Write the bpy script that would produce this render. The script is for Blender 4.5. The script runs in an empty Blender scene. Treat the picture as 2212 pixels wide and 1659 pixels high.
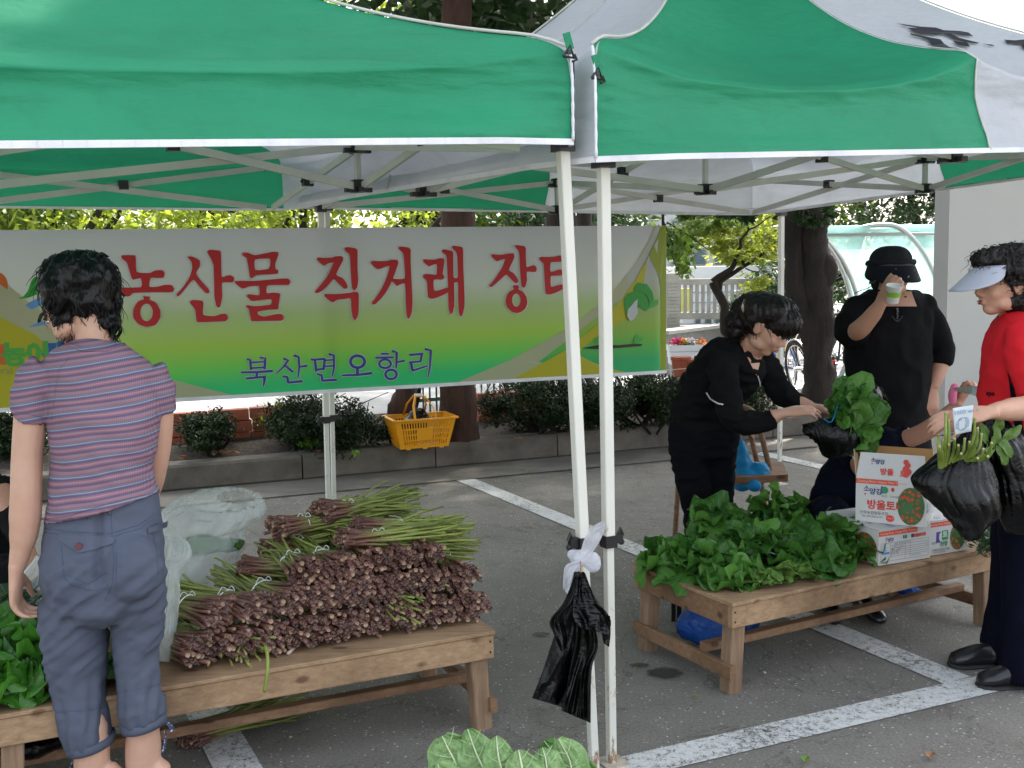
import bpy, bmesh, math, random
import numpy as np
from mathutils import Vector, Matrix, noise
random.seed(7); np.random.seed(7)
scene = bpy.context.scene
col = scene.collection
rad = math.radians

# ---------------------------------------------------------------- camera, sky, sun, exposure
CAM_H, PITCH, ROLL, FPX = 1.5, rad(6.2), rad(-1.07), 2335.0
fwd = Vector((0, math.cos(PITCH), -math.sin(PITCH)))
_up0 = Vector((0, math.sin(PITCH), math.cos(PITCH))); _r0 = Vector((1, 0, 0))
right = _r0*math.cos(ROLL) + _up0*math.sin(ROLL)
upv = -_r0*math.sin(ROLL) + _up0*math.cos(ROLL)
CAM = Vector((0, 0, CAM_H))
cd = bpy.data.cameras.new('camera'); cam = bpy.data.objects.new('camera', cd); col.objects.link(cam)
cd.sensor_width = 36; cd.lens = 36*FPX/2212; cd.clip_start = .05; cd.clip_end = 900
m = Matrix.Identity(4)
for i in range(3):
    m[i][0] = right[i]; m[i][1] = upv[i]; m[i][2] = -fwd[i]; m[i][3] = CAM[i]
cam.matrix_world = m
scene.camera = cam
scene.render.engine = 'CYCLES'
scene.cycles.max_bounces = 8; scene.cycles.transparent_max_bounces = 12
scene.cycles.use_denoising = True
vs = scene.view_settings
vs.view_transform = 'Standard'; vs.look = 'None'; vs.gamma = 1; vs.use_curve_mapping = False
vs.exposure = 2.1
SUN_EL, SUN_AZ = rad(55), rad(24)          # azimuth from +Y, clockwise
world = bpy.data.worlds.new('World'); scene.world = world; world.use_nodes = True
wn = world.node_tree.nodes; wl = world.node_tree.links
sky = wn.new('ShaderNodeTexSky'); sky.sky_type = 'NISHITA'; sky.sun_disc = False
sky.sun_elevation = SUN_EL; sky.sun_rotation = SUN_AZ; sky.air_density = 1.3; sky.dust_density = 4.0; sky.ozone_density = .6
bg = wn['Background']; bg.inputs['Strength'].default_value = .15
hs = wn.new('ShaderNodeHueSaturation'); hs.inputs['Saturation'].default_value = .42
wl.new(sky.outputs[0], hs.inputs['Color']); wl.new(hs.outputs[0], bg.inputs[0])
sd = bpy.data.lights.new('sun', 'SUN'); sd.energy = 3.2; sd.angle = rad(2.0); sd.color = (1, .95, .86)
sun = bpy.data.objects.new('sun', sd); col.objects.link(sun)
sdir = Vector((math.sin(SUN_AZ)*math.cos(SUN_EL), math.cos(SUN_AZ)*math.cos(SUN_EL), math.sin(SUN_EL)))
sun.rotation_euler = sdir.to_track_quat('Z', 'Y').to_euler(); sun.location = (0, 0, 30)

# ---------------------------------------------------------------- measuring (photo pixel at 2212x1659 -> world point)
def ray(x, y): return fwd + right*((x-1106)/FPX) + upv*((829.5-y)/FPX)
def P(x, y, Y):
    d = ray(x, y); return CAM + d*(Y/d.y)
def G(x, y, z=0.0):
    d = ray(x, y); return CAM + d*((z-CAM_H)/d.z)
def plane_hit(x, y, o, n):
    d = ray(x, y); return CAM + d*((o-CAM).dot(n)/d.dot(n))
ANG = rad(26.7)
eu = Vector((math.cos(ANG), math.sin(ANG), 0)); ev = Vector((-math.sin(ANG), math.cos(ANG), 0)); ez = Vector((0, 0, 1))

# ---------------------------------------------------------------- materials
def new_mat(name):
    mt = bpy.data.materials.new(name); mt.use_nodes = True
    nt = mt.node_tree; b = nt.nodes['Principled BSDF']; return mt, nt, b
def c4(c): return (c[0], c[1], c[2], 1)
def N(nt, t, **kw):
    n = nt.nodes.new(t)
    for k, v in kw.items(): setattr(n, k, v)
    return n
def noise_node(nt, scale, detail=4, rough=.55, coord='Object', vec_scale=None, dist=0):
    tc = N(nt, 'ShaderNodeTexCoord'); mp = N(nt, 'ShaderNodeMapping')
    if vec_scale: mp.inputs['Scale'].default_value = vec_scale
    nt.links.new(tc.outputs[coord], mp.inputs[0])
    n = N(nt, 'ShaderNodeTexNoise'); n.inputs['Scale'].default_value = scale
    n.inputs['Detail'].default_value = detail; n.inputs['Roughness'].default_value = rough; n.inputs['Distortion'].default_value = dist
    nt.links.new(mp.outputs[0], n.inputs['Vector']); return n
def ramp(nt, fac, stops, interp='LINEAR'):
    r = N(nt, 'ShaderNodeValToRGB'); r.color_ramp.interpolation = interp
    e = r.color_ramp.elements
    while len(e) < len(stops): e.new(.5)
    for i, (p, c) in enumerate(stops): e[i].position = p; e[i].color = c4(c)
    nt.links.new(fac, r.inputs[0]); return r
def bump(nt, b, h, strength=.3, dist=.01):
    bp = N(nt, 'ShaderNodeBump'); bp.inputs['Strength'].default_value = strength; bp.inputs['Distance'].default_value = dist
    nt.links.new(h, bp.inputs['Height']); nt.links.new(bp.outputs[0], b.inputs['Normal']); return bp
def mixc(nt, fac, a, bb, mode='MIX'):
    mx = N(nt, 'ShaderNodeMix', data_type='RGBA', blend_type=mode)
    if hasattr(fac, 'is_output'): nt.links.new(fac, mx.inputs[0])
    else: mx.inputs[0].default_value = fac
    for i, v in ((6, a), (7, bb)):
        if hasattr(v, 'is_output'): nt.links.new(v, mx.inputs[i])
        else: mx.inputs[i].default_value = c4(v)
    return mx.outputs[2]
def simple(name, c, rough=.6, metal=0, spec=.5, var=.12, scale=8, bmp=0, bscale=60, bdist=.004, coord='Object', sheen=0):
    """base colour with soft tone variation and optional fine relief"""
    mt, nt, b = new_mat(name)
    n = noise_node(nt, scale, 5, coord=coord)
    r = ramp(nt, n.outputs['Fac'], [(.3, [x*(1-var) for x in c]), (.7, [min(1, x*(1+var)) for x in c])])
    nt.links.new(r.outputs[0], b.inputs['Base Color'])
    b.inputs['Roughness'].default_value = rough; b.inputs['Metallic'].default_value = metal
    b.inputs['Specular IOR Level'].default_value = spec
    if sheen: b.inputs['Sheen Weight'].default_value = sheen
    if bmp:
        n2 = noise_node(nt, bscale, 4, coord=coord); bump(nt, b, n2.outputs['Fac'], bmp, bdist)
    return mt
def add_translucent(mt, c, w):
    """mix a translucent lobe in: thin cloth, leaves, film"""
    nt = mt.node_tree; b = nt.nodes['Principled BSDF']; out = nt.nodes['Material Output']
    t = N(nt, 'ShaderNodeBsdfTranslucent'); mx = N(nt, 'ShaderNodeMixShader'); mx.inputs[0].default_value = w
    if hasattr(c, 'is_output'): nt.links.new(c, t.inputs[0])
    else: t.inputs[0].default_value = c4(c)
    nt.links.new(b.outputs[0], mx.inputs[1]); nt.links.new(t.outputs[0], mx.inputs[2]); nt.links.new(mx.outputs[0], out.inputs[0])
    return mt
def leaf_mat(name, ca, cb, trans=.4, rough=.5, attr=False, spec=.5):
    """leaf colour varies from leaf to leaf (face-group noise) ; light comes through"""
    mt, nt, b = new_mat(name)
    n = noise_node(nt, 5.0, 3); n2 = noise_node(nt, 70, 2)
    ad = N(nt, 'ShaderNodeMath', operation='ADD'); ad.inputs[1].default_value = 0
    ml = N(nt, 'ShaderNodeMath', operation='MULTIPLY_ADD'); ml.inputs[1].default_value = .5
    nt.links.new(n2.outputs['Fac'], ml.inputs[0]); 
    hf = N(nt, 'ShaderNodeMath', operation='MULTIPLY'); hf.inputs[1].default_value = .5
    nt.links.new(n.outputs['Fac'], hf.inputs[0]); nt.links.new(hf.outputs[0], ml.inputs[2])
    r = ramp(nt, ml.outputs[0], [(.36, ca), (.64, cb)])
    nt.links.new(r.outputs[0], b.inputs['Base Color']); b.inputs['Roughness'].default_value = rough
    b.inputs['Specular IOR Level'].default_value = spec
    g = N(nt, 'ShaderNodeHueSaturation'); g.inputs['Value'].default_value = 1.5; g.inputs['Hue'].default_value = .485
    nt.links.new(r.outputs[0], g.inputs['Color'])
    add_translucent(mt, g.outputs[0], trans); return mt
def wood_mat(name, ca, cb, axis_scale=(2, 30, 30)):
    mt, nt, b = new_mat(name)
    n = noise_node(nt, 2.2, 8, .65, vec_scale=axis_scale, dist=.6)
    r = ramp(nt, n.outputs['Fac'], [(.25, ca), (.5, [(x+y)/2 for x, y in zip(ca, cb)]), (.75, cb)])
    k = noise_node(nt, 3.2, 3, vec_scale=(1, 1, 1)); rk = ramp(nt, k.outputs['Fac'], [(.34, (.42, .37, .34)), (.54, (1, 1, 1))])
    cl = mixc(nt, .75, r.outputs[0], rk.outputs[0], 'MULTIPLY')
    # knots
    v = N(nt, 'ShaderNodeTexVoronoi'); v.inputs['Scale'].default_value = 1.0
    tc = N(nt, 'ShaderNodeTexCoord'); mp = N(nt, 'ShaderNodeMapping'); mp.inputs['Scale'].default_value = (5, 11, 11)
    nt.links.new(tc.outputs['Object'], mp.inputs[0]); nt.links.new(mp.outputs[0], v.inputs['Vector'])
    kn = ramp(nt, v.outputs['Distance'], [(.09, (.28, .2, .15)), (.17, (1, 1, 1))])
    cl = mixc(nt, .8, cl, kn.outputs[0], 'MULTIPLY')
    nt.links.new(cl, b.inputs['Base Color']); b.inputs['Roughness'].default_value = .75
    bump(nt, b, n.outputs['Fac'], .35, .004); return mt

M = {}
def cloth_canopy(name, c, tr):
    mt, nt, b = new_mat(name)
    n = noise_node(nt, 2.5, 5); st = noise_node(nt, 9, 6, .7)
    r = ramp(nt, n.outputs['Fac'], [(.3, [x*.92 for x in c]), (.7, [min(1, x*1.06) for x in c])])
    s = ramp(nt, st.outputs['Fac'], [(.30, (.74, .71, .66)), (.46, (1, 1, 1))])
    cc = mixc(nt, .28, r.outputs[0], s.outputs[0], 'MULTIPLY')
    nt.links.new(cc, b.inputs['Base Color']); b.inputs['Roughness'].default_value = .58; b.inputs['Specular IOR Level'].default_value = .34
    w = noise_node(nt, 14, 6, .6, vec_scale=(1, 1, 3.2)); f = noise_node(nt, 420, 2)
    ad = N(nt, 'ShaderNodeMath', operation='MULTIPLY_ADD'); ad.inputs[1].default_value = .06
    nt.links.new(f.outputs['Fac'], ad.inputs[0]); nt.links.new(w.outputs['Fac'], ad.inputs[2])
    bump(nt, b, ad.outputs[0], .5, .012)
    add_translucent(mt, cc, tr); return mt
M['green_canvas'] = cloth_canopy('green_canvas', (.028, .32, .165), .34)
M['white_canvas'] = cloth_canopy('white_canvas', (.68, .70, .75), .42)
M['white_trim'] = simple('white_trim', (.74, .74, .78), .7, bmp=.3, bscale=300)
M['black_plastic'] = simple('black_plastic', (.012, .012, .014), .38)
def pole_mat():
    mt, nt, b = new_mat('pole_paint')
    rust = noise_node(nt, 34, 7, .7, vec_scale=(1, 1, .35)); g = noise_node(nt, 3, 3)
    geo = N(nt, 'ShaderNodeNewGeometry'); sx = N(nt, 'ShaderNodeSeparateXYZ'); nt.links.new(geo.outputs['Position'], sx.inputs[0])
    mr = N(nt, 'ShaderNodeMapRange'); mr.inputs['From Min'].default_value = 0; mr.inputs['From Max'].default_value = 1.1
    mr.inputs['To Min'].default_value = .10; mr.inputs['To Max'].default_value = -.06
    nt.links.new(sx.outputs[2], mr.inputs[0])
    ad = N(nt, 'ShaderNodeMath', operation='ADD'); nt.links.new(rust.outputs['Fac'], ad.inputs[0]); nt.links.new(mr.outputs[0], ad.inputs[1])
    base = ramp(nt, g.outputs['Fac'], [(.3, (.60, .59, .53)), (.7, (.68, .67, .60))])
    fr = ramp(nt, ad.outputs[0], [(.62, (0, 0, 0)), (.70, (1, 1, 1))])
    cc = mixc(nt, fr.outputs[0], base.outputs[0], (.24, .13, .06))
    nt.links.new(cc, b.inputs['Base Color']); b.inputs['Roughness'].default_value = .45; bump(nt, b, ad.outputs[0], .12, .003); return mt
M['pole'] = pole_mat()
M['strut'] = simple('strut_paint', (.50, .52, .47), .5, var=.08)
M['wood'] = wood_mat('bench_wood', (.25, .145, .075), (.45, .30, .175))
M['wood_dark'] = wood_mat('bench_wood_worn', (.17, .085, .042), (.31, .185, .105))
M['wood_leg'] = wood_mat('bench_leg_wood', (.17, .10, .055), (.35, .235, .15), (30, 30, 2))
M['skin'] = None
def skin_mat(name, c):
    mt, nt, b = new_mat(name)
    n = noise_node(nt, 22, 4); r = ramp(nt, n.outputs['Fac'], [(.3, [c[0]*.95, c[1]*.88, c[2]*.86]), (.7, c)])
    nt.links.new(r.outputs[0], b.inputs['Base Color']); b.inputs['Roughness'].default_value = .5
    b.inputs['Subsurface Weight'].default_value = .12; b.inputs['Subsurface Radius'].default_value = (.012, .004, .002); b.inputs['Subsurface Scale'].default_value = 1
    f = noise_node(nt, 300, 3); bump(nt, b, f.outputs['Fac'], .12, .002); return mt
M['skin_light'] = skin_mat('skin_light', (.56, .34, .245))
M['skin_tan'] = skin_mat('skin_tan', (.42, .225, .15))
M['skin_mid'] = skin_mat('skin_mid', (.52, .30, .21))
M['lips'] = simple('lips', (.36, .10, .09), .4)
def hair_mat(name, c):
    mt, nt, b = new_mat(name)
    b.inputs['Base Color'].default_value = c4(c); b.inputs['Roughness'].default_value = .36; b.inputs['Specular IOR Level'].default_value = .30
    n = noise_node(nt, 90, 3, vec_scale=(1, 1, .25)); bump(nt, b, n.outputs['Fac'], .6, .006); return mt
M['hair_black'] = hair_mat('hair_black', (.0028, .0026, .0032))
M['hair_brown'] = hair_mat('hair_brown', (.008, .0052, .005))
def fabric(name, c, var=.12, rough=.9, weave=380, folds=.0, spec=.2):
    mt, nt, b = new_mat(name)
    n = noise_node(nt, 6, 5); r = ramp(nt, n.outputs['Fac'], [(.3, [x*(1-var) for x in c]), (.7, [x*(1+var) for x in c])])
    nt.links.new(r.outputs[0], b.inputs['Base Color']); b.inputs['Roughness'].default_value = rough; b.inputs['Specular IOR Level'].default_value = spec
    w = noise_node(nt, weave, 2); f = noise_node(nt, 16, 4, .5)
    ad = N(nt, 'ShaderNodeMath', operation='MULTIPLY_ADD'); ad.inputs[1].default_value = .12
    nt.links.new(w.outputs['Fac'], ad.inputs[0]); nt.links.new(f.outputs['Fac'], ad.inputs[2])
    bump(nt, b, ad.outputs[0], .35, .012); return mt
M['capri'] = fabric('slate_blue_cotton', (.088, .100, .140), .1)
M['black_knit'] = fabric('black_knit', (.0048, .0048, .0056), .2, .9, spec=.14)
M['navy_cloth'] = fabric('navy_cloth', (.0045, .0055, .013), .2, spec=.06)
M['jeans_black'] = fabric('dark_denim', (.0045, .005, .0075), .2, spec=.08)
M['red_knit'] = fabric('red_knit', (.55, .012, .02), .08)
M['white_band'] = fabric('white_band', (.7, .7, .72), .05)
M['blue_jacket'] = fabric('blue_jacket', (.01, .20, .42), .15, .6)
def film(name, c, rough=.22, alpha=1.0, crease=.9, scale=14, tr=None, trc=(1, 1, 1)):
    mt, nt, b = new_mat(name)
    b.inputs['Base Color'].default_value = c4(c); b.inputs['Roughness'].default_value = rough; b.inputs['Specular IOR Level'].default_value = .55
    n = noise_node(nt, scale, 7, .6, dist=1.2); bump(nt, b, n.outputs['Fac'], crease, .03)
    if tr: add_translucent(mt, trc, tr)
    if alpha < 1:
        mx = N(nt, 'ShaderNodeMixShader'); tp = N(nt, 'ShaderNodeBsdfTransparent')
        out = nt.nodes['Material Output']; src = out.inputs[0].links[0].from_socket
        n2 = noise_node(nt, 5, 6); r2 = ramp(nt, n2.outputs['Fac'], [(.35, (alpha-.14,)*3), (.65, (min(1, alpha+.14),)*3)])
        nt.links.new(r2.outputs[0], mx.inputs[0]); nt.links.new(tp.outputs[0], mx.inputs[1]); nt.links.new(src, mx.inputs[2]); nt.links.new(mx.outputs[0], out.inputs[0])
    return mt
M['black_film'] = film('black_plastic_film', (.0015, .0015, .002), .14, crease=.25, scale=40)
M['black_plastic_film' if 0 else 'black_film'].node_tree.nodes['Principled BSDF'].inputs['Specular IOR Level'].default_value = .32
M['clear_film'] = film('clear_plastic_film', (.78, .82, .82), .12, .40, .4, 30, .3, (.75, .85, .82))
M['white_film'] = film('white_plastic_film', (.75, .75, .82), .25, .85, .8, 18, .4, (.9, .9, .95))
M['blue_film'] = film('blue_plastic_film', (.006, .09, .42), .22, 1, .5, 26, .25, (.02, .2, .8))

# ---------------------------------------------------------------- mesh building
def tag(o, label=None, cat=None, group=None, kind=None):
    if label: o['label'] = label
    if cat: o['category'] = cat
    if group: o['group'] = group
    if kind: o['kind'] = kind
    return o
ORG = {}
def thing(name, label, cat, loc=(0, 0, 0), group=None):
    o = bpy.data.objects.new(name, None); col.objects.link(o); o.location = loc; o.empty_display_size = .1
    ORG[o.name] = Vector(loc); return tag(o, label, cat, group)
def link_mesh(me, name, parent=None, mats=None, smooth=True, origin=None):
    if mats and not me.materials:
        for mt in (mats if isinstance(mats, (list, tuple)) else [mats]): me.materials.append(M[mt] if isinstance(mt, str) else mt)
    o = bpy.data.objects.new(name, me); col.objects.link(o)
    if smooth and len(me.polygons): me.polygons.foreach_set('use_smooth', [True]*len(me.polygons))
    if parent is not None:
        og = ORG[parent.name]; me.transform(Matrix.Translation(-og)); o.parent = parent; ORG[o.name] = og
    elif origin is not None:
        og = Vector(origin); me.transform(Matrix.Translation(-og)); o.location = og; ORG[o.name] = og
    else: ORG[o.name] = Vector((0, 0, 0))
    return o
def inst(name, me, parent, mat_world):
    """another piece sharing a mesh, placed by a world matrix under a thing"""
    o = bpy.data.objects.new(name, me); col.objects.link(o)
    if parent is not None:
        o.parent = parent; og = ORG[parent.name]; ORG[o.name] = og
        o.matrix_local = Matrix.Translation(-og) @ mat_world
    else: o.matrix_world = mat_world
    return o
class MB:
    def __init__(s): s.v = []; s.f = []; s.mi = []; s.cm = 0; s.uv = None
    def add(s, vs, fs):
        k = len(s.v); s.v += [tuple(p) for p in vs]; s.f += [tuple(i+k for i in f) for f in fs]; s.mi += [s.cm]*len(fs); return s
    def box(s, c, sz, ax=None, taper=1.0):
        c = Vector(c); a = ax or (Vector((1, 0, 0)), Vector((0, 1, 0)), Vector((0, 0, 1))); vs = []
        for k in (-1, 1):
            t = taper if k > 0 else 1
            for j in (-1, 1):
                for i in (-1, 1): vs.append(c + a[0]*(i*sz[0]/2*t) + a[1]*(j*sz[1]/2*t) + a[2]*(k*sz[2]/2))
        return s.add(vs, [(0, 2, 3, 1), (4, 5, 7, 6), (0, 1, 5, 4), (2, 6, 7, 3), (0, 4, 6, 2), (1, 3, 7, 5)])
    def bar(s, p, q, w, h, up=None, bev=0.0):
        """square bar from p to q, width w across, height h along up; bevelled section if bev"""
        p = Vector(p); q = Vector(q); d = (q-p).normalized(); up = Vector(up or (0, 0, 1))
        sd_ = d.cross(up)
        if sd_.length < 1e-4: sd_ = d.cross(Vector((1, 0, 0)))
        sd_.normalize(); u2 = sd_.cross(d)
        b = bev or min(w, h)*.08
        sec = [(-w/2+b, -h/2), (w/2-b, -h/2), (w/2, -h/2+b), (w/2, h/2-b), (w/2-b, h/2), (-w/2+b, h/2), (-w/2, h/2-b), (-w/2, -h/2+b)]
        vs = [p+sd_*a+u2*c for a, c in sec] + [q+sd_*a+u2*c for a, c in sec]
        fs = [(i, (i+1) % 8, 8+(i+1) % 8, 8+i) for i in range(8)] + [tuple(range(7, -1, -1)), tuple(range(8, 16))]
        return s.add(vs, fs)
    def tube(s, pts, r, n=8, cap=True, flat=1.0):
        pts = [Vector(p) for p in pts]; m_ = len(pts)
        rs = r if isinstance(r, (list, tuple)) else [r]*m_
        vs = []; prev = None
        for i, p in enumerate(pts):
            t = (pts[min(i+1, m_-1)] - pts[max(i-1, 0)])
            t = t.normalized() if t.length > 1e-9 else Vector((0, 0, 1))
            if prev is None:
                a = t.cross(Vector((0, 0, 1)))
                if a.length < .05: a = t.cross(Vector((1, 0, 0)))
            else: a = prev - t*prev.dot(t)
            a.normalize(); prev = a; b = t.cross(a)
            for k in range(n):
                th = 2*math.pi*k/n; vs.append(p + a*(math.cos(th)*rs[i]) + b*(math.sin(th)*rs[i]*flat))
        fs = [(i*n+k, i*n+(k+1) % n, (i+1)*n+(k+1) % n, (i+1)*n+k) for i in range(m_-1) for k in range(n)]
        if cap: fs += [tuple(range(n-1, -1, -1)), tuple(range((m_-1)*n, m_*n))]
        return s.add(vs, fs)
    def ell(s, c, r, ax=None, nu=16, nv=10):
        c = Vector(c); a = ax or (Vector((1, 0, 0)), Vector((0, 1, 0)), Vector((0, 0, 1)))
        if not isinstance(r, (list, tuple)): r = (r, r, r)
        vs = [c - a[2]*r[2]]
        for j in range(1, nv):
            ph = -math.pi/2 + math.pi*j/nv
            for i in range(nu):
                th = 2*math.pi*i/nu
                vs.append(c + a[0]*(r[0]*math.cos(ph)*math.cos(th)) + a[1]*(r[1]*math.cos(ph)*math.sin(th)) + a[2]*(r[2]*math.sin(ph)))
        vs.append(c + a[2]*r[2]); L = len(vs)-1
        fs = [(0, 1+(i+1) % nu, 1+i) for i in range(nu)]
        for j in range(nv-2):
            for i in range(nu): fs.append((1+j*nu+i, 1+j*nu+(i+1) % nu, 1+(j+1)*nu+(i+1) % nu, 1+(j+1)*nu+i))
        fs += [(L, 1+(nv-2)*nu+i, 1+(nv-2)*nu+(i+1) % nu) for i in range(nu)]
        return s.add(vs, fs)
    def loft(s, rings, n=24, cap=True, ex=1.0):
        """rings: (centre, half-axis a, half-axis b)"""
        vs = []
        for c, a, b in rings:
            c = Vector(c)
            for k in range(n):
                th = 2*math.pi*k/n; ct, st = math.cos(th), math.sin(th)
                ct = math.copysign(abs(ct)**ex, ct); st = math.copysign(abs(st)**ex, st)
                vs.append(c + a*ct + b*st)
        m_ = len(rings)
        fs = [(i*n+k, i*n+(k+1) % n, (i+1)*n+(k+1) % n, (i+1)*n+k) for i in range(m_-1) for k in range(n)]
        if cap: fs += [tuple(range(n-1, -1, -1)), tuple(range((m_-1)*n, m_*n))]
        return s.add(vs, fs)
    def grid(s, fn, nu, nv, wrap=False):
        vs = [fn(i/(nu-1 if not wrap else nu), j/(nv-1)) for j in range(nv) for i in range(nu)]
        w = nu if wrap else nu-1
        fs = [(j*nu+i, j*nu+(i+1) % nu, (j+1)*nu+(i+1) % nu, (j+1)*nu+i) for j in range(nv-1) for i in range(w)]
        return s.add(vs, fs)
    def prism(s, pts, d):
        """closed polygon pushed by vector d"""
        pts = [Vector(p) for p in pts]; d = Vector(d); n = len(pts)
        return s.add(pts + [p+d for p in pts], [tuple(range(n-1, -1, -1)), tuple(range(n, 2*n))] + [(i, (i+1) % n, n+(i+1) % n, n+i) for i in range(n)])
    def lathe(s, prof, c, n=24, ax=None):
        c = Vector(c); a = ax or (Vector((1, 0, 0)), Vector((0, 1, 0)), Vector((0, 0, 1)))
        return s.loft([(c + a[2]*z, a[0]*r, a[1]*r) for r, z in prof], n)
    def mesh(s, name='m'):
        me = bpy.data.meshes.new(name); me.from_pydata(s.v, [], s.f); 
        if any(s.mi): me.polygons.foreach_set('material_index', s.mi)
        me.update(); return me
    def build(s, name, mat, parent=None, smooth=False, origin=None, auto=None):
        me = s.mesh(name); o = link_mesh(me, name, parent, mat, smooth, origin)
        if auto: me.set_sharp_from_angle(angle=rad(auto))
        return o
_work = bpy.data.scenes.new('workbench')
def _eval(o):
    _work.collection.objects.link(o); vl = _work.view_layers[0]; vl.update(); dg = vl.depsgraph
    r = bpy.data.meshes.new_from_object(o.evaluated_get(dg)); bpy.data.objects.remove(o); return r
def eval_mesh(me, mods):
    o = bpy.data.objects.new('tmp', me)
    for t, kw in mods:
        md = o.modifiers.new('x', t)
        for k, v in kw.items(): setattr(md, k, v)
    return _eval(o)
def remesh(mb, voxel=.006, it=4, fac=.5):
    return eval_mesh(mb.mesh(), [('REMESH', dict(mode='VOXEL', voxel_size=voxel, adaptivity=0)), ('SMOOTH', dict(factor=fac, iterations=it))])
_perm = np.random.default_rng(3).permutation(256); _perm = np.concatenate([_perm, _perm, _perm])
_grad = np.random.default_rng(4).normal(size=(256, 3)); _grad /= np.linalg.norm(_grad, axis=1)[:, None]
def pn(X):
    """gradient noise of an (n,3) array, about -1..1"""
    X = np.asarray(X); i0 = np.floor(X).astype(int); f = X-i0; u = f*f*f*(f*(f*6-15)+10); i0 &= 255; r = np.zeros(len(X))
    for dx in (0, 1):
        for dy in (0, 1):
            for dz in (0, 1):
                h = _perm[_perm[_perm[(i0[:, 0]+dx) & 255]+((i0[:, 1]+dy) & 255)]+((i0[:, 2]+dz) & 255)]
                g = (_grad[h]*(f-np.array([dx, dy, dz]))).sum(1)
                r += g*(u[:, 0] if dx else 1-u[:, 0])*(u[:, 1] if dy else 1-u[:, 1])*(u[:, 2] if dz else 1-u[:, 2])
    return r*1.7
def sst(a, b, x):
    t = np.clip((x-a)/(b-a), 0, 1); return t*t*(3-2*t)
def crumple(C, f0=14, seed=0, n=7, stretch=(1, 1, 1)):
    """sharp creases of thin film: folded sine sheets at several scales, warped"""
    rg = np.random.default_rng(int(seed)+50); W = C*np.array(stretch); W = W + .03*np.stack([pn(W*9+k*7.7+seed) for k in range(3)], 1); out = np.zeros(len(C)); tot = 0
    for k in range(n):
        d = rg.normal(size=3); d /= np.linalg.norm(d); f = f0*(1.45**k)*rg.uniform(.85, 1.15); a = 1/(1.25**k)
        m = .5+.5*pn(W*4+k*3.1); out += a*m*(1-2*np.abs(np.sin(W@d*f+rg.uniform(0, 6)+2*pn(W*5+k)))); tot += a
    return out/tot
def displace(me, fn):
    """push vertices along normals by fn(coords, normals), both (n,3) arrays"""
    n = len(me.vertices); co = np.empty(n*3); me.vertices.foreach_get('co', co); co = co.reshape(-1, 3)
    no = np.empty(n*3); me.vertex_normals.foreach_get('vector', no); no = no.reshape(-1, 3)
    co = co + no*fn(co, no)[:, None]; me.vertices.foreach_set('co', co.ravel()); me.update(); return me
def fbm(p, s, o=3):
    return noise.fractal(p*s, .6, 2.0, o)
def smoothstep(a, b, x):
    t = max(0, min(1, (x-a)/(b-a))); return t*t*(3-2*t)
def jit(a): return random.uniform(-a, a)
def catmull(pts, n=8):
    pts = [Vector(p) for p in pts]; q = [pts[0]*2-pts[1]] + pts + [pts[-1]*2-pts[-2]]; out = []
    for i in range(1, len(q)-2):
        for k in range(n):
            t = k/n; p0, p1, p2, p3 = q[i-1:i+3]
            out.append(.5*((2*p1) + (p2-p0)*t + (2*p0-5*p1+4*p2-p3)*t*t + (3*p1-p0-3*p2+p3)*t**3))
    out.append(pts[-1]); return out
def poly_fill(loops, name, mat, parent, mapper, bev=None):
    """filled flat figure (outlines with holes), points mapped onto the carrying surface"""
    cu = bpy.data.curves.new('c', 'CURVE'); cu.dimensions = '2D'; cu.fill_mode = 'BOTH'
    for lp in loops:
        sp = cu.splines.new('POLY'); sp.points.add(len(lp)-1); sp.use_cyclic_u = True
        for i, (x, y) in enumerate(lp): sp.points[i].co = (x, y, 0, 1)
    me = _eval(bpy.data.objects.new('tmp', cu))
    for v in me.vertices: v.co = mapper(v.co.x, v.co.y)
    me.materials.clear()
    return link_mesh(me, name, parent, mat, False)
def text_mesh(s, size=1.0, align='LEFT', bold=0.0, space=1.0):
    cu = bpy.data.curves.new('t', 'FONT'); cu.body = s; cu.size = size; cu.align_x = align; cu.align_y = 'CENTER'; cu.offset = bold; cu.space_character = space
    cu.resolution_u = 2
    me = _eval(bpy.data.objects.new('tmp', cu)); me.materials.clear(); return me
def put_text(s, name, mat, parent, o, ax, ay, size, align='CENTER', bold=0.0, space=1.0, off=.0008):
    """flat lettering on a surface: o origin, ax right, ay up"""
    me = text_mesh(s, size, align, bold, space); ax = Vector(ax).normalized(); ay = Vector(ay).normalized(); n = ax.cross(ay)
    for v in me.vertices: v.co = Vector(o) + ax*v.co.x + ay*v.co.y + n*off
    return link_mesh(me, name, parent, mat, False)
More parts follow.
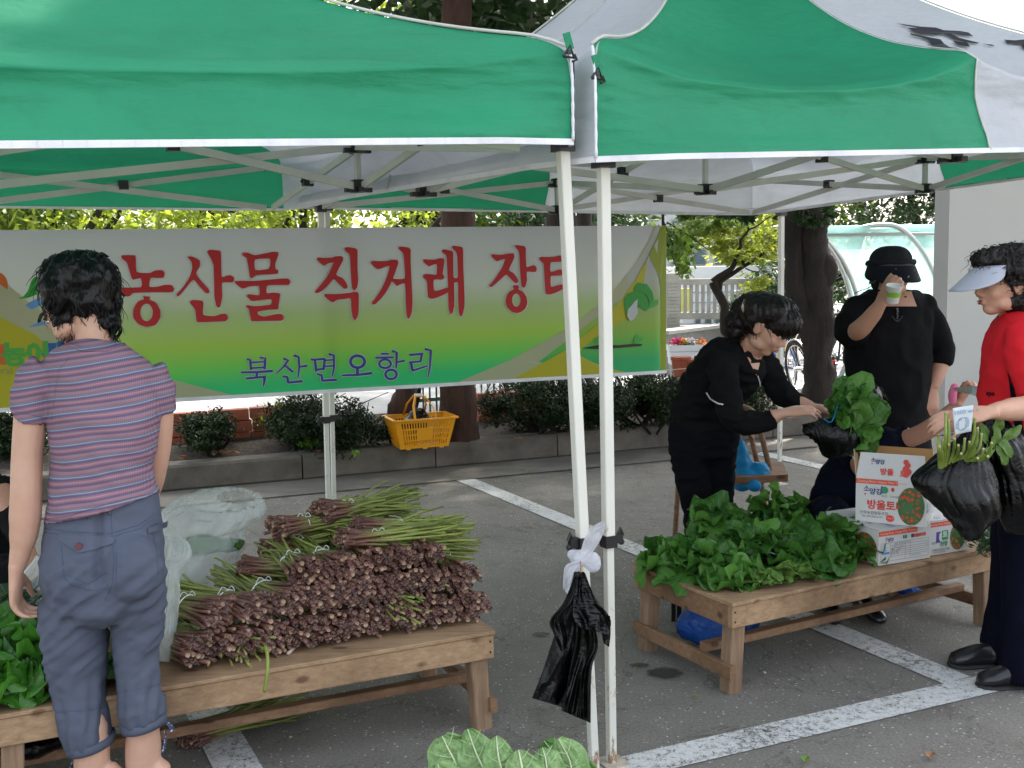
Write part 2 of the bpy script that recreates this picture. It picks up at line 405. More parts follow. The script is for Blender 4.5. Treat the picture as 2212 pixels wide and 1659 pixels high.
# ================================================================ ground
def asphalt_mat():
    mt, nt, b = new_mat('asphalt')
    big = noise_node(nt, .7, 5); mid = noise_node(nt, 6, 6, .7); fine = noise_node(nt, 95, 5, .85)
    tc = N(nt, 'ShaderNodeTexCoord'); v = N(nt, 'ShaderNodeTexVoronoi'); v.inputs['Scale'].default_value = 55
    nt.links.new(tc.outputs['Object'], v.inputs['Vector'])
    sp = N(nt, 'ShaderNodeTexVoronoi'); sp.inputs['Scale'].default_value = 24; nt.links.new(tc.outputs['Object'], sp.inputs['Vector'])
    r = ramp(nt, big.outputs['Fac'], [(.3, (.18, .168, .15)), (.7, (.265, .248, .222))])
    r2 = ramp(nt, mid.outputs['Fac'], [(.3, (.8, .79, .77)), (.7, (1.0, 1.0, 1.0))])
    c = mixc(nt, .8, r.outputs[0], r2.outputs[0], 'MULTIPLY')
    rf = ramp(nt, fine.outputs['Fac'], [(.36, (.42, .42, .42)), (.62, (1.15, 1.15, 1.15))]); c = mixc(nt, .7, c, rf.outputs[0], 'MULTIPLY')
    # pale chips of stone in the binder
    rs = ramp(nt, v.outputs['Distance'], [(.14, (1, 1, 1)), (.26, (0, 0, 0))]); rc = ramp(nt, v.outputs['Color'], [(.55, (0, 0, 0)), (.75, (1, 1, 1))])
    ml = N(nt, 'ShaderNodeMath', operation='MULTIPLY'); nt.links.new(rs.outputs[0], ml.inputs[0]); nt.links.new(rc.outputs[0], ml.inputs[1])
    c = mixc(nt, ml.outputs[0], c, (.48, .47, .45))
    rs2 = ramp(nt, sp.outputs['Distance'], [(.06, (.8, .8, .8)), (.13, (0, 0, 0))]); rc2 = ramp(nt, sp.outputs['Color'], [(.86, (0, 0, 0)), (.9, (1, 1, 1))])
    m2 = N(nt, 'ShaderNodeMath', operation='MULTIPLY'); nt.links.new(rs2.outputs[0], m2.inputs[0]); nt.links.new(rc2.outputs[0], m2.inputs[1])
    c = mixc(nt, m2.outputs[0], c, (.36, .35, .33))
    # stains and hairline cracks
    st = noise_node(nt, 2.3, 7, .7, dist=.6); rst = ramp(nt, st.outputs['Fac'], [(.54, (1, 1, 1)), (.72, (.6, .58, .56))]); c = mixc(nt, .8, c, rst.outputs[0], 'MULTIPLY')
    ck = noise_node(nt, 1.1, 9, .62, dist=.8); mm = N(nt, 'ShaderNodeMath', operation='SUBTRACT'); mm.inputs[1].default_value = .5; nt.links.new(ck.outputs['Fac'], mm.inputs[0])
    ab = N(nt, 'ShaderNodeMath', operation='ABSOLUTE'); nt.links.new(mm.outputs[0], ab.inputs[0])
    rk = ramp(nt, ab.outputs[0], [(.0012, (.30, .30, .30)), (.0045, (1, 1, 1))]); c = mixc(nt, .7, c, rk.outputs[0], 'MULTIPLY')
    nt.links.new(c, b.inputs['Base Color']); b.inputs['Roughness'].default_value = .85; b.inputs['Specular IOR Level'].default_value = .3
    bump(nt, b, fine.outputs['Fac'], .7, .006); return mt
M['asphalt'] = asphalt_mat()
def paint_mat():
    mt, nt, b = new_mat('worn_paint')
    n = noise_node(nt, 38, 9, .8, dist=.5); n2 = noise_node(nt, 2.2, 3); f = noise_node(nt, 160, 3, .8)
    a = N(nt, 'ShaderNodeMath', operation='MULTIPLY_ADD'); a.inputs[1].default_value = .55; nt.links.new(f.outputs['Fac'], a.inputs[0]); nt.links.new(n.outputs['Fac'], a.inputs[2])
    a2 = N(nt, 'ShaderNodeMath', operation='MULTIPLY_ADD'); a2.inputs[1].default_value = .35; nt.links.new(n2.outputs['Fac'], a2.inputs[0]); nt.links.new(a.outputs[0], a2.inputs[2])
    r = ramp(nt, a2.outputs[0], [(.80, (.17, .165, .16)), (.92, (.44, .44, .43)), (1.06, (.56, .56, .55))])
    nt.links.new(r.outputs[0], b.inputs['Base Color']); b.inputs['Roughness'].default_value = .8
    bump(nt, b, a.outputs[0], .5, .005)
    # worn-through flakes let the road show
    tp = N(nt, 'ShaderNodeBsdfTransparent'); mx = N(nt, 'ShaderNodeMixShader'); ra = ramp(nt, a2.outputs[0], [(.78, (0, 0, 0)), (.88, (1, 1, 1))])
    nt.links.new(ra.outputs[0], mx.inputs[0]); nt.links.new(tp.outputs[0], mx.inputs[1]); nt.links.new(b.outputs[0], mx.inputs[2]); nt.links.new(mx.outputs[0], nt.nodes['Material Output'].inputs[0])
    return mt
M['paint'] = paint_mat()
M['concrete'] = simple('kerb_concrete', (.125, .108, .092), .9, var=.38, scale=5, bmp=.7, bscale=70, bdist=.006)
M['gutter'] = simple('gutter_concrete', (.175, .16, .138), .9, var=.25, scale=3, bmp=.6, bscale=90)
M['soil'] = simple('soil', (.045, .033, .024), .95, var=.4, scale=14, bmp=1, bscale=45, bdist=.03)
M['pale_road'] = simple('sunlit_road', (.30, .30, .30), .9, var=.1, scale=2)
M['brick_pave'] = simple('paving_brick', (.36, .25, .19), .85, var=.25, scale=4)

mb = MB()
mb.add([(-300, -30, 0), (300, -30, 0), (300, 500, 0), (-300, 500, 0)], [(0, 1, 2, 3)])
tag(mb.build('ground', 'asphalt'), kind='structure')
def strip(p, q, w, z=.004, n=1):
    p = Vector(p); q = Vector(q); d = (q-p).normalized(); s = Vector((-d.y, d.x, 0))*w/2
    return [p-s+ez*z, q-s+ez*z, q+s+ez*z, p+s+ez*z]
A_c = Vector((1.60, 3.655, 0))
mb = MB(); ln = (Vector((-.36, 7.59, 0)) - A_c).normalized(); fl = (A_c - Vector((.337, 3.10, 0))).normalized()
w_ = .135
mb.add(strip(A_c + ln*.07, A_c + ln*4.45, w_), [(0, 1, 2, 3)])
mb.add(strip(A_c - fl*6, A_c + fl*5, w_), [(0, 1, 2, 3)])
C_c = A_c - fl*2.43
mb.add(strip(C_c + ln*.07, C_c + ln*4.3, w_), [(0, 1, 2, 3)])
D_c = A_c + fl*2.43
mb.add(strip(D_c + ln*.07, D_c + ln*4.6, w_), [(0, 1, 2, 3)])
tag(mb.build('parking_line_paint', 'paint'), kind='structure')
# gutter and kerb
K0 = Vector((-2.45, 7.30, 0)); kd = (Vector((1.255, 8.733, 0)) - K0).normalized(); kn = Vector((-kd.y, kd.x, 0))
mb = MB(); g0 = K0 - kd*9; g1 = K0 + kd*13
mb.add([g0 - kn*.52 + ez*.005, g1 - kn*.52 + ez*.005, g1 + ez*.005, g0 + ez*.005], [(0, 1, 2, 3)])
tag(mb.build('gutter', 'gutter'), kind='structure')
mb = MB()   # dark joint between gutter and asphalt
pts = [g0 + kd*(i*.25) - kn*(.53 + jit(.012)) for i in range(88)]
for i in range(87): mb.add(strip(pts[i], pts[i+1] + kd*.004, .012 + jit(.005), .009), [(0, 1, 2, 3)])
tag(mb.build('gutter_joint', simple('joint_tar', (.02, .019, .018), .9)), kind='structure')
kroot = thing('kerb', None, None, K0); kroot['kind'] = 'structure'
for i in range(22):
    L = .99; p = K0 + kd*(-9 + i*1.0); mb = MB(); h = .185 + jit(.006)
    c = p + kd*.5 + kn*.1
    mb.bar(c - kd*(L/2) + ez*h/2, c + kd*(L/2) + ez*h/2, .2 + jit(.008), h, bev=.018)
    mb.build('kerb_stone', 'concrete', kroot, smooth=False)
# planting bed behind the kerb
mb = MB()
def bed(u, v):
    p = K0 + kd*(-9 + 22*u) + kn*(.2 + 1.7*v)
    return p + ez*(.15 + .05*fbm(Vector((p.x, p.y, 0)), 1.7) + .05*math.sin(math.pi*v))
mb.grid(bed, 180, 20); tag(mb.build('planting_bed', 'soil', smooth=True), kind='structure')
# road, far footpath and its kerb seen under the banner at the left
R0 = K0 + kn*4.4; mb = MB()
def quad(a0, a1, b0, b1, z): return [K0 + kd*a0 + kn*b0 + ez*z, K0 + kd*a1 + kn*b0 + ez*z, K0 + kd*a1 + kn*b1 + ez*z, K0 + kd*a0 + kn*b1 + ez*z]
mb.add(quad(-40, 14, 2.6, 10.0, .006), [(0, 1, 2, 3)]); tag(mb.build('road', 'pale_road'), kind='structure')
mb = MB(); mb.add(quad(-40, 14, 10.2, 13.4, .13), [(0, 1, 2, 3)]); tag(mb.build('footpath_base', simple('mortar', (.2, .17, .15), .9)), kind='structure')
mb = MB(); mb.bar(K0 - kd*40 + kn*10.1 + ez*.065, K0 + kd*14 + kn*10.1 + ez*.065, .2, .14, bev=.01); tag(mb.build('far_kerb', simple('pale_kerb', (.5, .5, .48), .9)), kind='structure')
mb = MB(); mb.add(quad(-40, 14, 2.35, 2.6, .01), [(0, 1, 2, 3)]); tag(mb.build('road_edge_line', simple('road_white', (.75, .75, .75), .8)), kind='structure')
fp = thing('footpath', None, None, K0 + kn*10.3); fp['kind'] = 'structure'
bmE = MB(); bmE.box((0, 0, .01), (.29, .14, .05)); bme = bmE.mesh('paving_brick'); bme.materials.append(M['brick_pave'])
for i in range(34):
    for j in range(8):
        p = K0 + kd*(-6.6 + i*.31 + (j % 2)*.155) + kn*(10.35 + j*.155) + ez*(.14 + jit(.003))
        Mx = Matrix.Translation(p) @ Matrix.Rotation(math.atan2(kd.y, kd.x) + jit(.02), 4, 'Z'); inst('brick', bme, fp, Mx)
# terracotta edging blocks behind the low shrub
M['terracotta'] = simple('terracotta', (.30, .075, .035), .8, var=.25, scale=9, bmp=.3)
te = thing('brick_planter_edge', 'row of reddish brown edging bricks behind the low shrub at left', 'edging', K0 + kd*.2 + kn*1.0)
bm2 = MB(); bm2.box((0, 0, 0), (.30, .10, .085)); b2 = bm2.mesh('brick'); b2.materials.append(M['terracotta'])
s0_ = (G(425, 985, .2)-K0).dot(kd)
for r_ in range(3):
    for i in (0, 1, 2, 3, 8, 9):
        p = K0 + kd*(s0_ + i*.315 + (r_ % 2)*.02) + kn*.95 + ez*(.2 + r_*.093 + jit(.003)); 
        inst('brick', b2, te, Matrix.Translation(p) @ Matrix.Rotation(math.atan2(kd.y, kd.x) + jit(.03), 4, 'Z'))

# ================================================================ canopy tents
M['seam_tape'] = simple('seam_tape', (.50, .50, .46), .8)
def make_tent(label, A, e1, e2, zb, cols, apex, legs, group='pop up canopy tents', vh=.335, midlift=1.0):
    A = Vector(A); root = thing('canopy_tent', label, 'tent', A, group)
    L = 3.0; Cn = [A, A+e1*L, A+e1*L+e2*L, A+e2*L]; ctr = A+(e1+e2)*L/2
    ov = .03
    def zbot(p):
        a = (p-A).dot(e1)/L; b = (p-A).dot(e2)/L
        return (zb[0]*(1-a)*(1-b)+zb[1]*a*(1-b)+zb[2]*a*b+zb[3]*(1-a)*b)
    surf = {}
    for k in range(4):
        P0, P1 = Cn[k], Cn[(k+1) % 4]; dn = (P1-P0).normalized(); mid0 = (P0+P1)/2
        out = (mid0-ctr).normalized()
        Q0 = P0 + out*ov - dn*ov; Q1 = P1 + out*ov + dn*ov
        for h in (0, 1):
            S0 = Q0 if h == 0 else (Q0+Q1)/2; S1 = (Q0+Q1)/2 if h == 0 else Q1
            def S(s, t, S0=S0, S1=S1, out=out, dn=dn, P0=P0, h=h):
                base = S0.lerp(S1, s); z0 = zbot(base)
                a = (base-P0).dot(dn)
                corner_d = min(a+ov, L+ov-a); mid_d = abs(a-L/2)
                ze = z0 + vh - (vh-.185)*(1-math.exp(-corner_d/.42))*(1-midlift*math.exp(-mid_d/.35))
                if t < 0:
                    u = -t; z = ze - (ze-z0)*u; p = base.copy(); 
                    p += out*((.050*u*u - .026*math.sin(math.pi*min(1, u*1.15)))*min(1, corner_d/.25))
                else:
                    p = base.lerp(Vector((ctr.x, ctr.y, 0)), t); z = ze + (apex-ze)*(.24*t + .76*t**2.35)
                    z -= .04*math.sin(math.pi*t)*math.sin(math.pi*s)
                w = max(0, 1-abs(t)/(.55 if t < 0 else .07)); z -= .026*w*w; p -= out*.014*w*w
                q = Vector((a*.9, z*5.5, k*7.3 + A.x*3))
                am = (.017 if t < 0 else .013*max(0, 1-t*2)+.004)*min(1, corner_d/.12)*min(1, (mid_d+.02)/.08)
                dsp = am*noise.fractal(q, .7, 2.1, 4)
                g = math.exp(-corner_d/.12)*.010*noise.noise(Vector((corner_d*9, z*45, k*3.1))) if corner_d > .004 else 0
                g2 = math.exp(-mid_d/.10)*.007*noise.noise(Vector((mid_d*9, z*50, k*1.7))) if mid_d > .004 else 0
                if -1 < t: p += out*(dsp+g+g2)
                p.z = z + (dsp*.8 if t > 0 else 0)
                return p
            surf[(k, h)] = S
            ts = [-1+i/26 for i in range(26)] + [(i/44)**1.15 for i in range(45)]
            mb = MB(); nS = 90 if k in (0,) else 36
            mb.grid(lambda u, v: S(u, ts[min(70, int(round(v*70)))]), nS, 71)
            c = cols[(k, h)]
            o = mb.build('canopy_panel', 'green_canvas' if c == 'g' else 'white_canvas', root, smooth=True)
            o['label'] = 'green canvas panel' if c == 'g' else 'white canvas panel'
            # hem
            mb = MB()
            pts = [S(i/30, -1) for i in range(31)]
            for i in range(30): mb.bar(pts[i] - ez*.004 + out*.003, pts[i+1] - ez*.004 + out*.003 + (pts[i+1]-pts[i])*.02, .005, .017)
            mb.build('hem', 'white_trim', root)
        # vertical corner binding and hip piping at P0 of each side, mid seam piping
        S = surf[(k, 0)]; mb = MB()
        mb.tube([S(0, -1+i/20) + out*.006 for i in range(21)], [.0075 + .0015*math.sin(i*2.1) for i in range(21)], 6, flat=.6)
        mb.build('seam_binding', 'white_trim', root, smooth=True)
        mb = MB(); mb.tube([S(0, (i/40)) + ez*.006 + out*.004 for i in range(41)], .005, 6); mb.build('hip_piping', 'seam_tape', root, smooth=True)
        S = surf[(k, 1)]; mb = MB()
        mb.tube([S(0, -1 + i*.05) + out*.005 + ez*(.004 if i > 20 else 0) for i in range(60)], .004, 6, flat=.7); mb.build('mid_piping', 'seam_tape', root, smooth=True)
    # frame
    mids = [(Cn[k]+Cn[(k+1) % 4])/2 for k in range(4)]
    def nodes(p): 
        z = zbot(p); hi = .30 if (p-ctr).length < .1 else (.15 if any((p-q).length < .1 for q in mids) else .20)
        return Vector((p.x, p.y, z-.005)), Vector((p.x, p.y, z+hi))
    def xpair(p, q):
        pl, ph = nodes(p); ql, qh = nodes(q); d = (q-p).normalized(); sd_ = Vector((-d.y, d.x, 0))
        for a, b_, o_ in ((pl, qh, .011), (ph, ql, -.011)):
            mb = MB(); mb.bar(a+sd_*o_+d*.02, b_+sd_*o_-d*.02, .014, .03); mb.build('scissor_bar', 'strut', root)
        c = (pl+qh)/2; mb = MB(); mb.box(c, (.045, .045, .045), (d, sd_, ez)); mb.ell(c - sd_*.026, (.008, .004, .008)); mb.ell(c + sd_*.026, (.008, .004, .008)); mb.build('pivot', 'black_plastic', root)
    mids = [p + (ctr-p).normalized()*.075 for p in mids]; Ci = [p + (ctr-p).normalized()*.10 for p in Cn]
    for k in range(4):
        xpair(Ci[k], mids[k]); xpair(mids[k], Ci[(k+1) % 4]); xpair(mids[k], ctr)
    for p in mids + [ctr]:
        lo, hi = nodes(p)
        for c in (lo, hi):
            mb = MB(); mb.box(c, (.05, .05, .05), (e1, e2, ez)); mb.box(c-ez*.015, (.11, .028, .018), (e1, e2, ez)); mb.box(c-ez*.0151, (.028, .11, .0181), (e1, e2, ez))
            mb.build('joint_bracket', 'black_plastic', root)
        mb = MB(); mb.bar(lo, hi if p is not ctr else Vector((ctr.x, ctr.y, apex-.02)), .022, .022, e1); mb.build('post', 'strut', root)
    for (top, bot, w, cl) in legs:
        top = Vector(top); bot = Vector(bot); d = (bot-top)
        mb = MB(); k = .62; mp = top+d*k
        ztop = top - d.normalized()*.16
        mb.bar(ztop, mp, w, w, e2); lg = mb.build('leg', 'pole', root)
        mb = MB(); mb.bar(mp - d*.02, bot+ez*.006, w*.80, w*.80, e2); mb.build('lower_tube', 'pole', lg)
        mb = MB(); c = mp; mb.box(c, (w*1.25, w*1.25, .036), (e1, e2, ez)); mb.box(c+e1*.03+ez*.004, (.03, .02, .028), (e1, e2, ez)); mb.ell(c+e1*.045-ez*.008, (.010, .010, .010)); mb.tube([c+e1*.035+ez*.012, c+e1*.042+ez*.032, c+e1*.05+ez*.012], .006, 6)
        mb.build('height_clamp', 'black_plastic', lg)
        mb = MB(); mb.box(bot+ez*.004, (.085, .085, .007), (e1, e2, ez)); mb.build('foot_plate', simple('rusty_plate', (.38, .33, .27), .6, var=.3, scale=30), lg)
        z = zbot(top)
        for dz in (.20, .0):
            mb = MB(); c = Vector((top.x, top.y, z+dz)) ; mb.box(c, (.052, .052, .05), (e1, e2, ez)); mb.build('joint_bracket', 'black_plastic', root)
    return root, surf, zbot
LA = Vector((.140, 3.085, 0)); RA = Vector((.258, 3.125, 0))
tentL, surfL, zbL = make_tent('left canopy tent, green front above the striped shirt shopper', LA, -eu, ev, (1.845, 1.72, 1.84, 1.83),
    {(0,0):'g',(0,1):'g',(1,0):'w',(1,1):'w',(2,0):'w',(2,1):'g',(3,0):'w',(3,1):'w'}, 3.28,
    [(P(1216, 322, 3.125), G(1284, 1672), .031, 1), (P(692, 440, 5.80), G(712, 1188), .030, 1), (LA-eu*3+ez*1.72, LA-eu*3, .031, 1), (LA-eu*3+ev*3+ez*1.84, LA-eu*3+ev*3, .031, 1)], vh=.275, midlift=0.15)
tentR, surfR, zbR = make_tent('right canopy tent, green and white front with black roof lettering', RA, eu, ev, (1.80, 1.93, 1.82, 1.84),
    {(0,0):'g',(0,1):'w',(1,0):'g',(1,1):'w',(2,0):'w',(2,1):'g',(3,0):'w',(3,1):'w'}, 3.3,
    [(P(1303, 342, 3.16), G(1321, 1650), .031, 1), (P(706, 440, 5.85), G(724, 1182), .027, 1), (P(1688, 440, 7.15), G(1684, 1047), .031, 1), (RA+eu*3+ez*1.93, RA+eu*3, .031, 1)])
# buckles and straps at the two near corners
for root, (x, y), Y in ((tentL, (1220, 98), 3.05), (tentR, (1281, 145), 3.10)):
    mb = MB(); p = P(x, y, Y) - ev*.02
    mb.box(p + ez*.008, (.022, .004, .045), ((eu+ez*.3).normalized(), ev, (ez-eu*.3).normalized())); mb.build('strap', 'green_canvas', root)
    mb = MB(); q = p - ez*.022; mb.tube([q+eu*-.016-ez*.012, q+eu*.018-ez*.014, q+eu*.004+ez*.018, q+eu*-.016-ez*.012], .0045, 6); mb.box(q-ev*.003, (.012, .006, .012), (eu, ev, ez)); mb.tube([q+eu*.018-ez*.004, q+eu*.026-ez*.018, q+eu*.012-ez*.024], .004, 6); mb.build('buckle', 'black_plastic', root)
# lettering on the white roof half of the right tent
def on_surf(S, n, off):
    tab = []
    def proj(q):
        v = q-CAM; c = v.dot(fwd); return 1106+FPX*v.dot(right)/c, 829.5-FPX*v.dot(upv)/c
    gr = [(i/50, j/60*.8) for i in range(51) for j in range(61)]
    pp = [proj(S(s, t)) for s, t in gr]
    def f(x, y):
        k = min(range(len(pp)), key=lambda i: (pp[i][0]-x)**2+(pp[i][1]-y)**2); s, t = gr[k]
        for _ in range(8):
            h = .004; p0 = proj(S(s, t)); ps = proj(S(s+h, t)); pt = proj(S(s, t+h))
            a, b_, c, d = (ps[0]-p0[0])/h, (pt[0]-p0[0])/h, (ps[1]-p0[1])/h, (pt[1]-p0[1])/h; D = a*d-b_*c
            if abs(D) < 1e-6: break
            ex, ey = x-p0[0], y-p0[1]; s += .8*(d*ex-b_*ey)/D; t += .8*(-c*ex+a*ey)/D; s = max(0, min(1, s)); t = max(0.0, min(.9, t))
        nrm = (S(s+.01, t)-S(s, t)).cross(S(s, t+.01)-S(s, t)).normalized()
        if nrm.z < 0: nrm = -nrm
        return S(s, t) + nrm*off
    return f
T3 = lambda L_: [(1469.5+.3356*x, .3356*y) for x, y in L_]
mp_ = on_surf(surfR[(0, 1)], 0, .009)
rl = [[(1385,162),(1440,168),(1540,182),(1640,188),(1690,205),(1800,210),(1850,218),(1880,243),(1830,240),(1740,226),(1790,255),(1850,270),(1925,288),(1900,292),(1820,282),(1760,265),(1690,228),(1640,234),(1530,226),(1500,215),(1460,192),(1520,190),(1440,176)],
      [(1472,225),(1590,250),(1670,265),(1692,292),(1720,315),(1845,338),(1700,326),(1640,316),(1612,302),(1590,270),(1550,254),(1478,236)],
      [(1750,275),(1840,285),(1862,313),(1790,303),(1765,290)], [(1935,291),(2000,298),(2022,310),(1990,306)],
      [(2080,265),(2150,270),(2240,262),(2300,268),(2290,330),(2200,325),(2190,300),(2130,294),(2098,290)]]
M['black_print'] = simple('black_print', (.02, .02, .03), .5)
for lp in rl: poly_fill([T3(lp)], 'roof_lettering', 'black_print', tentR, lambda x, y: mp_(x, y))

# ================================================================ banner
bo = P(700, 650, 5.70); bn = ev
def bhit(x, y, off=0.0):
    p = plane_hit(x, y, bo, bn); a = p.dot(eu)
    d = .006*noise.fractal(Vector((a*1.6, p.z*1.1, 2)), .6, 2, 2) + (.02*math.exp(-((x-1436)/9)**2) if x > 1400 else 0)
    return p + ev*d - ev*off
def ban_mat():
    mt, nt, b = new_mat('banner_print')
    tc = N(nt, 'ShaderNodeTexCoord'); sx = N(nt, 'ShaderNodeSeparateXYZ'); nt.links.new(tc.outputs['Generated'], sx.inputs[0])
    r = ramp(nt, sx.outputs[2], [(.0, (.016, .44, .15)), (.10, (.02, .45, .14)), (.2, (.12, .50, .07)), (.33, (.31, .49, .06)), (.50, (.36, .47, .20)), (.64, (.51, .54, .47)), (1, (.52, .53, .55))])
    wv = noise_node(nt, 600, 2); bump(nt, b, wv.outputs['Fac'], .1, .001)
    nt.links.new(r.outputs[0], b.inputs['Base Color']); b.inputs['Roughness'].default_value = .5; add_translucent(mt, r.outputs[0], .22); return mt
ban = thing('banner', 'long printed market banner with large red Korean letters', 'banner', bhit(700, 840))
mb = MB()
def yt(x): return 497 - 10*x/1440
def yb(x): return 886 - 83*x/1440
mb.grid(lambda u, v: bhit(-420+1862*u, yb(-420+1862*u)*(1-v)+yt(-420+1862*u)*v), 260, 24)
mb.build('banner_sheet', ban_mat(), ban, smooth=True)
def flat(name, c, tr=.2):
    mt, nt, b = new_mat(name); b.inputs['Base Color'].default_value = c4(c); b.inputs['Roughness'].default_value = .5; add_translucent(mt, c, tr); return mt
FM = dict(cream=flat('cream_print', (.46, .46, .29)), yellow=flat('yellow_print', (.50, .46, .014)), lime=flat('lime_print', (.28, .35, .01)), red=flat('red_print', (.60, .02, .02)), halo=flat('white_halo', (.58, .58, .60)), blue=flat('blue_print', (.03, .055, .32)),
          orange=flat('orange_print', (.62, .14, .02)), green=flat('green_print', (.03, .33, .04)), sky=flat('sky_print', (.14, .34, .66)), tgreen=flat('text_green', (.08, .42, .06)), grey=flat('grey_print', (.30, .34, .10)), dk=flat('dark_print', (.02, .02, .02)), bluetx=flat('blue_text', (.02, .12, .42)))
def bp(loops, c, off, name='print'):
    # refine long edges so that flat figures follow the cloth
    return poly_fill(loops, name, FM[c], ban, lambda x, y: bhit(x, y, off))
bp([[(969,833),(1103,777),(1220,712),(1288,662),(1335,615),(1375,565),(1400,520),(1413,487.4),(1441,487),(1441,803.5),(1330,809),(1200,817),(1050,826)]], 'cream', .0025, 'swoosh_print')
bp([[(1100,823.5),(1220,757),(1291,700),(1340,650),(1375,600),(1402,550),(1420,512),(1430,487.2),(1441,487),(1441,803.3),(1330,809.6),(1200,817)]], 'yellow', .0035, 'swoosh_print')
bp([[(1402,551),(1420,512),(1430,487.2),(1441,487),(1441,700),(1432,640),(1425,600)]], 'lime', .0043, 'swoosh_print')
bp([[(1428,505),(1441,487),(1441,803.2),(1430,803.8)]], 'lime', .0048, 'folded_edge')
bp([[(-300,470),(13,612),(60,650),(124,700),(360,817),(513,856),(300,868.5),(100,880),(-300,903)]], 'cream', .0025, 'swoosh_print')
bp([[(-300,520),(0,640),(40,690),(100,745),(200,810),(330,867),(100,880),(-300,903)]], 'yellow', .0035, 'swoosh_print')
def ring(cx, cy, rx, ry, n=28, r=0): return [(cx+rx*math.cos(2*math.pi*i/n), cy+ry*math.sin(2*math.pi*i/n)) for i in range(n)]
C4 = lambda L_: [(.3356*x, 512+.3356*y) for x, y in L_]
bp([ring(-6, 617, 23, 29)], 'orange', .0042, 'logo'); bp([C4([(0,345),(40,385),(72,406),(0,405)])], 'orange', .0045, 'logo')
bp([C4([(110,400),(150,382),(180,345),(200,285),(215,262),(232,252),(250,262),(262,300),(268,335),(300,360),(240,370),(180,392)])], 'green', .0042, 'logo')
bp([C4([(0,515),(60,505),(120,470),(190,420),(250,390),(330,380),(300,430),(240,450),(180,480),(110,520),(40,545),(0,545)])], 'sky', .0046, 'logo')
bp([C4([(180,583),(220,560),(250,545),(300,540),(300,560),(240,575)])], 'sky', .0046, 'logo')
def offs(lp, w):
    n = len(lp); ar = sum(lp[i][0]*lp[(i+1) % n][1]-lp[(i+1) % n][0]*lp[i][1] for i in range(n)); s = 1 if ar > 0 else -1; out = []
    for i in range(n):
        a, b_, c = Vector(lp[i-1]), Vector(lp[i]), Vector(lp[(i+1) % n]); d1 = (b_-a).normalized(); d2 = (c-b_).normalized()
        n1 = Vector((d1.y, -d1.x)); n2 = Vector((d2.y, -d2.x)); q = n1+n2; q = q.normalized() if q.length > .3 else n1; k = w/max(.55, q.dot(n1)); out.append((b_.x+q.x*k*s, b_.y+q.y*k*s))
    return out
def smooth_loop(lp, n=3):
    out = []; m_ = len(lp)
    for i in range(m_):
        p0, p1, p2, p3 = [Vector(lp[(i+k-1) % m_]) for k in range(4)]
        if (p2-p1).length < 6: out.append(tuple(p1)); continue
        for k in range(n):
            t = k/n; q = .5*((2*p1)+(p2-p0)*t+(2*p0-5*p1+4*p2-p3)*t*t+(3*p1-p0-3*p2+p3)*t**3)*1.0
            l = p1.lerp(p2, t); q = l.lerp(q, .5); out.append((q.x, q.y))
    return out
XA = lambda L_: [(665.7+.1543*x, 512+.1543*y) for x, y in L_]
XB = lambda L_: [(989.9+.21606*x, 512+.21606*y) for x, y in L_]
red = []
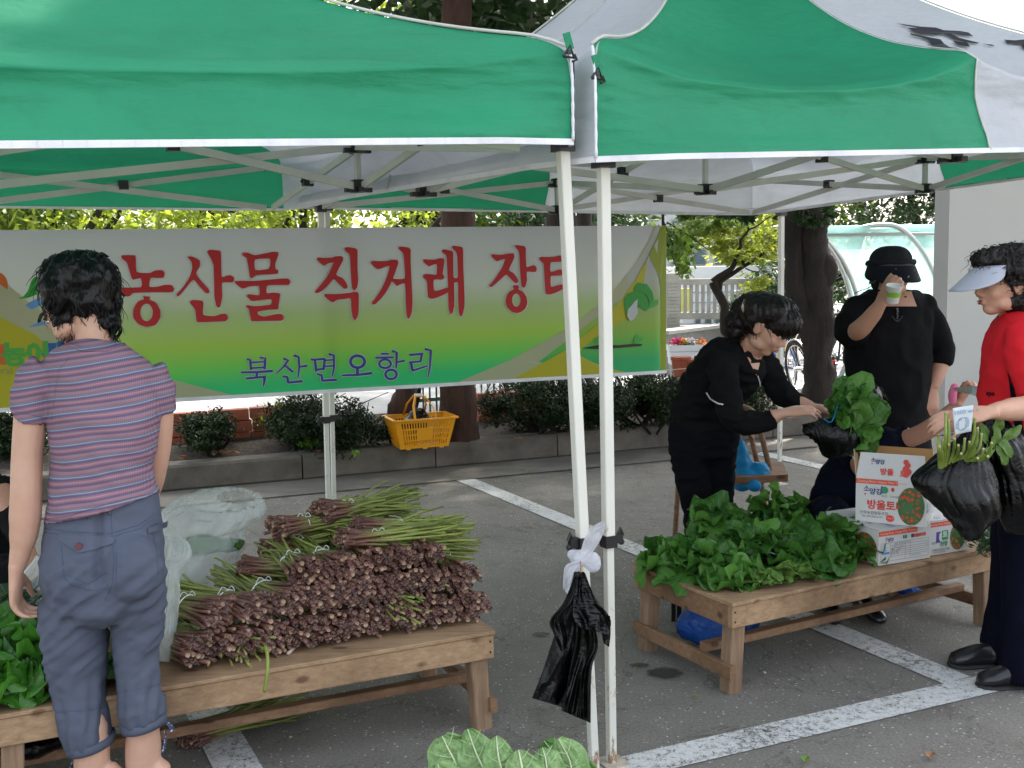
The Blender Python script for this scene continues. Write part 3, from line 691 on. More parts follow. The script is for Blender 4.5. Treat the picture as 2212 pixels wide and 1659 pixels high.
for tr_, loops in ((C4, [
    [[(780,118),(868,118),(872,130),(878,225),(960,232),(1000,215),(1045,215),(1058,235),(1050,262),(1000,262),(967,264),(960,320),(1010,320),(1060,308),(1105,310),(1120,335),(1105,355),(1000,355),(860,360),(830,382),(800,378),(755,340),(752,325),(905,324),(905,266),(855,275),(845,262),(815,165),(785,140)]],
    [[(920,380),(965,385),(960,402),(1000,420),(1030,470),(1030,520),(1000,565),(942,578),(890,560),(857,520),(857,465),(885,415),(925,400)], ring(942,485,40,56)],
    [[(1205,128),(1235,126),(1282,150),(1285,185),(1260,235),(1290,280),(1340,335),(1345,355),(1325,362),(1285,320),(1240,275),(1160,370),(1138,382),(1133,370),(1170,330),(1215,265),(1235,205),(1230,160)]],
    [[(1330,92),(1350,82),(1410,88),(1420,105),(1424,255),(1455,250),(1480,245),(1505,262),(1498,290),(1460,292),(1426,295),(1428,380),(1415,450),(1400,455),(1390,440),(1378,380),(1372,180),(1335,105)]],
    [[(1220,415),(1240,405),(1300,410),(1308,425),(1305,500),(1380,510),(1420,495),(1455,495),(1466,520),(1450,540),(1380,545),(1270,548),(1262,530),(1255,470),(1225,430)]],
    [[(1558,105),(1590,100),(1640,118),(1750,96),(1788,98),(1790,110),(1770,170),(1770,205),(1788,215),(1785,235),(1735,240),(1650,245),(1620,265),(1608,262),(1595,180),(1585,135),(1560,120)], [(1640,145),(1735,140),(1728,205),(1640,212)]],
    [[(1508,285),(1540,282),(1640,283),(1780,270),(1850,267),(1866,285),(1855,308),(1800,308),(1718,312),(1714,362),(1750,358),(1798,362),(1800,375),(1790,440),(1785,465),(1720,468),(1660,480),(1660,498),(1700,512),(1780,495),(1815,498),(1825,520),(1810,538),(1720,540),(1620,542),(1612,525),(1600,465),(1580,448),(1590,438),(1640,445),(1740,435),(1742,400),(1660,408),(1620,412),(1595,392),(1584,380),(1600,368),(1666,374),(1664,316),(1600,318),(1565,332),(1545,325),(1512,297)]]]),
  (XA, [
    [[(118,300),(130,288),(220,292),(330,290),(370,272),(460,268),(488,300),(480,335),(440,410),(388,522),(420,550),(470,570),(515,620),(545,680),(545,710),(520,728),(490,715),(420,650),(352,588),(270,680),(200,745),(130,785),(95,780),(90,760),(130,715),(220,610),(290,500),(350,360),(280,368),(235,392),(208,395),(165,365),(120,318)]],
    [[(503,165),(520,145),(560,143),(660,160),(685,185),(683,400),(692,600),(680,700),(650,745),(632,748),(610,720),(598,600),(583,280),(565,230),(510,190)]],
    [[(220,805),(235,795),(350,798),(480,792),(580,780),(640,768),(690,772),(702,800),(698,1040),(680,1120),(655,1160),(638,1160),(615,1120),(598,1000),(590,860),(500,868),(400,880),(350,915),(325,912),(280,880),(225,830)]],
    [[(872,350),(890,335),(1000,340),(1100,335),(1150,320),(1235,320),(1255,345),(1250,380),(1200,520),(1182,585),(1340,582),(1340,400),(1325,240),(1300,205),(1258,165),(1260,140),(1290,132),(1400,148),(1425,170),(1425,350),(1440,700),(1450,900),(1440,1050),(1405,1140),(1385,1138),(1365,1080),(1355,900),(1345,655),(1270,665),(1240,688),(1210,665),(1160,625),(1100,740),(1020,850),(930,940),(890,942),(878,920),(920,870),(1020,720),(1090,560),(1130,410),(1060,420),(980,450),(950,445),(910,410),(875,370)]],
    [[(1598,320),(1615,312),(1700,318),(1770,315),(1820,298),(1885,298),(1900,325),(1888,420),(1875,520),(1895,540),(1895,575),(1870,595),(1750,598),(1752,740),(1770,755),(1850,738),(1948,705),(1948,775),(1850,825),(1750,862),(1700,862),(1670,840),(1662,760),(1655,640),(1640,600),(1600,560),(1600,535),(1630,515),(1700,520),(1790,525),(1792,382),(1740,388),(1690,410),(1670,405),(1600,340)]],
    [[(1860,195),(1875,175),(1910,175),(2005,195),(2020,220),(2022,400),(2028,565),(2085,562),(2078,280),(2060,210),(2005,155),(2005,130),(2030,122),(2140,140),(2158,165),(2160,400),(2178,800),(2180,950),(2160,1060),(2140,1108),(2120,1105),(2100,1050),(2092,850),(2088,640),(2035,645),(2040,850),(2035,980),(2010,1065),(1992,1080),(1972,1060),(1958,980),(1950,700),(1930,300),(1915,250),(1865,210)]]]),
  (XB, [
    [[(320,185),(335,172),(420,178),(500,165),(545,162),(555,180),(550,220),(500,330),(545,358),(590,420),(595,450),(570,462),(530,430),(475,375),(410,430),(330,498),(308,497),(305,485),(360,420),(430,310),(462,222),(410,230),(385,243),(350,220)]],
    [[(555,90),(575,80),(655,92),(668,110),(668,200),(675,300),(715,290),(750,282),(775,305),(770,345),(730,350),(678,348),(680,430),(662,500),(645,508),(628,495),(618,420),(610,300),(605,170),(590,130)]],
    [[(540,485),(590,482),(605,495),(595,522),(640,545),(675,600),(684,660),(665,715),(620,750),(577,760),(530,745),(485,700),(468,645),(478,590),(505,545),(550,522)], ring(575,630,41,66)],
    [[(800,212),(820,198),(880,200),(950,198),(1000,185),(1045,185),(1060,215),(1045,245),(960,250),(915,255),(912,345),(960,340),(1000,325),(1085,325),(1080,120),(1100,90),(1140,100),(1150,400),(1130,560),(1105,560),(1088,500),(960,560),(900,575),(865,560),(855,430),(845,270),(830,250),(805,232)], [(915,392),(918,495),(960,490),(1085,455),(1085,380),(960,388)]]])):
    for gl in loops: red.append([smooth_loop(tr_(l)) if len(l) < 28 or True else tr_(l) for l in gl])
for gl in red:
    bp([offs(gl[0], 2.0)] + [offs(l, -2.0) for l in gl[1:]], 'halo', .0055, 'letter_outline')
    bp(gl, 'red', .0072, 'red_letter')
# small blue line of text: tapered strokes
def stroke_poly(pts, w0, w1):
    pts = [Vector(p) for p in pts]; L_ = [0]
    for i in range(1, len(pts)): L_.append(L_[-1]+(pts[i]-pts[i-1]).length)
    lf, rt = [], []
    for i, p in enumerate(pts):
        t = (pts[min(i+1, len(pts)-1)]-pts[max(0, i-1)]).normalized(); n_ = Vector((-t.y, t.x)); w = (w0+(w1-w0)*L_[i]/L_[-1])/2
        lf.append(p+n_*w); rt.append(p-n_*w)
    t0 = (pts[1]-pts[0]).normalized(); t1 = (pts[-1]-pts[-2]).normalized()
    return [tuple(q) for q in lf] + [tuple(pts[-1]+t1*w1*.4)] + [tuple(q) for q in rt[::-1]] + [tuple(pts[0]-t0*w0*.35)]
XC = lambda L_: [(503.5+.2006*x, 733.9+.2006*y) for x, y in L_]
blue = [([(150,210),(180,215),(190,320)],24,24),([(290,190),(345,200),(335,310)],22,26),([(185,245),(340,235)],16,16),([(190,305),(340,295)],18,18),([(85,350),(250,348),(420,335)],20,26),([(255,345),(250,400)],26,26),([(140,415),(345,398)],22,22),([(335,395),(335,440),(325,500)],34,12),
 ([(545,205),(590,220),(540,290),(455,370)],30,8),([(560,280),(640,345)],20,24),([(655,170),(703,185),(710,300),(695,405)],28,14),([(715,290),(790,280)],16,24),([(535,395),(580,400),(590,460)],24,28),([(590,460),(740,445)],22,26),
 ([(840,210),(880,222),(892,335)],24,28),([(870,215),(985,205)],20,22),([(985,210),(972,320)],26,24),([(890,322),(975,312)],22,20),([(1030,155),(1080,168),(1085,290),(1065,390)],28,14),([(990,220),(1075,215)],16,16),([(985,285),(1075,280)],16,16),([(905,370),(950,380),(960,440)],22,26),([(960,440),(1110,430)],22,26),
 ([(1315,162),(1355,167)],14,14),([(1335,300),(1335,375)],28,30),([(1170,382),(1330,378),(1485,358)],18,28),
 ([(1590,150),(1665,150)],20,18),([(1530,192),(1715,188)],20,20),([(1710,122),(1755,135),(1750,300)],28,18),([(1755,240),(1835,225)],18,22),([(1680,315),(1712,318)],12,12),
 ([(1895,162),(2035,150)],22,22),([(2025,150),(2010,232)],24,22),([(1890,242),(2010,232)],20,18),([(1905,240),(1925,330)],26,26),([(1925,332),(2080,280)],22,16),([(2062,100),(2120,115),(2112,280),(2090,400)],28,12)]
rings = [(1335,235,76,64,30),(1630,257,62,46,24),(1695,372,60,50,26)]
k = 0
for pts, w0, w1 in blue:
    pl = XC(stroke_poly(pts, w0+16, w1+16)); bp([pl], 'halo', .0050+k*.00002, 'letter_outline')
    pl = XC(stroke_poly(pts, w0+2, w1+2)); bp([pl], 'blue', .0066+k*.00002, 'blue_letter'); k += 1
for cx, cy, rx, ry, w in rings:
    bp([XC(ring(cx, cy, rx+w/2+8, ry+w/2+8)), XC(ring(cx, cy, rx-w/2-8, ry-w/2-8))], 'halo', .0050+k*.00002, 'letter_outline')
    bp([XC(ring(cx, cy, rx+w/2, ry+w/2)), XC(ring(cx, cy, rx-w/2, ry-w/2))], 'blue', .0066+k*.00002, 'blue_letter'); k += 1
# small print at the left
def btext(s, x, y, size, c, bold=.02, space=1.0, align='LEFT'):
    o_ = bhit(x, y, .006); put_text(s, 'small_print', FM[c], ban, o_, bhit(x+10, y-.35, .006)-o_, ez, size, align, bold, space)
btext('농어촌', 4, 770, .115, 'tgreen', .006, .95); btext('건설', 92, 767, .105, 'bluetx', .008, .95); btext('l', -2, 768, .11, 'orange', .01)
btext('Rural Community', -27, 802, .05, 'grey', .0)
# cabbage and grass drawn at the right end
bp([XB([(1650,620),(1680,570),(1740,545),(1830,555),(1880,600),(1900,700),(1870,740),(1800,690),(1760,760),(1700,840),(1670,780),(1655,700)])], 'green', .006, 'cabbage_print')
bp([XB([(1740,520),(1790,455),(1880,470),(1930,540),(1950,620),(1900,690),(1895,610),(1850,560),(1760,545)])], 'green', .0064, 'cabbage_print')
bp([XB([(1720,690),(1760,640),(1790,620),(1780,690),(1790,760),(1750,820),(1710,840),(1680,790),(1690,720)])], 'halo', .0068, 'cabbage_print')
bp([XB([(1900,690),(1950,630),(1995,625),(1995,670),(1950,700),(1905,715)])], 'tgreen', .0060, 'cabbage_print')
bp([XB([(1745,1060),(1770,960),(1785,1000),(1800,970),(1805,1010),(1840,985),(1825,1015),(1855,1012),(1800,1060)])], 'tgreen', .0058, 'grass_print')
bp([XB([(1325,1040),(1370,1045),(1335,1005),(1375,1020),(1385,980),(1400,1010),(1420,1060),(1380,1068)])], 'tgreen', .0058, 'grass_print')
bp([XB([(1230,1112),(1400,1075),(1600,1080),(1750,1066),(1840,1070),(1820,1090),(1600,1108),(1400,1120)])], 'dk', .0052, 'shadow_print')
mb = MB()
pts = [bhit(-420+1862*i/60, yb(-420+1862*i/60), .003) for i in range(61)]
for i in range(60): mb.bar(pts[i], pts[i+1], .004, .02)
mb.build('bottom_hem', 'white_trim', ban)
rope_m = simple('rope', (.45, .43, .38), .9)
for L_ in ([bhit(1441, 490), P(1600, 452, 7.12), P(1688, 446, 7.13)], [bhit(1441, 800), P(1560, 790, 7.0), P(1686, 800, 7.13)]):
    mb = MB(); mb.tube(L_, .0022, 6); mb.build('tie_rope', rope_m, ban)
# ================================================================ foliage
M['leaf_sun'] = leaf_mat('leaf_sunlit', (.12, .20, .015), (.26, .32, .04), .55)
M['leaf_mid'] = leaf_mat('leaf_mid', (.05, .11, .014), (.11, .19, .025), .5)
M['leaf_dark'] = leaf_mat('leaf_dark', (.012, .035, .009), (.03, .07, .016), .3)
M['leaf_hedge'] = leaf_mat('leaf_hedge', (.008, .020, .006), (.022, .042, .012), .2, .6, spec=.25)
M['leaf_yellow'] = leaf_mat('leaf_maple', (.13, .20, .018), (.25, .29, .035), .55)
def bark_mat(name, a, b_):
    mt, nt, b = new_mat(name); n = noise_node(nt, 14, 8, .7, vec_scale=(1, 1, .25), dist=.5)
    r = ramp(nt, n.outputs['Fac'], [(.3, a), (.7, b_)]); nt.links.new(r.outputs[0], b.inputs['Base Color']); b.inputs['Roughness'].default_value = .95; bump(nt, b, n.outputs['Fac'], 1, .03); return mt
M['bark_red'] = bark_mat('bark_red', (.022, .011, .008), (.075, .034, .022))
M['bark_dark'] = bark_mat('bark_dark', (.008, .006, .005), (.028, .019, .014))
rng = np.random.default_rng(11)
def leaves(name, blobs, n, size, mat, parent=None, up=.35, aspect=.55, kind='stuff', shell=.45, seed=None, maple=False, clump=0.0):
    """blobs: (centre, (rx,ry,rz)); n leaves spread through them, each a folded leaf blade"""
    vol = np.array([r[0]*r[1]*r[2] for _, r in blobs])**.72; pr = vol/vol.sum(); ks = rng.choice(len(blobs), n, p=pr)
    C_ = np.array([tuple(c) for c, _ in blobs])[ks]; R_ = np.array([r for _, r in blobs])[ks]
    d = rng.normal(size=(n, 3)); d /= np.linalg.norm(d, axis=1)[:, None]
    rr = rng.uniform(shell, 1.0, n)**.6; rr *= rng.uniform(.8, 1.12, n)
    c = C_ + d*R_*rr[:, None]
    if clump:   # pull leaves toward twig points so that gaps open
        tw = c[rng.integers(0, n, max(8, int(n/28)))]
        k = rng.integers(0, len(tw), n); c = tw[k] + rng.normal(size=(n, 3))*clump*np.array([1, 1, .55])
    nm = rng.normal(size=(n, 3)); nm[:, 2] = np.abs(nm[:, 2])+up*2; nm /= np.linalg.norm(nm, axis=1)[:, None]
    t = np.cross(nm, rng.normal(size=(n, 3))); t /= np.linalg.norm(t, axis=1)[:, None]; t[:, 2] -= .25; b = np.cross(nm, t)
    L_ = size*rng.uniform(.6, 1.3, n)[:, None]; W = L_*aspect
    if not maple:
        v = np.stack([c-t*L_*.5, c+b*W*.5-nm*L_*.06+t*L_*.05, c+t*L_*.5-nm*L_*.08, c-b*W*.5-nm*L_*.06+t*L_*.05], 1).reshape(-1, 3)
        f = (np.arange(n)[:, None]*4+np.array([0, 1, 2, 0, 2, 3])[None]).ravel(); fl = 2
    else:   # five-pointed
        pts = [c-t*L_*.35]
        for a, rr_ in ((-110, .42), (-75, .2), (-48, .5), (-22, .22), (0, .6), (22, .22), (48, .5), (75, .2), (110, .42)):
            pts.append(c + t*L_*rr_*math.cos(rad(a)) + b*L_*rr_*math.sin(rad(a)) - nm*L_*.05*abs(a)/60)
        v = np.stack(pts, 1).reshape(-1, 3)
        tri = [j for i in range(1, 9) for j in (0, i, i+1)]
        f = (np.arange(n)[:, None]*10+np.array(tri)[None]).ravel(); fl = 8
    me = bpy.data.meshes.new(name); me.vertices.add(len(v)); me.vertices.foreach_set('co', v.ravel()); me.loops.add(len(f)); me.loops.foreach_set('vertex_index', f)
    nf = len(f)//3; me.polygons.add(nf); me.polygons.foreach_set('loop_start', np.arange(nf)*3); me.update(calc_edges=True)
    o = link_mesh(me, name, parent, mat, False)
    if kind: o['kind'] = kind
    return o
def trunk(name, pts, radii, mat, parent, rough=.12, n=12):
    pts = catmull(pts, 8); k = len(radii)-1; L_ = len(pts)
    rs = []
    for i in range(L_):
        x = i/(L_-1)*k; a = min(int(x), k-1); rs.append(radii[a]*(1-(x-a))+radii[a+1]*(x-a))
    mb = MB(); mb.tube(pts, rs, n); me = mb.mesh(name)
    for v in me.vertices:
        v.co += v.normal*rough*rs[0]*fbm(v.co, 5)
    return link_mesh(me, name, parent, mat, True)
def blobs_around(c, R, n, r0, flat=.7):
    out = []
    for i in range(n):
        th = random.uniform(0, 2*math.pi); q = math.sqrt(random.random())
        out.append((Vector(c)+Vector((R[0]*q*math.cos(th), R[1]*q*math.sin(th), R[2]*random.uniform(-1, 1)*math.sqrt(max(.1, 1-q*q)))), (r0*random.uniform(.7, 1.3), r0*random.uniform(.7, 1.3), r0*flat*random.uniform(.7, 1.3))))
    return out
def limbs(root, base, tops, r0, mat):
    mb = MB()
    for t in tops:
        mid = base.lerp(t, .5) + Vector((jit(.3), jit(.3), .3)); pts = catmull([base, mid, t], 6); mb.tube(pts, [r0*(1-.85*i/(len(pts)-1)) for i in range(len(pts))], 7)
    o = mb.build('limbs', mat, root, smooth=True); return o
# --- tree with the square reddish trunk (behind banner)
def bedz(p): return Vector((p.x, p.y, .12))
b0 = bedz(G(993, 944, .2))
t1 = thing('tree', 'tall tree whose straight reddish brown trunk rises behind the banner', 'tree', b0, 'trees shading the market')
Yt = b0.y
trunk('trunk', [b0, P(988, 850, Yt), P(986, 470, Yt), P(980, 200, Yt+.1), P(985, 20, Yt+.2), Vector((P(985, 20, Yt).x+.1, Yt+.3, 6.5))], [.155, .14, .13, .12, .11, .06], 'bark_red', t1)
top = Vector((P(985, 20, Yt).x, Yt+.2, 4.2))
bl = blobs_around((top.x+.2, top.y-2.2, 6.4), (3.8, 3.6, 1.1), 34, 1.05)
bl += [(P(925, 5, 9.0), (.55, .5, .35)), (P(1010, 25, 9.2), (.5, .5, .3)), (P(1120, 35, 9.3), (.6, .5, .3)), (P(860, -10, 9.0), (.5, .5, .3)), (P(1240, 25, 9.6), (.6, .5, .35))]
limbs(t1, top, [Vector(b[0]) for b in bl[:12]+bl[-5:]], .07, 'bark_dark')
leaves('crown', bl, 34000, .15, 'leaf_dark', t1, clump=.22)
# --- double trunk at the right
b0 = bedz(G(1765, 884, .2)); Yt = b0.y
t2 = thing('tree', 'dark double trunked tree between the two black clad women', 'tree', b0, 'trees shading the market')
trunk('trunk', [b0 - ez*.05, P(1768, 850, Yt), P(1768, 760, Yt), P(1768, 680, Yt), P(1764, 600, Yt), P(1758, 520, Yt), P(1757, 450, Yt), P(1762, 330, Yt), Vector((P(1762, 330, Yt).x+.2, Yt, 5.5))], [.20, .155, .135, .135, .135, .12, .11, .10, .07], 'bark_dark', t2, .2)
trunk('trunk', [P(1762, 760, Yt+.02), P(1738, 690, Yt+.02), P(1719, 620, Yt), P(1713, 540, Yt), P(1710, 450, Yt), P(1700, 330, Yt), Vector((P(1690, 330, Yt).x-.3, Yt, 5.4))], [.09, .095, .09, .08, .075, .07, .05], 'bark_dark', t2, .2)
mb = MB(); mb.ell(P(1782, 585, Yt-.02), (.11, .10, .16)); mb.build('burl', 'bark_dark', t2, smooth=True)
bl = blobs_around((P(1740, 300, Yt).x+.4, Yt-1.6, 6.2), (4.0, 4.0, 1.1), 42, 1.1); limbs(t2, Vector((P(1740, 330, Yt).x, Yt, 4.4)), [b[0] for b in bl[:10]], .07, 'bark_dark')
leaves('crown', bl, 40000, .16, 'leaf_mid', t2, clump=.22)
# sprays hanging in front of the trunk and beneath the valance
def spray(root, x, y, Y, w, h, n, size, mat, maple=True):
    a = P(x, y-h*.9, Y); mb = MB()
    for i in range(5): mb.tube([a, P(x+jit(w*.5), y-h*.2, Y+jit(.1)), P(x+jit(w), y+h*random.uniform(.1, .9), Y+jit(.15))], [.006, .004, .002], 5)
    mb.build('twigs', 'bark_dark', root)
    sc = Y/FPX; leaves('foliage', [(P(x+jit(w*.7), y+jit(h*.7), Y+jit(.2)), (w*.4*sc, .12, h*.4*sc)) for _ in range(6)], n, size, mat, root, shell=0, maple=maple)
spray(t2, 1738, 470, Yt-.4, 34, 26, 60, .11, 'leaf_dark'); spray(t2, 1790, 470, Yt-.4, 22, 28, 46, .11, 'leaf_dark'); spray(t2, 1590, 462, Yt-.5, 60, 14, 60, .12, 'leaf_dark'); spray(t2, 1500, 460, Yt-.6, 50, 12, 50, .11, 'leaf_mid')
spray(t1, 650, 425, 8.6, 42, 26, 40, .13, 'leaf_dark', False)
# --- short leaning trunk
b0 = bedz(G(872, 949, .2)); Yt = b0.y
t3 = thing('tree', 'short leaning dark trunk beside the yellow basket', 'tree', b0)
trunk('trunk', [b0, P(868, 900, Yt), P(880, 850, Yt), P(872, 760, Yt+.1), P(880, 600, Yt+.2)], [.12, .10, .085, .06, .03], 'bark_red', t3, .3)
mb = MB(); mb.tube(catmull([P(878, 945, Yt-.1), P(892, 900, Yt), P(905, 850, Yt+.1), P(908, 780, Yt+.2)]), .018, 6); mb.build('side_stem', 'bark_dark', t3, smooth=True)
# --- more shading trees, crowns above the picture
def tall_tree(label, x, y, h, R, n, mat, tr=.16, lean=(0, 0), bark='bark_dark', zc=None, size=.14, nb=22, rb=1.0, group='trees shading the market', clump=.22):
    r = thing('tree', label, 'tree', (x, y, 0), group); tp = Vector((x+lean[0], y+lean[1], h*.55))
    trunk('trunk', [Vector((x, y, -.02)), Vector((x+lean[0]*.4, y+lean[1]*.4, h*.28)), tp, Vector((x+lean[0]*1.4, y+lean[1]*1.4, h*.9))], [tr, tr*.8, tr*.65, tr*.3], bark, r)
    bl = blobs_around((x+lean[0], y+lean[1], zc or h*.78), R, nb, rb); limbs(r, tp, [b[0] for b in bl[:12]], tr*.4, bark)
    leaves('crown', bl, n, size, mat, r, clump=clump); return r
tall_tree('unseen tall tree added beyond the left edge for its shade', -6.6, 10.4, 8.2, (4.2, 3.6, 1.2), 24000, 'leaf_mid', lean=(1.6, -1.2))  # unseen tree added outside the left edge to shade the left side
tall_tree('tall dark tree seen in the gap above the two tent roofs', .72, 11.8, 8.6, (3.2, 2.4, 1.6), 19000, 'leaf_dark', tr=.2, lean=(-.5, -.5))
tall_tree('green tree behind the gap between the tent roofs', 1.0, 14.5, 7.4, (2.4, 2.0, 1.9), 16000, 'leaf_mid', tr=.14, zc=5.0)
tall_tree('tall tree with its crown hidden by the right tent roof', 6.4, 10.4, 8.4, (2.8, 2.6, 1.2), 14000, 'leaf_mid', lean=(-.2, -2.0))
# --- sunlit bushes and trees across the road, above the banner
def bush(name, label, cat, x, y, r, h, n, size, mat, group, zb=.0, clump=.16, maple=False, stem=True):
    o = thing(name, label, cat, (x, y, zb), group)
    bl = blobs_around((x, y, zb+h*.55), (r*.75, r*.6, h*.34), 9, max(.25, h*.24), .9)
    if stem:
        mb = MB()
        for i in range(5): mb.tube(catmull([Vector((x+jit(.1), y+jit(.1), zb-.02)), Vector((x+jit(r*.4), y+jit(r*.3), zb+h*.4)), Vector((x+jit(r*.8), y+jit(r*.5), zb+h*.8))], 5), [.03*h*(1-.8*i_/10) for i_ in range(11)], 6)
        mb.build('stems', 'bark_dark', o, smooth=True)
    leaves('foliage', bl, n, size, mat, o, clump=clump, maple=maple); return o
labs = ['bright yellow green bush across the road behind the striped shirt shopper', 'sunlit bush across the road behind the large red first letter', 'light green bush across the road behind the middle of the banner', 'sunlit bush seen between the banner top and the green valance']
specs = [(-9.6, 19, 3.0, 4.6, 'leaf_mid', labs[0]), (-7.2, 18, 2.4, 4.3, 'leaf_sun', labs[1]), (-4.4, 19, 2.5, 4.5, 'leaf_sun', labs[3]), (-1.6, 19.5, 2.6, 4.6, 'leaf_sun', labs[2]),
         (-12.5, 20, 3.2, 5.6, 'leaf_mid', 'green bush across the road at the left edge'), (-6.0, 24, 3.6, 8.0, 'leaf_yellow', 'tall yellow green tree across the road above the banner'), (-1.0, 25, 3.6, 8.4, 'leaf_mid', 'tall green tree across the road right of the back tent legs'),
         (1.6, 21, 2.4, 4.8, 'leaf_mid', 'green bush behind the reddish brown trunk'), (.9, 18.5, 2.0, 3.6, 'leaf_dark', 'dark evergreen bush beyond the banner near the tent legs'), (-11, 26, 4, 8.5, 'leaf_sun', 'tall sunlit tree across the road at far left'), (.2, 27.5, 3.3, 8.2, 'leaf_sun', 'tall sunlit tree far behind the middle tent legs')]
for x, y, r, h, mt_, lb in specs: bush('bush', lb, 'bush', x, y, r, h, int(2600*r*(1.4 if h > 6 else 1)), .17 if h > 6 else .15, mt_, 'bushes across the road', clump=.2)
# --- clipped shrubs on the planting bed
def shrub(label, x, ybase, wpx, ytop, n, zz=.2, mat='leaf_hedge', sparse=False, depth=.4, dy=.35):
    p = G(x, ybase, zz); p = Vector((p.x, p.y+dy, .13)); sc = p.y/FPX; w = wpx*sc/2; h = P(x, ytop, p.y).z-.13
    o = thing('shrub', label, 'shrub', p, 'shrubs along the kerb'); bl = []
    for i in range(14 if not sparse else 9):
        a = random.uniform(-1, 1); bl.append((p+Vector((a*w*.78, jit(depth*.7), h*(.50+.28*random.uniform(-1, 1)*math.sqrt(1-a*a*.8)))), (w*.34+.05, .2, h*.26)))
    mb = MB()
    for i in range(12): mb.tube(catmull([p+Vector((jit(w*.35), jit(.1), 0)), p+Vector((jit(w*.6), jit(.2), h*.4)), p+Vector((jit(w*.85), jit(.3), h*.85))], 4), [.012, .011, .01, .009, .008, .006, .005, .004, .003], 5)
    mb.build('stems', 'bark_dark', o); leaves('foliage', bl, n, .030, mat, o, shell=.0, aspect=.5, clump=.035 if not sparse else .03); return o
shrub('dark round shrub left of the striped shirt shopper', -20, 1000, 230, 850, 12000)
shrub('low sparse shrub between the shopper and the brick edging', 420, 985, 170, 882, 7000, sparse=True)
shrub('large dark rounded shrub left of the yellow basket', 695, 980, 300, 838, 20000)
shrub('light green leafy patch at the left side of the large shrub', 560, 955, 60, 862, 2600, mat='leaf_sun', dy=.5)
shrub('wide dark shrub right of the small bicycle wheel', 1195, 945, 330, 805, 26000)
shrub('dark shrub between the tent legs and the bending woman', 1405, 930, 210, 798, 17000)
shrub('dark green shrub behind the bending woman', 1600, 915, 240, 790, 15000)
# small weed and dry leaves on the bed
M['weed'] = leaf_mat('weed_green', (.10, .22, .02), (.2, .35, .04), .4); M['dry_leaf'] = simple('dry_leaf', (.26, .12, .05), .8, var=.4)
w = thing('weed', 'small bright green weed at the foot of the brick edging', 'weed', G(663, 975, .2)); leaves('leaf_cluster', [(G(663, 975, .2)+ez*.07, (.10, .05, .05))], 30, .06, 'weed', w, shell=0)
w = thing('weed', 'small light green sprout on the soil below the large shrub', 'weed', G(768, 985, .2)); leaves('leaf_cluster', [(G(768, 985, .2)+ez*.03, (.05, .04, .03))], 14, .05, 'weed', w, shell=0)
def flat_leaf_mesh(L_, W, curl):
    mb = MB(); rows = [(0, .02), (.15, .5), (.4, 1), (.65, .85), (.85, .45), (1, .02)]; vs = []
    for t, w_ in rows:
        for s_ in (-1, 0, 1): vs.append((s_*W*w_/2, t*L_-L_/2, curl*abs(s_)*w_*W*.6 + curl*L_*.5*(t-.5)**2))
    fs = [(r_*3+i, r_*3+i+1, r_*3+i+4, r_*3+i+3) for r_ in range(5) for i in range(2)]; mb.add(vs, fs); return mb.mesh('fallen_leaf')
fl = [flat_leaf_mesh(.055, .04, .5), flat_leaf_mesh(.07, .045, .8), flat_leaf_mesh(.045, .035, .3)]
for f_ in fl: f_.materials.append(M['dry_leaf'])
spots = [(1298, 1025, 'dry orange leaf on the asphalt near the left tent leg', 1), (1236, 1022, 'dry brown leaf left of the orange leaf', .8), (1252, 1024, 'tiny dry leaf between two others', .6), (2357, 1912, '', 0), (1143, 1017, 'small green leaf on the gutter below the kerb', .8), (2010, 1632, 'small yellow leaf scrap on the front asphalt', .8), (1740, 1641, 'green leaf scrap on the painted line', .7), (420, 1000, '', 0)]
gl = flat_leaf_mesh(.06, .04, .5); gl.materials.append(M['weed'])
for x, y, lb, s_ in spots:
    if not lb: continue
    o = inst('fallen_leaf', gl if 'green' in lb else fl[int(x) % 3], None, Matrix.Translation(G(x, y, .014)) @ Matrix.Rotation(x, 4, 'Z') @ Matrix.Scale(s_, 4)); tag(o, lb, 'leaf')
for i in range(16):
    x = random.choice([random.uniform(390, 480), random.uniform(480, 800), random.uniform(1050, 1400)]); p = G(x, 990-.06*(x-400)+jit(6), .2); p.z = .21
    o = inst('fallen_leaf', fl[i % 3], None, Matrix.Translation(p) @ Matrix.Rotation(i*2.1, 4, 'Z') @ Matrix.Rotation(jit(.5), 4, 'X')); tag(o, 'dry brown leaf lying on the soil of the planting bed', 'leaf', 'dry leaves on the bed')

# ================================================================ right background
# partition wall
M['wall_grey'] = simple('pale_grey_wall', (.40, .40, .385), .85, var=.03, scale=2, bmp=.15, bscale=120)
a = P(2029, 700, 9.6); mb = MB(); d = eu; mb.bar(Vector((a.x, a.y, 1.6)) , Vector((a.x, a.y, 1.6)) + d*4.5, .16, 3.2, bev=.01)
tag(mb.build('wall', 'wall_grey', origin=(a.x, a.y, 0)), 'plain pale grey wall behind the red shirted woman', 'wall')
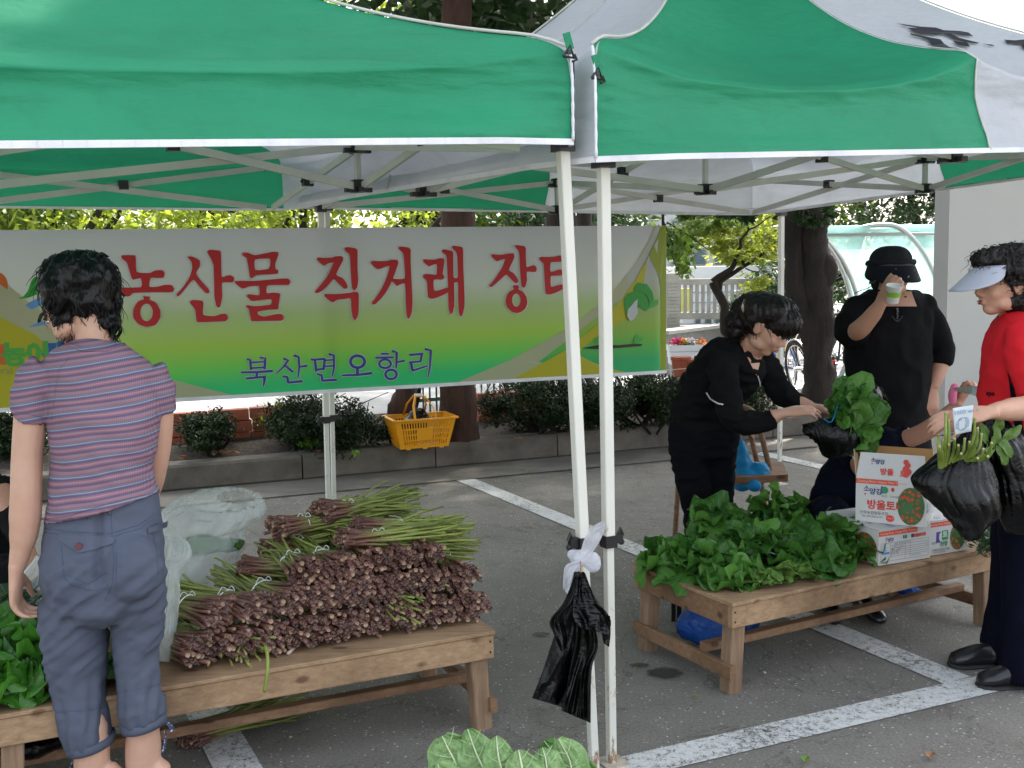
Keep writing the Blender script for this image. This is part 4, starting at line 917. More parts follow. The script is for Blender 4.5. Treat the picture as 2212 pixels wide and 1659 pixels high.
# balustrade, pillar, low wall
M['pale_concrete'] = simple('pale_concrete', (.30, .29, .27), .85, var=.2, scale=6, bmp=.4)
bz = lambda zx, zy: (1416.6+.1698*zx, 443.8+.1698*zy)
bs = thing('balustrade', 'weathered concrete balustrade with rounded slots beyond the small tree', 'railing', P(1550, 690, 16))
for k in range(16):
    x0 = 300+75*k; mb = MB(); pa = P(*bz(x0, 985), 16); pb = P(*bz(x0, 1395), 16); mb.bar(pb, pa, .045, .07, (0, 1, 0), bev=.012); mb.build('baluster', 'pale_concrete', bs)
    mb = MB()
    for yy, dy in ((985, 12), (1395, -12)): 
        for sx in (-14, 14): mb.bar(P(*bz(x0+sx*.3, yy+dy), 16.01), P(*bz(x0+sx, yy), 16.01), .02, .06, (0, 1, 0))
    mb.build('slot_corner', 'pale_concrete', bs)
for yy, hh in ((972, .09), (1405, .10)):
    mb = MB(); mb.bar(P(*bz(285, yy), 16), P(*bz(1480, yy-8), 16), .10, hh); mb.build('rail', 'pale_concrete', bs)
pl = thing('gate_pillar', 'grey pillar of stacked stone courses beside the banner end', 'pillar', P(1453, 720, 15.6))
for k in range(16):
    mb = MB(); y0 = 905+44*k; c = P(1453, bz(0, y0+20)[1], 15.6); mb.box(c, (.178+jit(.008), .18, .046), None); mb.build('stone', 'pale_concrete', pl)
mb = MB(); c = P(1453, bz(0, 885)[1], 15.6); mb.box(c, (.20, .2, .05)); mb.build('cap', 'pale_concrete', pl)
mb = MB(); a = P(1430, 735, 14.5); b_ = P(1700, 700, 16.5); a.z, b_.z = a.z-.0, b_.z
c0 = P(1430, 724, 14.5); c1 = P(1720, 688, 17.5)
lw = thing('garden_wall', 'low grey wall sloping down behind the flower planter', 'wall', Vector((c0.x, c0.y, 0)))
mb.add([(c0.x, c0.y, 0), (c1.x, c1.y, 0), tuple(c1), tuple(c0), (c0.x, c0.y+.2, 0), (c1.x, c1.y+.2, 0), (c1.x, c1.y+.2, c1.z), (c0.x, c0.y+.2, c0.z)], [(0, 1, 2, 3), (5, 4, 7, 6), (4, 0, 3, 7), (1, 5, 6, 2), (3, 2, 6, 7)])
mb.build('wall_face', simple('grey_render', (.16, .15, .14), .9, var=.2), lw)
mb = MB(); mb.bar(c0+ez*.03+Vector((0, .1, 0)), c1+ez*.03+Vector((0, .1, 0)), .26, .05); mb.build('coping', 'pale_concrete', lw)
# white building with windows
M['white_wall'] = simple('white_wall', (.72, .74, .78), .8, var=.03); M['dark_glass'] = simple('window_glass', (.10, .14, .18), .15)
wb = thing('building', 'low white building with small windows beyond the balustrade', 'building', P(1560, 720, 27))
p0 = P(1475, 577, 27); p1 = P(1700, 577, 27); mb = MB(); mb.box(((p0.x+p1.x)/2, 29, (p0.z-1)/2), (p1.x-p0.x, 4, p0.z+1)); mb.build('wall', 'white_wall', wb)
for x, y, w_, h_ in ((1508, 688, 12, 24), (1530, 690, 14, 20), (1550, 692, 12, 16), (1585, 690, 12, 18), (1620, 690, 12, 18)):
    c = P(x, y, 26.98); sc = 27/FPX
    mb = MB(); mb.box(c, (w_*sc, .06, h_*sc)); wd = mb.build('window', 'pale_concrete', wb); mb = MB(); mb.box(c-Vector((0, .025, 0)), (w_*sc*.7, .03, h_*sc*.75)); mb.build('pane', 'dark_glass', wd)
mb = MB()
for k in range(4):
    c = P(1590, 608+22*k, 26.99); mb = MB(); mb.box(c, (p1.x-p0.x, .03, .03)); mb.build('wall_band', simple('blue_grey_line', (.3, .4, .55), .7), wb)
gb = thing('building', 'tall grey building with dark window strips behind the white one', 'building', P(1560, 560, 38))
p0 = P(1440, 380, 38); p1 = P(1690, 380, 38); mb = MB(); mb.box(((p0.x+p1.x)/2, 41, p0.z/2), (p1.x-p0.x, 6, p0.z)); mb.build('wall', simple('grey_wall', (.42, .44, .47), .8, var=.05), gb)
for r_ in range(3):
    for k in range(5):
        c = P(1465+46*k, 555-62*r_, 37.98); mb = MB(); mb.box(c, (.5, .08, .62)); wd = mb.build('window', 'pale_concrete', gb); mb = MB(); mb.box(c-Vector((0, .04, 0)), (.40, .04, .5)); mb.build('pane', 'dark_glass', wd)
mb = MB(); c = P(1478, 648, 24); mb.box(c, (.26, .2, .5)); tag(mb.build('yellow_sign', simple('yellow_panel', (.45, .48, .10), .6), origin=(c.x, c.y, c.z-.3)), 'small yellow green panel behind the left balusters', 'sign')
# crooked little maple
YM = 12.0; b0 = G(1576, 760, 0); bb = P(*bz(900, 1750), YM)
mp = thing('tree', 'small crooked maple with forked dark trunk beyond the banner', 'tree', Vector((bb.x, YM, 0)))
pt = lambda L_, dy=0: [P(*bz(x, y), YM+dy) for x, y in L_]
mb = MB(); mb.tube(catmull([Vector((bb.x+.03, YM, -.02))]+pt([(930,1700),(880,1600),(870,1430),(880,1300),(840,1200),(800,1120),(755,1040),(730,975)])), [.055]*8+[.05]*57, 9); mb.build('trunk', 'bark_dark', mp, smooth=True)
for L_, r0, r1 in (([(730,975),(800,915),(870,870),(970,795),(1020,690),(1050,580),(1080,520),(1075,440)], .042, .014), ([(800,1110),(815,1020),(835,960),(960,880),(1120,775),(1250,700),(1380,600)], .038, .014), ([(1120,775),(1108,700),(1130,625),(1240,572),(1380,598)], .022, .01), ([(1050,580),(1130,630)], .015, .012), ([(1140,800),(1250,840),(1400,850),(1480,900)], .008, .004), ([(1075,440),(1180,310),(1130,200),(1080,140)], .014, .006), ([(1180,310),(1290,260),(1460,130)], .012, .005)):
    p_ = catmull(pt(L_)); mb = MB(); mb.tube(p_, [r0+(r1-r0)*i/(len(p_)-1) for i in range(len(p_))], 7); mb.build('branch', 'bark_dark', mp, smooth=True)
sc = YM/FPX
def fol(lst, n, mat, size, parent, Y=YM, maple=True, clump=.05):
    leaves('foliage', [(P(x, y, Y+dy), (rx*Y/FPX, .35, ry*Y/FPX)) for x, y, rx, ry, dy in lst], n, size, mat, parent, shell=0, maple=maple, clump=clump)
fol([(1600,500,70,40,.3),(1560,530,70,35,.2),(1520,500,60,40,-.1),(1640,540,50,35,.3),(1600,560,60,22,0),(1640,610,45,35,.3),(1625,650,40,30,.5),(1660,520,40,60,.6)], 3000, 'leaf_yellow', .060, mp)
fol([(1500,485,60,30,-.5),(1560,480,60,26,-.4),(1470,520,45,35,-.6)], 1100, 'leaf_mid', .07, mp)
br = thing('tree', 'leafy branch hanging down beside the upper end of the banner', 'branch', P(1440, 380, 10.5))
mb = MB()
for L_ in ([(1430,470),(1450,520),(1470,570),(1500,600)], [(1430,500),(1455,560),(1470,600)], [(1440,480),(1490,510),(1530,540)]):
    mb.tube([P(x, y, 10.5) for x, y in L_], [.008, .006, .004, .003][:len(L_)], 5)
mb.tube([P(1420, 300, 10.5), P(1432, 400, 10.5), P(1432, 500, 10.5)], .015, 6); mb.build('twigs', 'bark_dark', br)
fol([(1455,500,30,25,0),(1460,545,30,25,0),(1470,585,25,22,0),(1500,610,22,14,0),(1510,520,30,16,0)], 200, 'leaf_mid', .10, br, 10.5, False, .07)
# hedge beyond the shelter, backdrop greenery at right
bush('hedge_tree', 'dark conifer hedge rising above the bicycle shelter', 'tree', 10.5, 26, 3.4, 6.2, 14000, .16, 'leaf_dark', None, clump=.2)
bush('hedge_tree', 'light green tree right of the dark conifer hedge', 'tree', 13.2, 25, 2.2, 6.4, 7000, .16, 'leaf_sun', None, clump=.2)
bush('hedge_tree', 'yellow tree top behind the double trunk', 'tree', 8.2, 29, 2.8, 7.6, 8000, .2, 'leaf_yellow', None, clump=.22)
bush('hedge_tree', 'dark green bushes inside the bicycle shelter', 'tree', P(1800, 700, 15.5).x, 16.5, 1.6, 2.0, 6000, .09, 'leaf_dark', None, clump=.1)
bush('hedge_tree', 'green tree far behind the grey building', 'tree', 5.5, 45, 6, 12, 9000, .35, 'leaf_mid', None, clump=.4)
# flower planter
fpn = thing('flower_planter', 'white planter of pink, white and yellow flowers beyond the banner', 'planter', G(1490, 800, 0)); YF = 12.3
c = P(1490, 764, YF); 
for k in range(3):
    mb = MB(); mb.box(c+ez*(.07-.075*k), (.50-.02*k, .25, .07)); mb.build('planter_board', 'white_wall', fpn)
mb = MB(); mb.box((c.x, c.y, (c.z-.12)/2), (.44, .2, c.z-.12)); mb.build('stand', 'pale_concrete', fpn)
leaves('foliage', [(P(1490, 745, YF), (.24, .1, .05))], 400, .04, 'leaf_mid', fpn, shell=0)
for nm, cc, n_ in (('pink', (.8, .06, .25), 70), ('white', (.8, .75, .85), 60), ('yellow', (.85, .6, .02), 36), ('orange', (.8, .2, .03), 20)):
    mt_ = simple(nm+'_petals', cc, .6); x0 = {'pink': 1462, 'white': 1490, 'yellow': 1475, 'orange': 1518}[nm]
    leaves(nm+'_flowers', [(P(x0, 737, YF-.05), (.09, .08, .045))], n_*2, .032, mt_, fpn, shell=0, aspect=1)
for x, y, lb in ((1471, 795, 'dark wooden tub under the flower planter'), (1492, 800, 'round terracotta pot beside the wooden tub')):
    mb = MB(); c = P(x, y, 11.3); mb.lathe([(.07, 0), (.10, .2), (.11, .21), (.11, .24)], (c.x, c.y, c.z-.12), 16); mb.lathe([(.05, -c.z+.12), (.05, 0)], (c.x, c.y, c.z-.12), 10)
    tag(mb.build('plant_pot', 'terracotta', origin=(c.x, c.y, 0)), lb, 'pot')
# bicycle shelter
M['teal_sheet'] = film('teal_polycarbonate', (.30, .58, .55), .12, .78, .25, 2.5, .55, (.50, .86, .83)); M['steel'] = simple('brushed_steel', (.45, .47, .48), .35, .7, var=.05)
sh = thing('bicycle_shelter', 'curved teal bicycle shelter with bowed steel arches', 'shelter', P(1800, 860, 13))
arch = [(1640, 502), (1690, 490), (1740, 492), (1778, 520), (1812, 570), (1834, 630), (1843, 700), (1833, 770), (1805, 830), (1785, 870)]
def arch_at(dx, dY, sh_=0): return catmull([P(x+sh_, y, 13)+Vector((dx, dY, 0)) for x, y in arch], 6)
A0 = arch_at(0, 0); nA = len(A0)
A3 = [p + Vector((3.4, .5, 0)) for p in A0]
mb = MB(); top_n = int(nA*.90)
for seg in range(3):
    mb = MB(); mb.grid(lambda u, v: A0[min(top_n-1, int(round(v*(top_n-1))))].lerp(A3[min(top_n-1, int(round(v*(top_n-1))))], (seg+u*.985)/3), 12, top_n); mb.build('roof_sheet', 'teal_sheet', sh, smooth=True)
for k, off in ((0, 0), (0, .09), (1, 0), (2, 0), (3, 0)):
    mb = MB(); mb.tube([p.lerp(q, k/3)+Vector((off, -.02, -off*.6)) for p, q in zip(A0, A3)], .03, 8); mb.build('arch', 'steel', sh, smooth=True)
for k in (.02, .3, .6):
    i = int(k*nA); mb = MB(); mb.tube([A0[i], A3[i]], .02, 8); mb.build('purlin', 'steel', sh, smooth=True)
mb = MB(); mb.tube(catmull([P(1800, 870, 12.9), P(1792, 800, 12.9), P(1800, 740, 12.9), P(1830, 700, 12.9), P(1850, 690, 12.9)]), .03, 8); mb.build('brace', 'steel', sh, smooth=True)
# bicycles
M['tyre'] = simple('tyre_rubber', (.02, .02, .02), .8); M['chrome'] = simple('chrome', (.65, .65, .66), .18, 1)
def ringpts(c, ax, ay, r, n=28): return [c + ax*(r*math.cos(2*math.pi*i/n)) + ay*(r*math.sin(2*math.pi*i/n)) for i in range(n+1)]
def bicycle(label, loc, ang, color, s=1.0, basket=False, wheel_r=.30, group='parked bicycles'):
    loc = Vector(loc); root = thing('bicycle', label, 'bicycle', loc, group); f = Vector((math.cos(ang), math.sin(ang), 0)); sd_ = Vector((-f.y, f.x, 0)); u = (ez+sd_*.12).normalized()
    cm = simple('frame_paint', color, .35, var=.02); W = lambda x, z, y=0: loc + f*(x*s) + u*(z*s) + sd_*(y*s); R = wheel_r
    wc = [W(-.5, R), W(.5, R)]
    for c in wc:
        mb = MB(); mb.tube(ringpts(c, f, u, R*s), .022*s, 8, cap=False); w_ = mb.build('tyre', 'tyre', root, smooth=True)
        mb = MB(); mb.tube(ringpts(c, f, u, (R-.03)*s), .010*s, 6, cap=False); mb.build('rim', 'chrome', w_, smooth=True)
        mb = MB()
        for i in range(18):
            a = i*math.pi/9; mb.tube([c+sd_*.02*(-1)**i, c+f*(R-.03)*s*math.cos(a)+u*(R-.03)*s*math.sin(a)], .0022, 4)
        mb.tube([c-sd_*.05, c+sd_*.05], .02, 8); sp_ = mb.build('spokes', 'chrome', w_); sp_['kind'] = 'stuff'
        mb = MB(); pts = [c+f*(R+.035)*s*math.cos(a)+u*(R+.035)*s*math.sin(a) for a in [rad(20+14*i) for i in range(11)]]; mb.tube(pts, .022*s, 6, flat=.4); mb.build('mudguard', 'chrome', root, smooth=True)
    mb = MB(); bbk = W(-.08, .28); st = W(-.2, .72); hd = W(.34, .74)
    for a, b_, r in ((bbk, st, .016), (st, W(.32, .66), .016), (bbk, W(.35, .6), .02), (bbk, wc[0], .01), (st, wc[0], .009), (hd, wc[1], .014), (st, W(-.22, .82), .012)): mb.tube([a, b_], r*s, 8)
    mb.build('frame', cm, root, smooth=True)
    mb = MB(); mb.tube(catmull([W(.28, .95, .26), W(.36, .97, .12), W(.33, .88, 0), W(.36, .97, -.12), W(.28, .95, -.26)], 5), .011*s, 7); mb.tube([hd, W(.33, .9)], .013*s, 7); mb.build('handlebar', 'chrome', root, smooth=True)
    mb = MB(); mb.loft([(W(-.36, .84), sd_*.07*s, u*.02*s), (W(-.26, .86), sd_*.075*s, u*.03*s), (W(-.14, .85), sd_*.03*s, u*.022*s), (W(-.04, .845), sd_*.015*s, u*.012*s)], 12); mb.build('saddle', 'tyre', root, smooth=True)
    mb = MB(); mb.tube(ringpts(bbk, f, u, .09*s, 20), .006, 5, cap=False); mb.tube([bbk, W(-.02, .14, .06)], .01, 6); mb.tube([bbk, W(-.14, .42, -.06)], .01, 6); mb.build('crank', 'chrome', root, smooth=True)
    mb = MB(); mb.ell(W(-.82, .36), .025*s, nu=8, nv=6); mb.build('reflector', simple('red_reflector', (.6, .01, .01), .3), root, smooth=True)
    if basket:
        mb = MB()
        for k in range(5):
            z = .66+.05*k; w_ = .13+.012*k; q = [W(.42, z, -w_), W(.64+.01*k, z, -w_), W(.64+.01*k, z, w_), W(.42, z, w_), W(.42, z, -w_)]; mb.tube(q, .004, 4)
        for k in range(7): y = -.13+.043*k; mb.tube([W(.63, .66, y), W(.69, .87, y*1.2)], .003, 4)
        mb.build('basket', 'chrome', root)
    return root
bicycle('bicycle with a black rear wheel beside the reddish brown trunk', G(1015, 952, .0)+Vector((.5, .55, .08)), rad(20), (.02, .02, .02), .82)
bicycle('silver bicycle glimpsed between the two white tent legs', G(1260, 945, .0)+Vector((-.12, .9, .08)), rad(10), (.6, .6, .6), .72)
bicycle('blue bicycle parked left of the double trunk', Vector((P(1690, 800, 12.6).x, 12.6, 0)), rad(100), (.03, .10, .4), 1, True)
bicycle('yellow bicycle parked behind the bending woman', Vector((P(1712, 800, 12.0).x-.1, 12.2, 0)), rad(60), (.8, .5, .02), 1, True)
bicycle('red bicycle parked in the shelter right of the trunk', Vector((P(1815, 800, 12.8).x, 13.0, 0)), rad(75), (.5, .03, .03), 1, True)
bicycle('dark bicycle parked in the shelter near the arch', Vector((P(1840, 800, 12.8).x, 13.4, 0)), rad(110), (.03, .03, .05), 1)
bicycle('silver bicycle parked just left of the grey wall', Vector((P(1990, 800, 11.5).x, 11.8, 0)), rad(95), (.5, .5, .52), 1, True)
bicycle('grey bicycle parked behind the silver one near the wall', Vector((P(2020, 800, 12.2).x, 12.6, 0)), rad(80), (.12, .2, .25), 1, True)
# iron fence behind the trunks
fe = thing('iron_fence', 'thin dark green iron railing behind the basket and trunks', 'fence', P(1000, 950, 11.4)); M['fence_paint'] = simple('fence_paint', (.012, .04, .028), .5)
a = P(900, 870, 11.0); b_ = P(1330, 850, 12.3); n = 34
for i in range(n):
    q = a.lerp(b_, i/(n-1)); mb = MB(); mb.tube([(q.x, q.y, 0), (q.x, q.y, 1.12)], .011, 6); mb.build('bar', 'fence_paint', fe)
for z in (.15, 1.08):
    mb = MB(); mb.bar((a.x, a.y, z), (b_.x, b_.y, z), .03, .035); mb.build('rail', 'fence_paint', fe)
# ================================================================ wooden benches
def bench(label, c0, dirv, L_, W_, top=.335, legs=(.06, -.06), group='low wooden market benches', lf=.045):
    """c0: front corner on the ground; dirv along the front edge; depth along the perpendicular"""
    c0 = Vector(c0); a = Vector(dirv).normalized(); b = Vector((-a.y, a.x, 0)); 
    if b.dot(ev) < 0: b = -b
    r = thing('bench', label, 'bench', c0, group)
    Q = lambda s, t, z: c0 + a*s + b*t + ez*z
    # ply top with slightly worn edges, boards below on the sides
    mb = MB(); mb.bar(Q(-.004, W_/2, top-.006), Q(L_+.004, W_/2, top-.006), W_+.012, .013, bev=.002); mb.build('top_board', 'wood', r)
    for t in (.012, W_-.012):
        mb = MB(); mb.bar(Q(0, t, top-.053), Q(L_, t, top-.053), .024, .080, bev=.003); mb.build('apron', 'wood', r)
    for s in (.012, L_-.012):
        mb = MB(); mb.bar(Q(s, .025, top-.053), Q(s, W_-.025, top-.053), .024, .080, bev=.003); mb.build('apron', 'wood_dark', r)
    for s in (lf, L_-lf):
        for t in (.045, W_-.045):
            dx = (-.015 if s == lf else .015)
            mb = MB(); mb.bar(Q(s, t, top-.094), Q(s+dx, t, 0), .058, .058, b, bev=.004); mb.build('leg', 'wood_leg', r)
        o_ = -.042 if s == lf else .042
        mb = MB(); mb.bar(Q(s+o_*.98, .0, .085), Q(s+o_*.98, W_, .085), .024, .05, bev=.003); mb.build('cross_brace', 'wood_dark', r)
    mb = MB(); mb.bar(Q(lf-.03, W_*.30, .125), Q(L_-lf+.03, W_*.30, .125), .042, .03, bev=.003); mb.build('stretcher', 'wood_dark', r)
    for s in (.012, L_-.012):
        for z in (top-.035, top-.07):
            mb = MB(); mb.ell(Q(s, -.0005, z), (.004, .0015, .004), nu=8, nv=4); mb.build('nail_head', 'black_plastic', r)
    return r, Q
bd = (G(2125, 1355)-G(1590, 1497)); bd.z = 0; bd.normalize()
RB0 = G(1590, 1497) - bd*.035; RB0 = RB0 + Vector((bd.y, -bd.x, 0))*.02
benchR, QR = bench('low wooden bench at the right carrying leafy greens and tomato boxes', RB0, bd, 1.40, .58)
LBr = G(1058, 1580); ld = (G(250, 1690) - LBr); ld = -Vector((math.cos(rad(24.5)), math.sin(rad(24.5)), 0))
LB0 = LBr - ld*.02 + ld*1.46
benchL, QL = bench('low wooden bench at the left piled with bundles of green stalks', LB0, -ld, 1.46, .60)
LB1 = LB0 + ld*1.50
benchM, QM = bench('low wooden bench at the left edge carrying the tray of leaf lettuce', LB1 + Vector((0, .02, 0)), -ld, 1.44, .60)
TOP = .336

# ================================================================ bundles of stalks
def stalk_mat():
    mt, nt, b = new_mat('stalk'); at = N(nt, 'ShaderNodeAttribute', attribute_name='along'); oi = N(nt, 'ShaderNodeObjectInfo')
    n = noise_node(nt, 60, 3)
    r = ramp(nt, at.outputs['Fac'], [(0, (.26, .15, .10)), (.012, (.115, .045, .034)), (.13, (.13, .054, .036)), (.27, (.17, .15, .045)), (.42, (.19, .215, .05)), (1, (.20, .24, .05))])
    hv = N(nt, 'ShaderNodeHueSaturation'); nt.links.new(r.outputs[0], hv.inputs['Color'])
    mr = N(nt, 'ShaderNodeMapRange'); mr.inputs['To Min'].default_value = .65; mr.inputs['To Max'].default_value = 1.35; nt.links.new(oi.outputs['Random'], mr.inputs[0]); nt.links.new(mr.outputs[0], hv.inputs['Value'])
    rr = ramp(nt, n.outputs['Fac'], [(.3, (.75, .75, .75)), (.7, (1.1, 1.1, 1.1))]); c = mixc(nt, .8, hv.outputs[0], rr.outputs[0], 'MULTIPLY')
    nt.links.new(c, b.inputs['Base Color']); b.inputs['Roughness'].default_value = .5; bump(nt, b, n.outputs['Fac'], .3, .003); return mt
M['stalk'] = stalk_mat(); 
def cut_mat():
    mt, nt, b = new_mat('cut_stalk_face'); oi = N(nt, 'ShaderNodeObjectInfo'); n = noise_node(nt, 150, 2); ad = N(nt, 'ShaderNodeMath', operation='MULTIPLY_ADD'); ad.inputs[1].default_value = .5
    nt.links.new(n.outputs['Fac'], ad.inputs[0]); nt.links.new(oi.outputs['Random'], ad.inputs[2])
    r = ramp(nt, ad.outputs[0], [(.2, (.035, .016, .014)), (.7, (.105, .050, .040)), (1.0, (.20, .10, .082)), (1.25, (.36, .24, .16))]); nt.links.new(r.outputs[0], b.inputs['Base Color']); b.inputs['Roughness'].default_value = .4; return mt
M['cut_face'] = cut_mat()
M['white_string'] = simple('white_string', (.75, .75, .75), .6)
def stalk_mesh(L_, r0, r1, bend, sd_, hook=0.0):
    """along +Y, butt at y=0; 'along' runs 0..1 from butt to tip"""
    mb = MB(); pts = []; n = 9
    for i in range(n):
        t = i/(n-1); x = bend*math.sin(t*math.pi*.9+sd_)*.6*t; z = bend*math.cos(t*3+sd_*2)*.5*t*(t-.2)
        pts.append(Vector((x, t*L_, z)))
    if hook: pts[0] += Vector((hook, -.004, -abs(hook)*.5)); 
    rs = [r0*1.25, r0*1.02, r0, r0*.9, r0*.8+r1*.2, r0*.5+r1*.5, r1, r1, r1*1.05]
    mb.tube(pts, rs, 7, cap=False); k0 = len(mb.v); cc = pts[0]+Vector((0, .006, 0)); fs = [(j, (j+1) % 7, k0) for j in range(7)]; mb.v.append(tuple(cc)); mb.f += [(b_, a_, c_) for a_, b_, c_ in fs]; mb.mi += [0]*7; mb.f.append(tuple(range((n-1)*7, n*7))); mb.mi.append(0); me = mb.mesh('stalk'); me.materials.append(M['stalk']); me.materials.append(M['cut_face'])
    me.polygons.foreach_set('use_smooth', [len(p.vertices) == 4 for p in me.polygons])
    for p in me.polygons:
        if len(p.vertices) != 4: p.material_index = 1
    a = me.attributes.new('along', 'FLOAT', 'POINT'); k = 0
    for i in range(n):
        for j in range(7): a.data[k].value = i/(n-1); k += 1
    a.data[k].value = 0
    return me
ST = [stalk_mesh(random.uniform(.34, .44), random.uniform(.0042, .0066), random.uniform(.0030, .0042), random.uniform(-.06, .06), random.uniform(0, 6), random.choice([0, 0, .008, -.008])) for _ in range(16)]
def bundle(label, c, yaw, R=.075, n=70, tie=.42, splay=.30, pitch=0.0, roll=0.0, squash=.62, string=True, group='tied bundles of green stalks', butt_spread=1.0, name='stalk_bundle'):
    """c: middle of the butt face; stalks run along yaw (direction the tips point); pitch lifts the tips"""
    c = Vector(c); root = thing(name, label, 'vegetable', c, group)
    base = Matrix.Translation(c) @ Matrix.Rotation(yaw-math.pi/2, 4, 'Z') @ Matrix.Rotation(pitch, 4, 'X') @ Matrix.Rotation(roll, 4, 'Y')
    n = int(n*1.7); R = R*1.06
    for i in range(n):
        q = math.sqrt((i+.5)/n); th = i*2.39996+jit(.3); x = R*q*math.cos(th)*butt_spread; z = R*q*math.sin(th)*squash*butt_spread
        x2 = x*.45; z2 = z*.45       # gathered at the string
        L0 = .34; ax_ = math.atan2(-(x2-x)*1.0, L0*tie) + jit(.05); az_ = math.atan2((z2-z), L0*tie) + jit(.04)
        # past the string stalks keep their line, so tips fan on the far side
        Mx = base @ Matrix.Translation((x+jit(.003), jit(.022)+.015*q, z+jit(.003))) @ Matrix.Rotation(ax_+jit(splay*.25), 4, 'Z') @ Matrix.Rotation(az_+jit(splay*.15), 4, 'X') @ Matrix.Rotation(random.uniform(0, 6.28), 4, 'Y')
        inst('stalk', ST[(i*5+int(yaw*7)) % 16], root, Mx)
    if string:
        mb = MB(); pts = [base @ Vector((R*.62*math.cos(a), .34*tie, R*.62*squash*1.1*math.sin(a))) for a in [2*math.pi*k/24 for k in range(25)]]; mb.tube(pts, .0016, 5)
        k0 = base @ Vector((R*.1, .34*tie, R*.62*squash*1.1)); mb.build('string', 'white_string', root)
        mb = MB(); mb.tube(catmull([k0, k0+Vector((.012, -.006, .014)), k0+Vector((.022, -.01, .002)), k0, k0+Vector((-.014, -.01, .012)), k0+Vector((-.024, -.02, -.004)), k0+Vector((-.03, -.03, -.02))], 4), .0012, 4); mb.build('string_bow', 'white_string', root)
    return root
# on the bench: rows of butts face the shopper, tips run back; top ones lie across
yb_ = math.atan2(ev.y, ev.x)
def OB(px, py, z, t=None):   # point above the bench seen at pixel
    return G(px, py, z)
sa = (G(418, 1350, TOP+.06)-LB0).dot(-ld); sb_ = (G(968, 1280, TOP+.06)-LB0).dot(-ld)
names1 = ['leftmost stalk bundle on the bench, tied low with white string', 'second bottom row stalk bundle from the left, above splayed green tips', 'bottom row stalk bundle above the right of the splayed green tips', 'bottom row stalk bundle left of the pale fallen stem', 'bottom row stalk bundle right of the pale fallen stem', 'bottom row stalk bundle in the middle of the bench', 'bottom row stalk bundle third from the right end', 'bottom row stalk bundle second from the right end', 'rightmost stalk bundle of the bottom row']
for k in range(9):
    f_ = k/8; bundle(names1[k], QL(sa+(sb_-sa)*f_, .085+jit(.012), TOP+.060), yb_+.50*(1-f_)**1.5-.10*f_+jit(.05), .070, 56, tie=.5)
names2 = ['upper left stalk bundle with a white bow of string', 'upper row stalk bundle with long curved green stems at the left', 'second row stalk bundle left of the middle', 'second row stalk bundle below the fanned green tips', 'second row stalk bundle at the middle of the pile', 'second row stalk bundle third from the right end', 'second row stalk bundle second from the right end', 'second row stalk bundle at the right end of the pile']
for k in range(8):
    f_ = k/7; bundle(names2[k], QL(sa+.07+(sb_-sa-.09)*f_, .115+jit(.012), TOP+.150), yb_+.75*(1-f_)**1.3-.12*f_+jit(.05), .070, 56, tie=.42 if k < 2 else .5, pitch=.05)
names3 = ['third row stalk bundle at the left of the heap top', 'third row stalk bundle near the top of the pile', 'third row stalk bundle just under the top fan', 'third row stalk bundle towards the right', 'small third row stalk bundle at the right end']
for k in range(5):
    f_ = k/4; bundle(names3[k], QL(sa+.34+(sb_-sa-.46)*f_, .145+jit(.01), TOP+.232), yb_+.15-.3*f_+jit(.05), .064, 48, tie=.5, pitch=-.03)
# across: butts at upper left, green tips fanning right over the pile
lay3 = [
 (575, 1190, .225, -1.30, .050, 40, .0, 'crosswise stalk bundle at the centre left with dark butts raised', .35),
 (592, 1140, .300, -1.25, .058, 50, -.05, 'crosswise stalk bundle with its reddish butts pointing left', .35),
 (690, 1105, .330, -1.30, .060, 54, -.10, 'topmost stalk bundle with reddish butts by the back tent legs', .33),
 (765, 1142, .300, -1.5, .052, 44, -.14, 'stalk bundle lying over the top right of the pile', .45),
 (775, 1176, .250, -1.62, .040, 34, -.14, 'thin crosswise stalk bundle reaching past the right end of the heap', .45),
 (735, 1165, .292, -1.45, .045, 38, -.10, 'crosswise stalk bundle resting on the third row', .4),
 (520, 1222, .215, -1.9, .045, 34, -.1, 'crosswise stalk bundle beside the clear bag at the left end', .4),
]
for px, py, h, dy, R_, n_, pt_, lb, ti in lay3:
    bundle(lb, G(px, py, TOP+h), yb_+dy, R_, n_, tie=ti, pitch=pt_, splay=.8, squash=.6)
# tips that stick out: a bundle under the left pile pointing at the viewer, and one in the right pile
bundle('hidden stalk bundle whose green tips splay over the bench edge', G(500, 1385, TOP+.018)+ev*.20, yb_+math.pi+.1, .15, 46, tie=.3, splay=1.0, squash=.16, string=False)
bundle('stalk bundle between rows with a few green tips facing right', G(900, 1255, TOP+.10)+ev*.18-eu*.14, yb_-2.5, .035, 13, tie=.4, splay=.9, squash=.5, string=False)
bundle('stalk bundle between rows with a few green tips near the middle', G(800, 1290, TOP+.10)+ev*.22, yb_-2.9, .035, 13, tie=.4, splay=.9, squash=.5, string=False)
bundle('loose tied bundle of thin stalks lying under the left bench', G(400, 1610, .03)+ev*.05, yb_-1.25, .06, 40, tie=.35, splay=.8, squash=.5)
st_ = thing('loose_stalk', 'single green stalk drooping over the front edge of the left bench', 'vegetable', G(575, 1400, TOP+.02)); mb = MB()
mb.tube(catmull([P(573, 1395, 3.09), P(578, 1420, 3.05), P(577, 1455, 3.03), P(571, 1495, 3.03)], 5), .0052, 7); mb.build('stem', simple('stalk_green', (.22, .28, .05), .5), st_, smooth=True)
st_ = thing('loose_stalk', 'pale fallen stem lying on the bench top before the pile', 'vegetable', G(640, 1400, TOP+.01)); mb = MB()
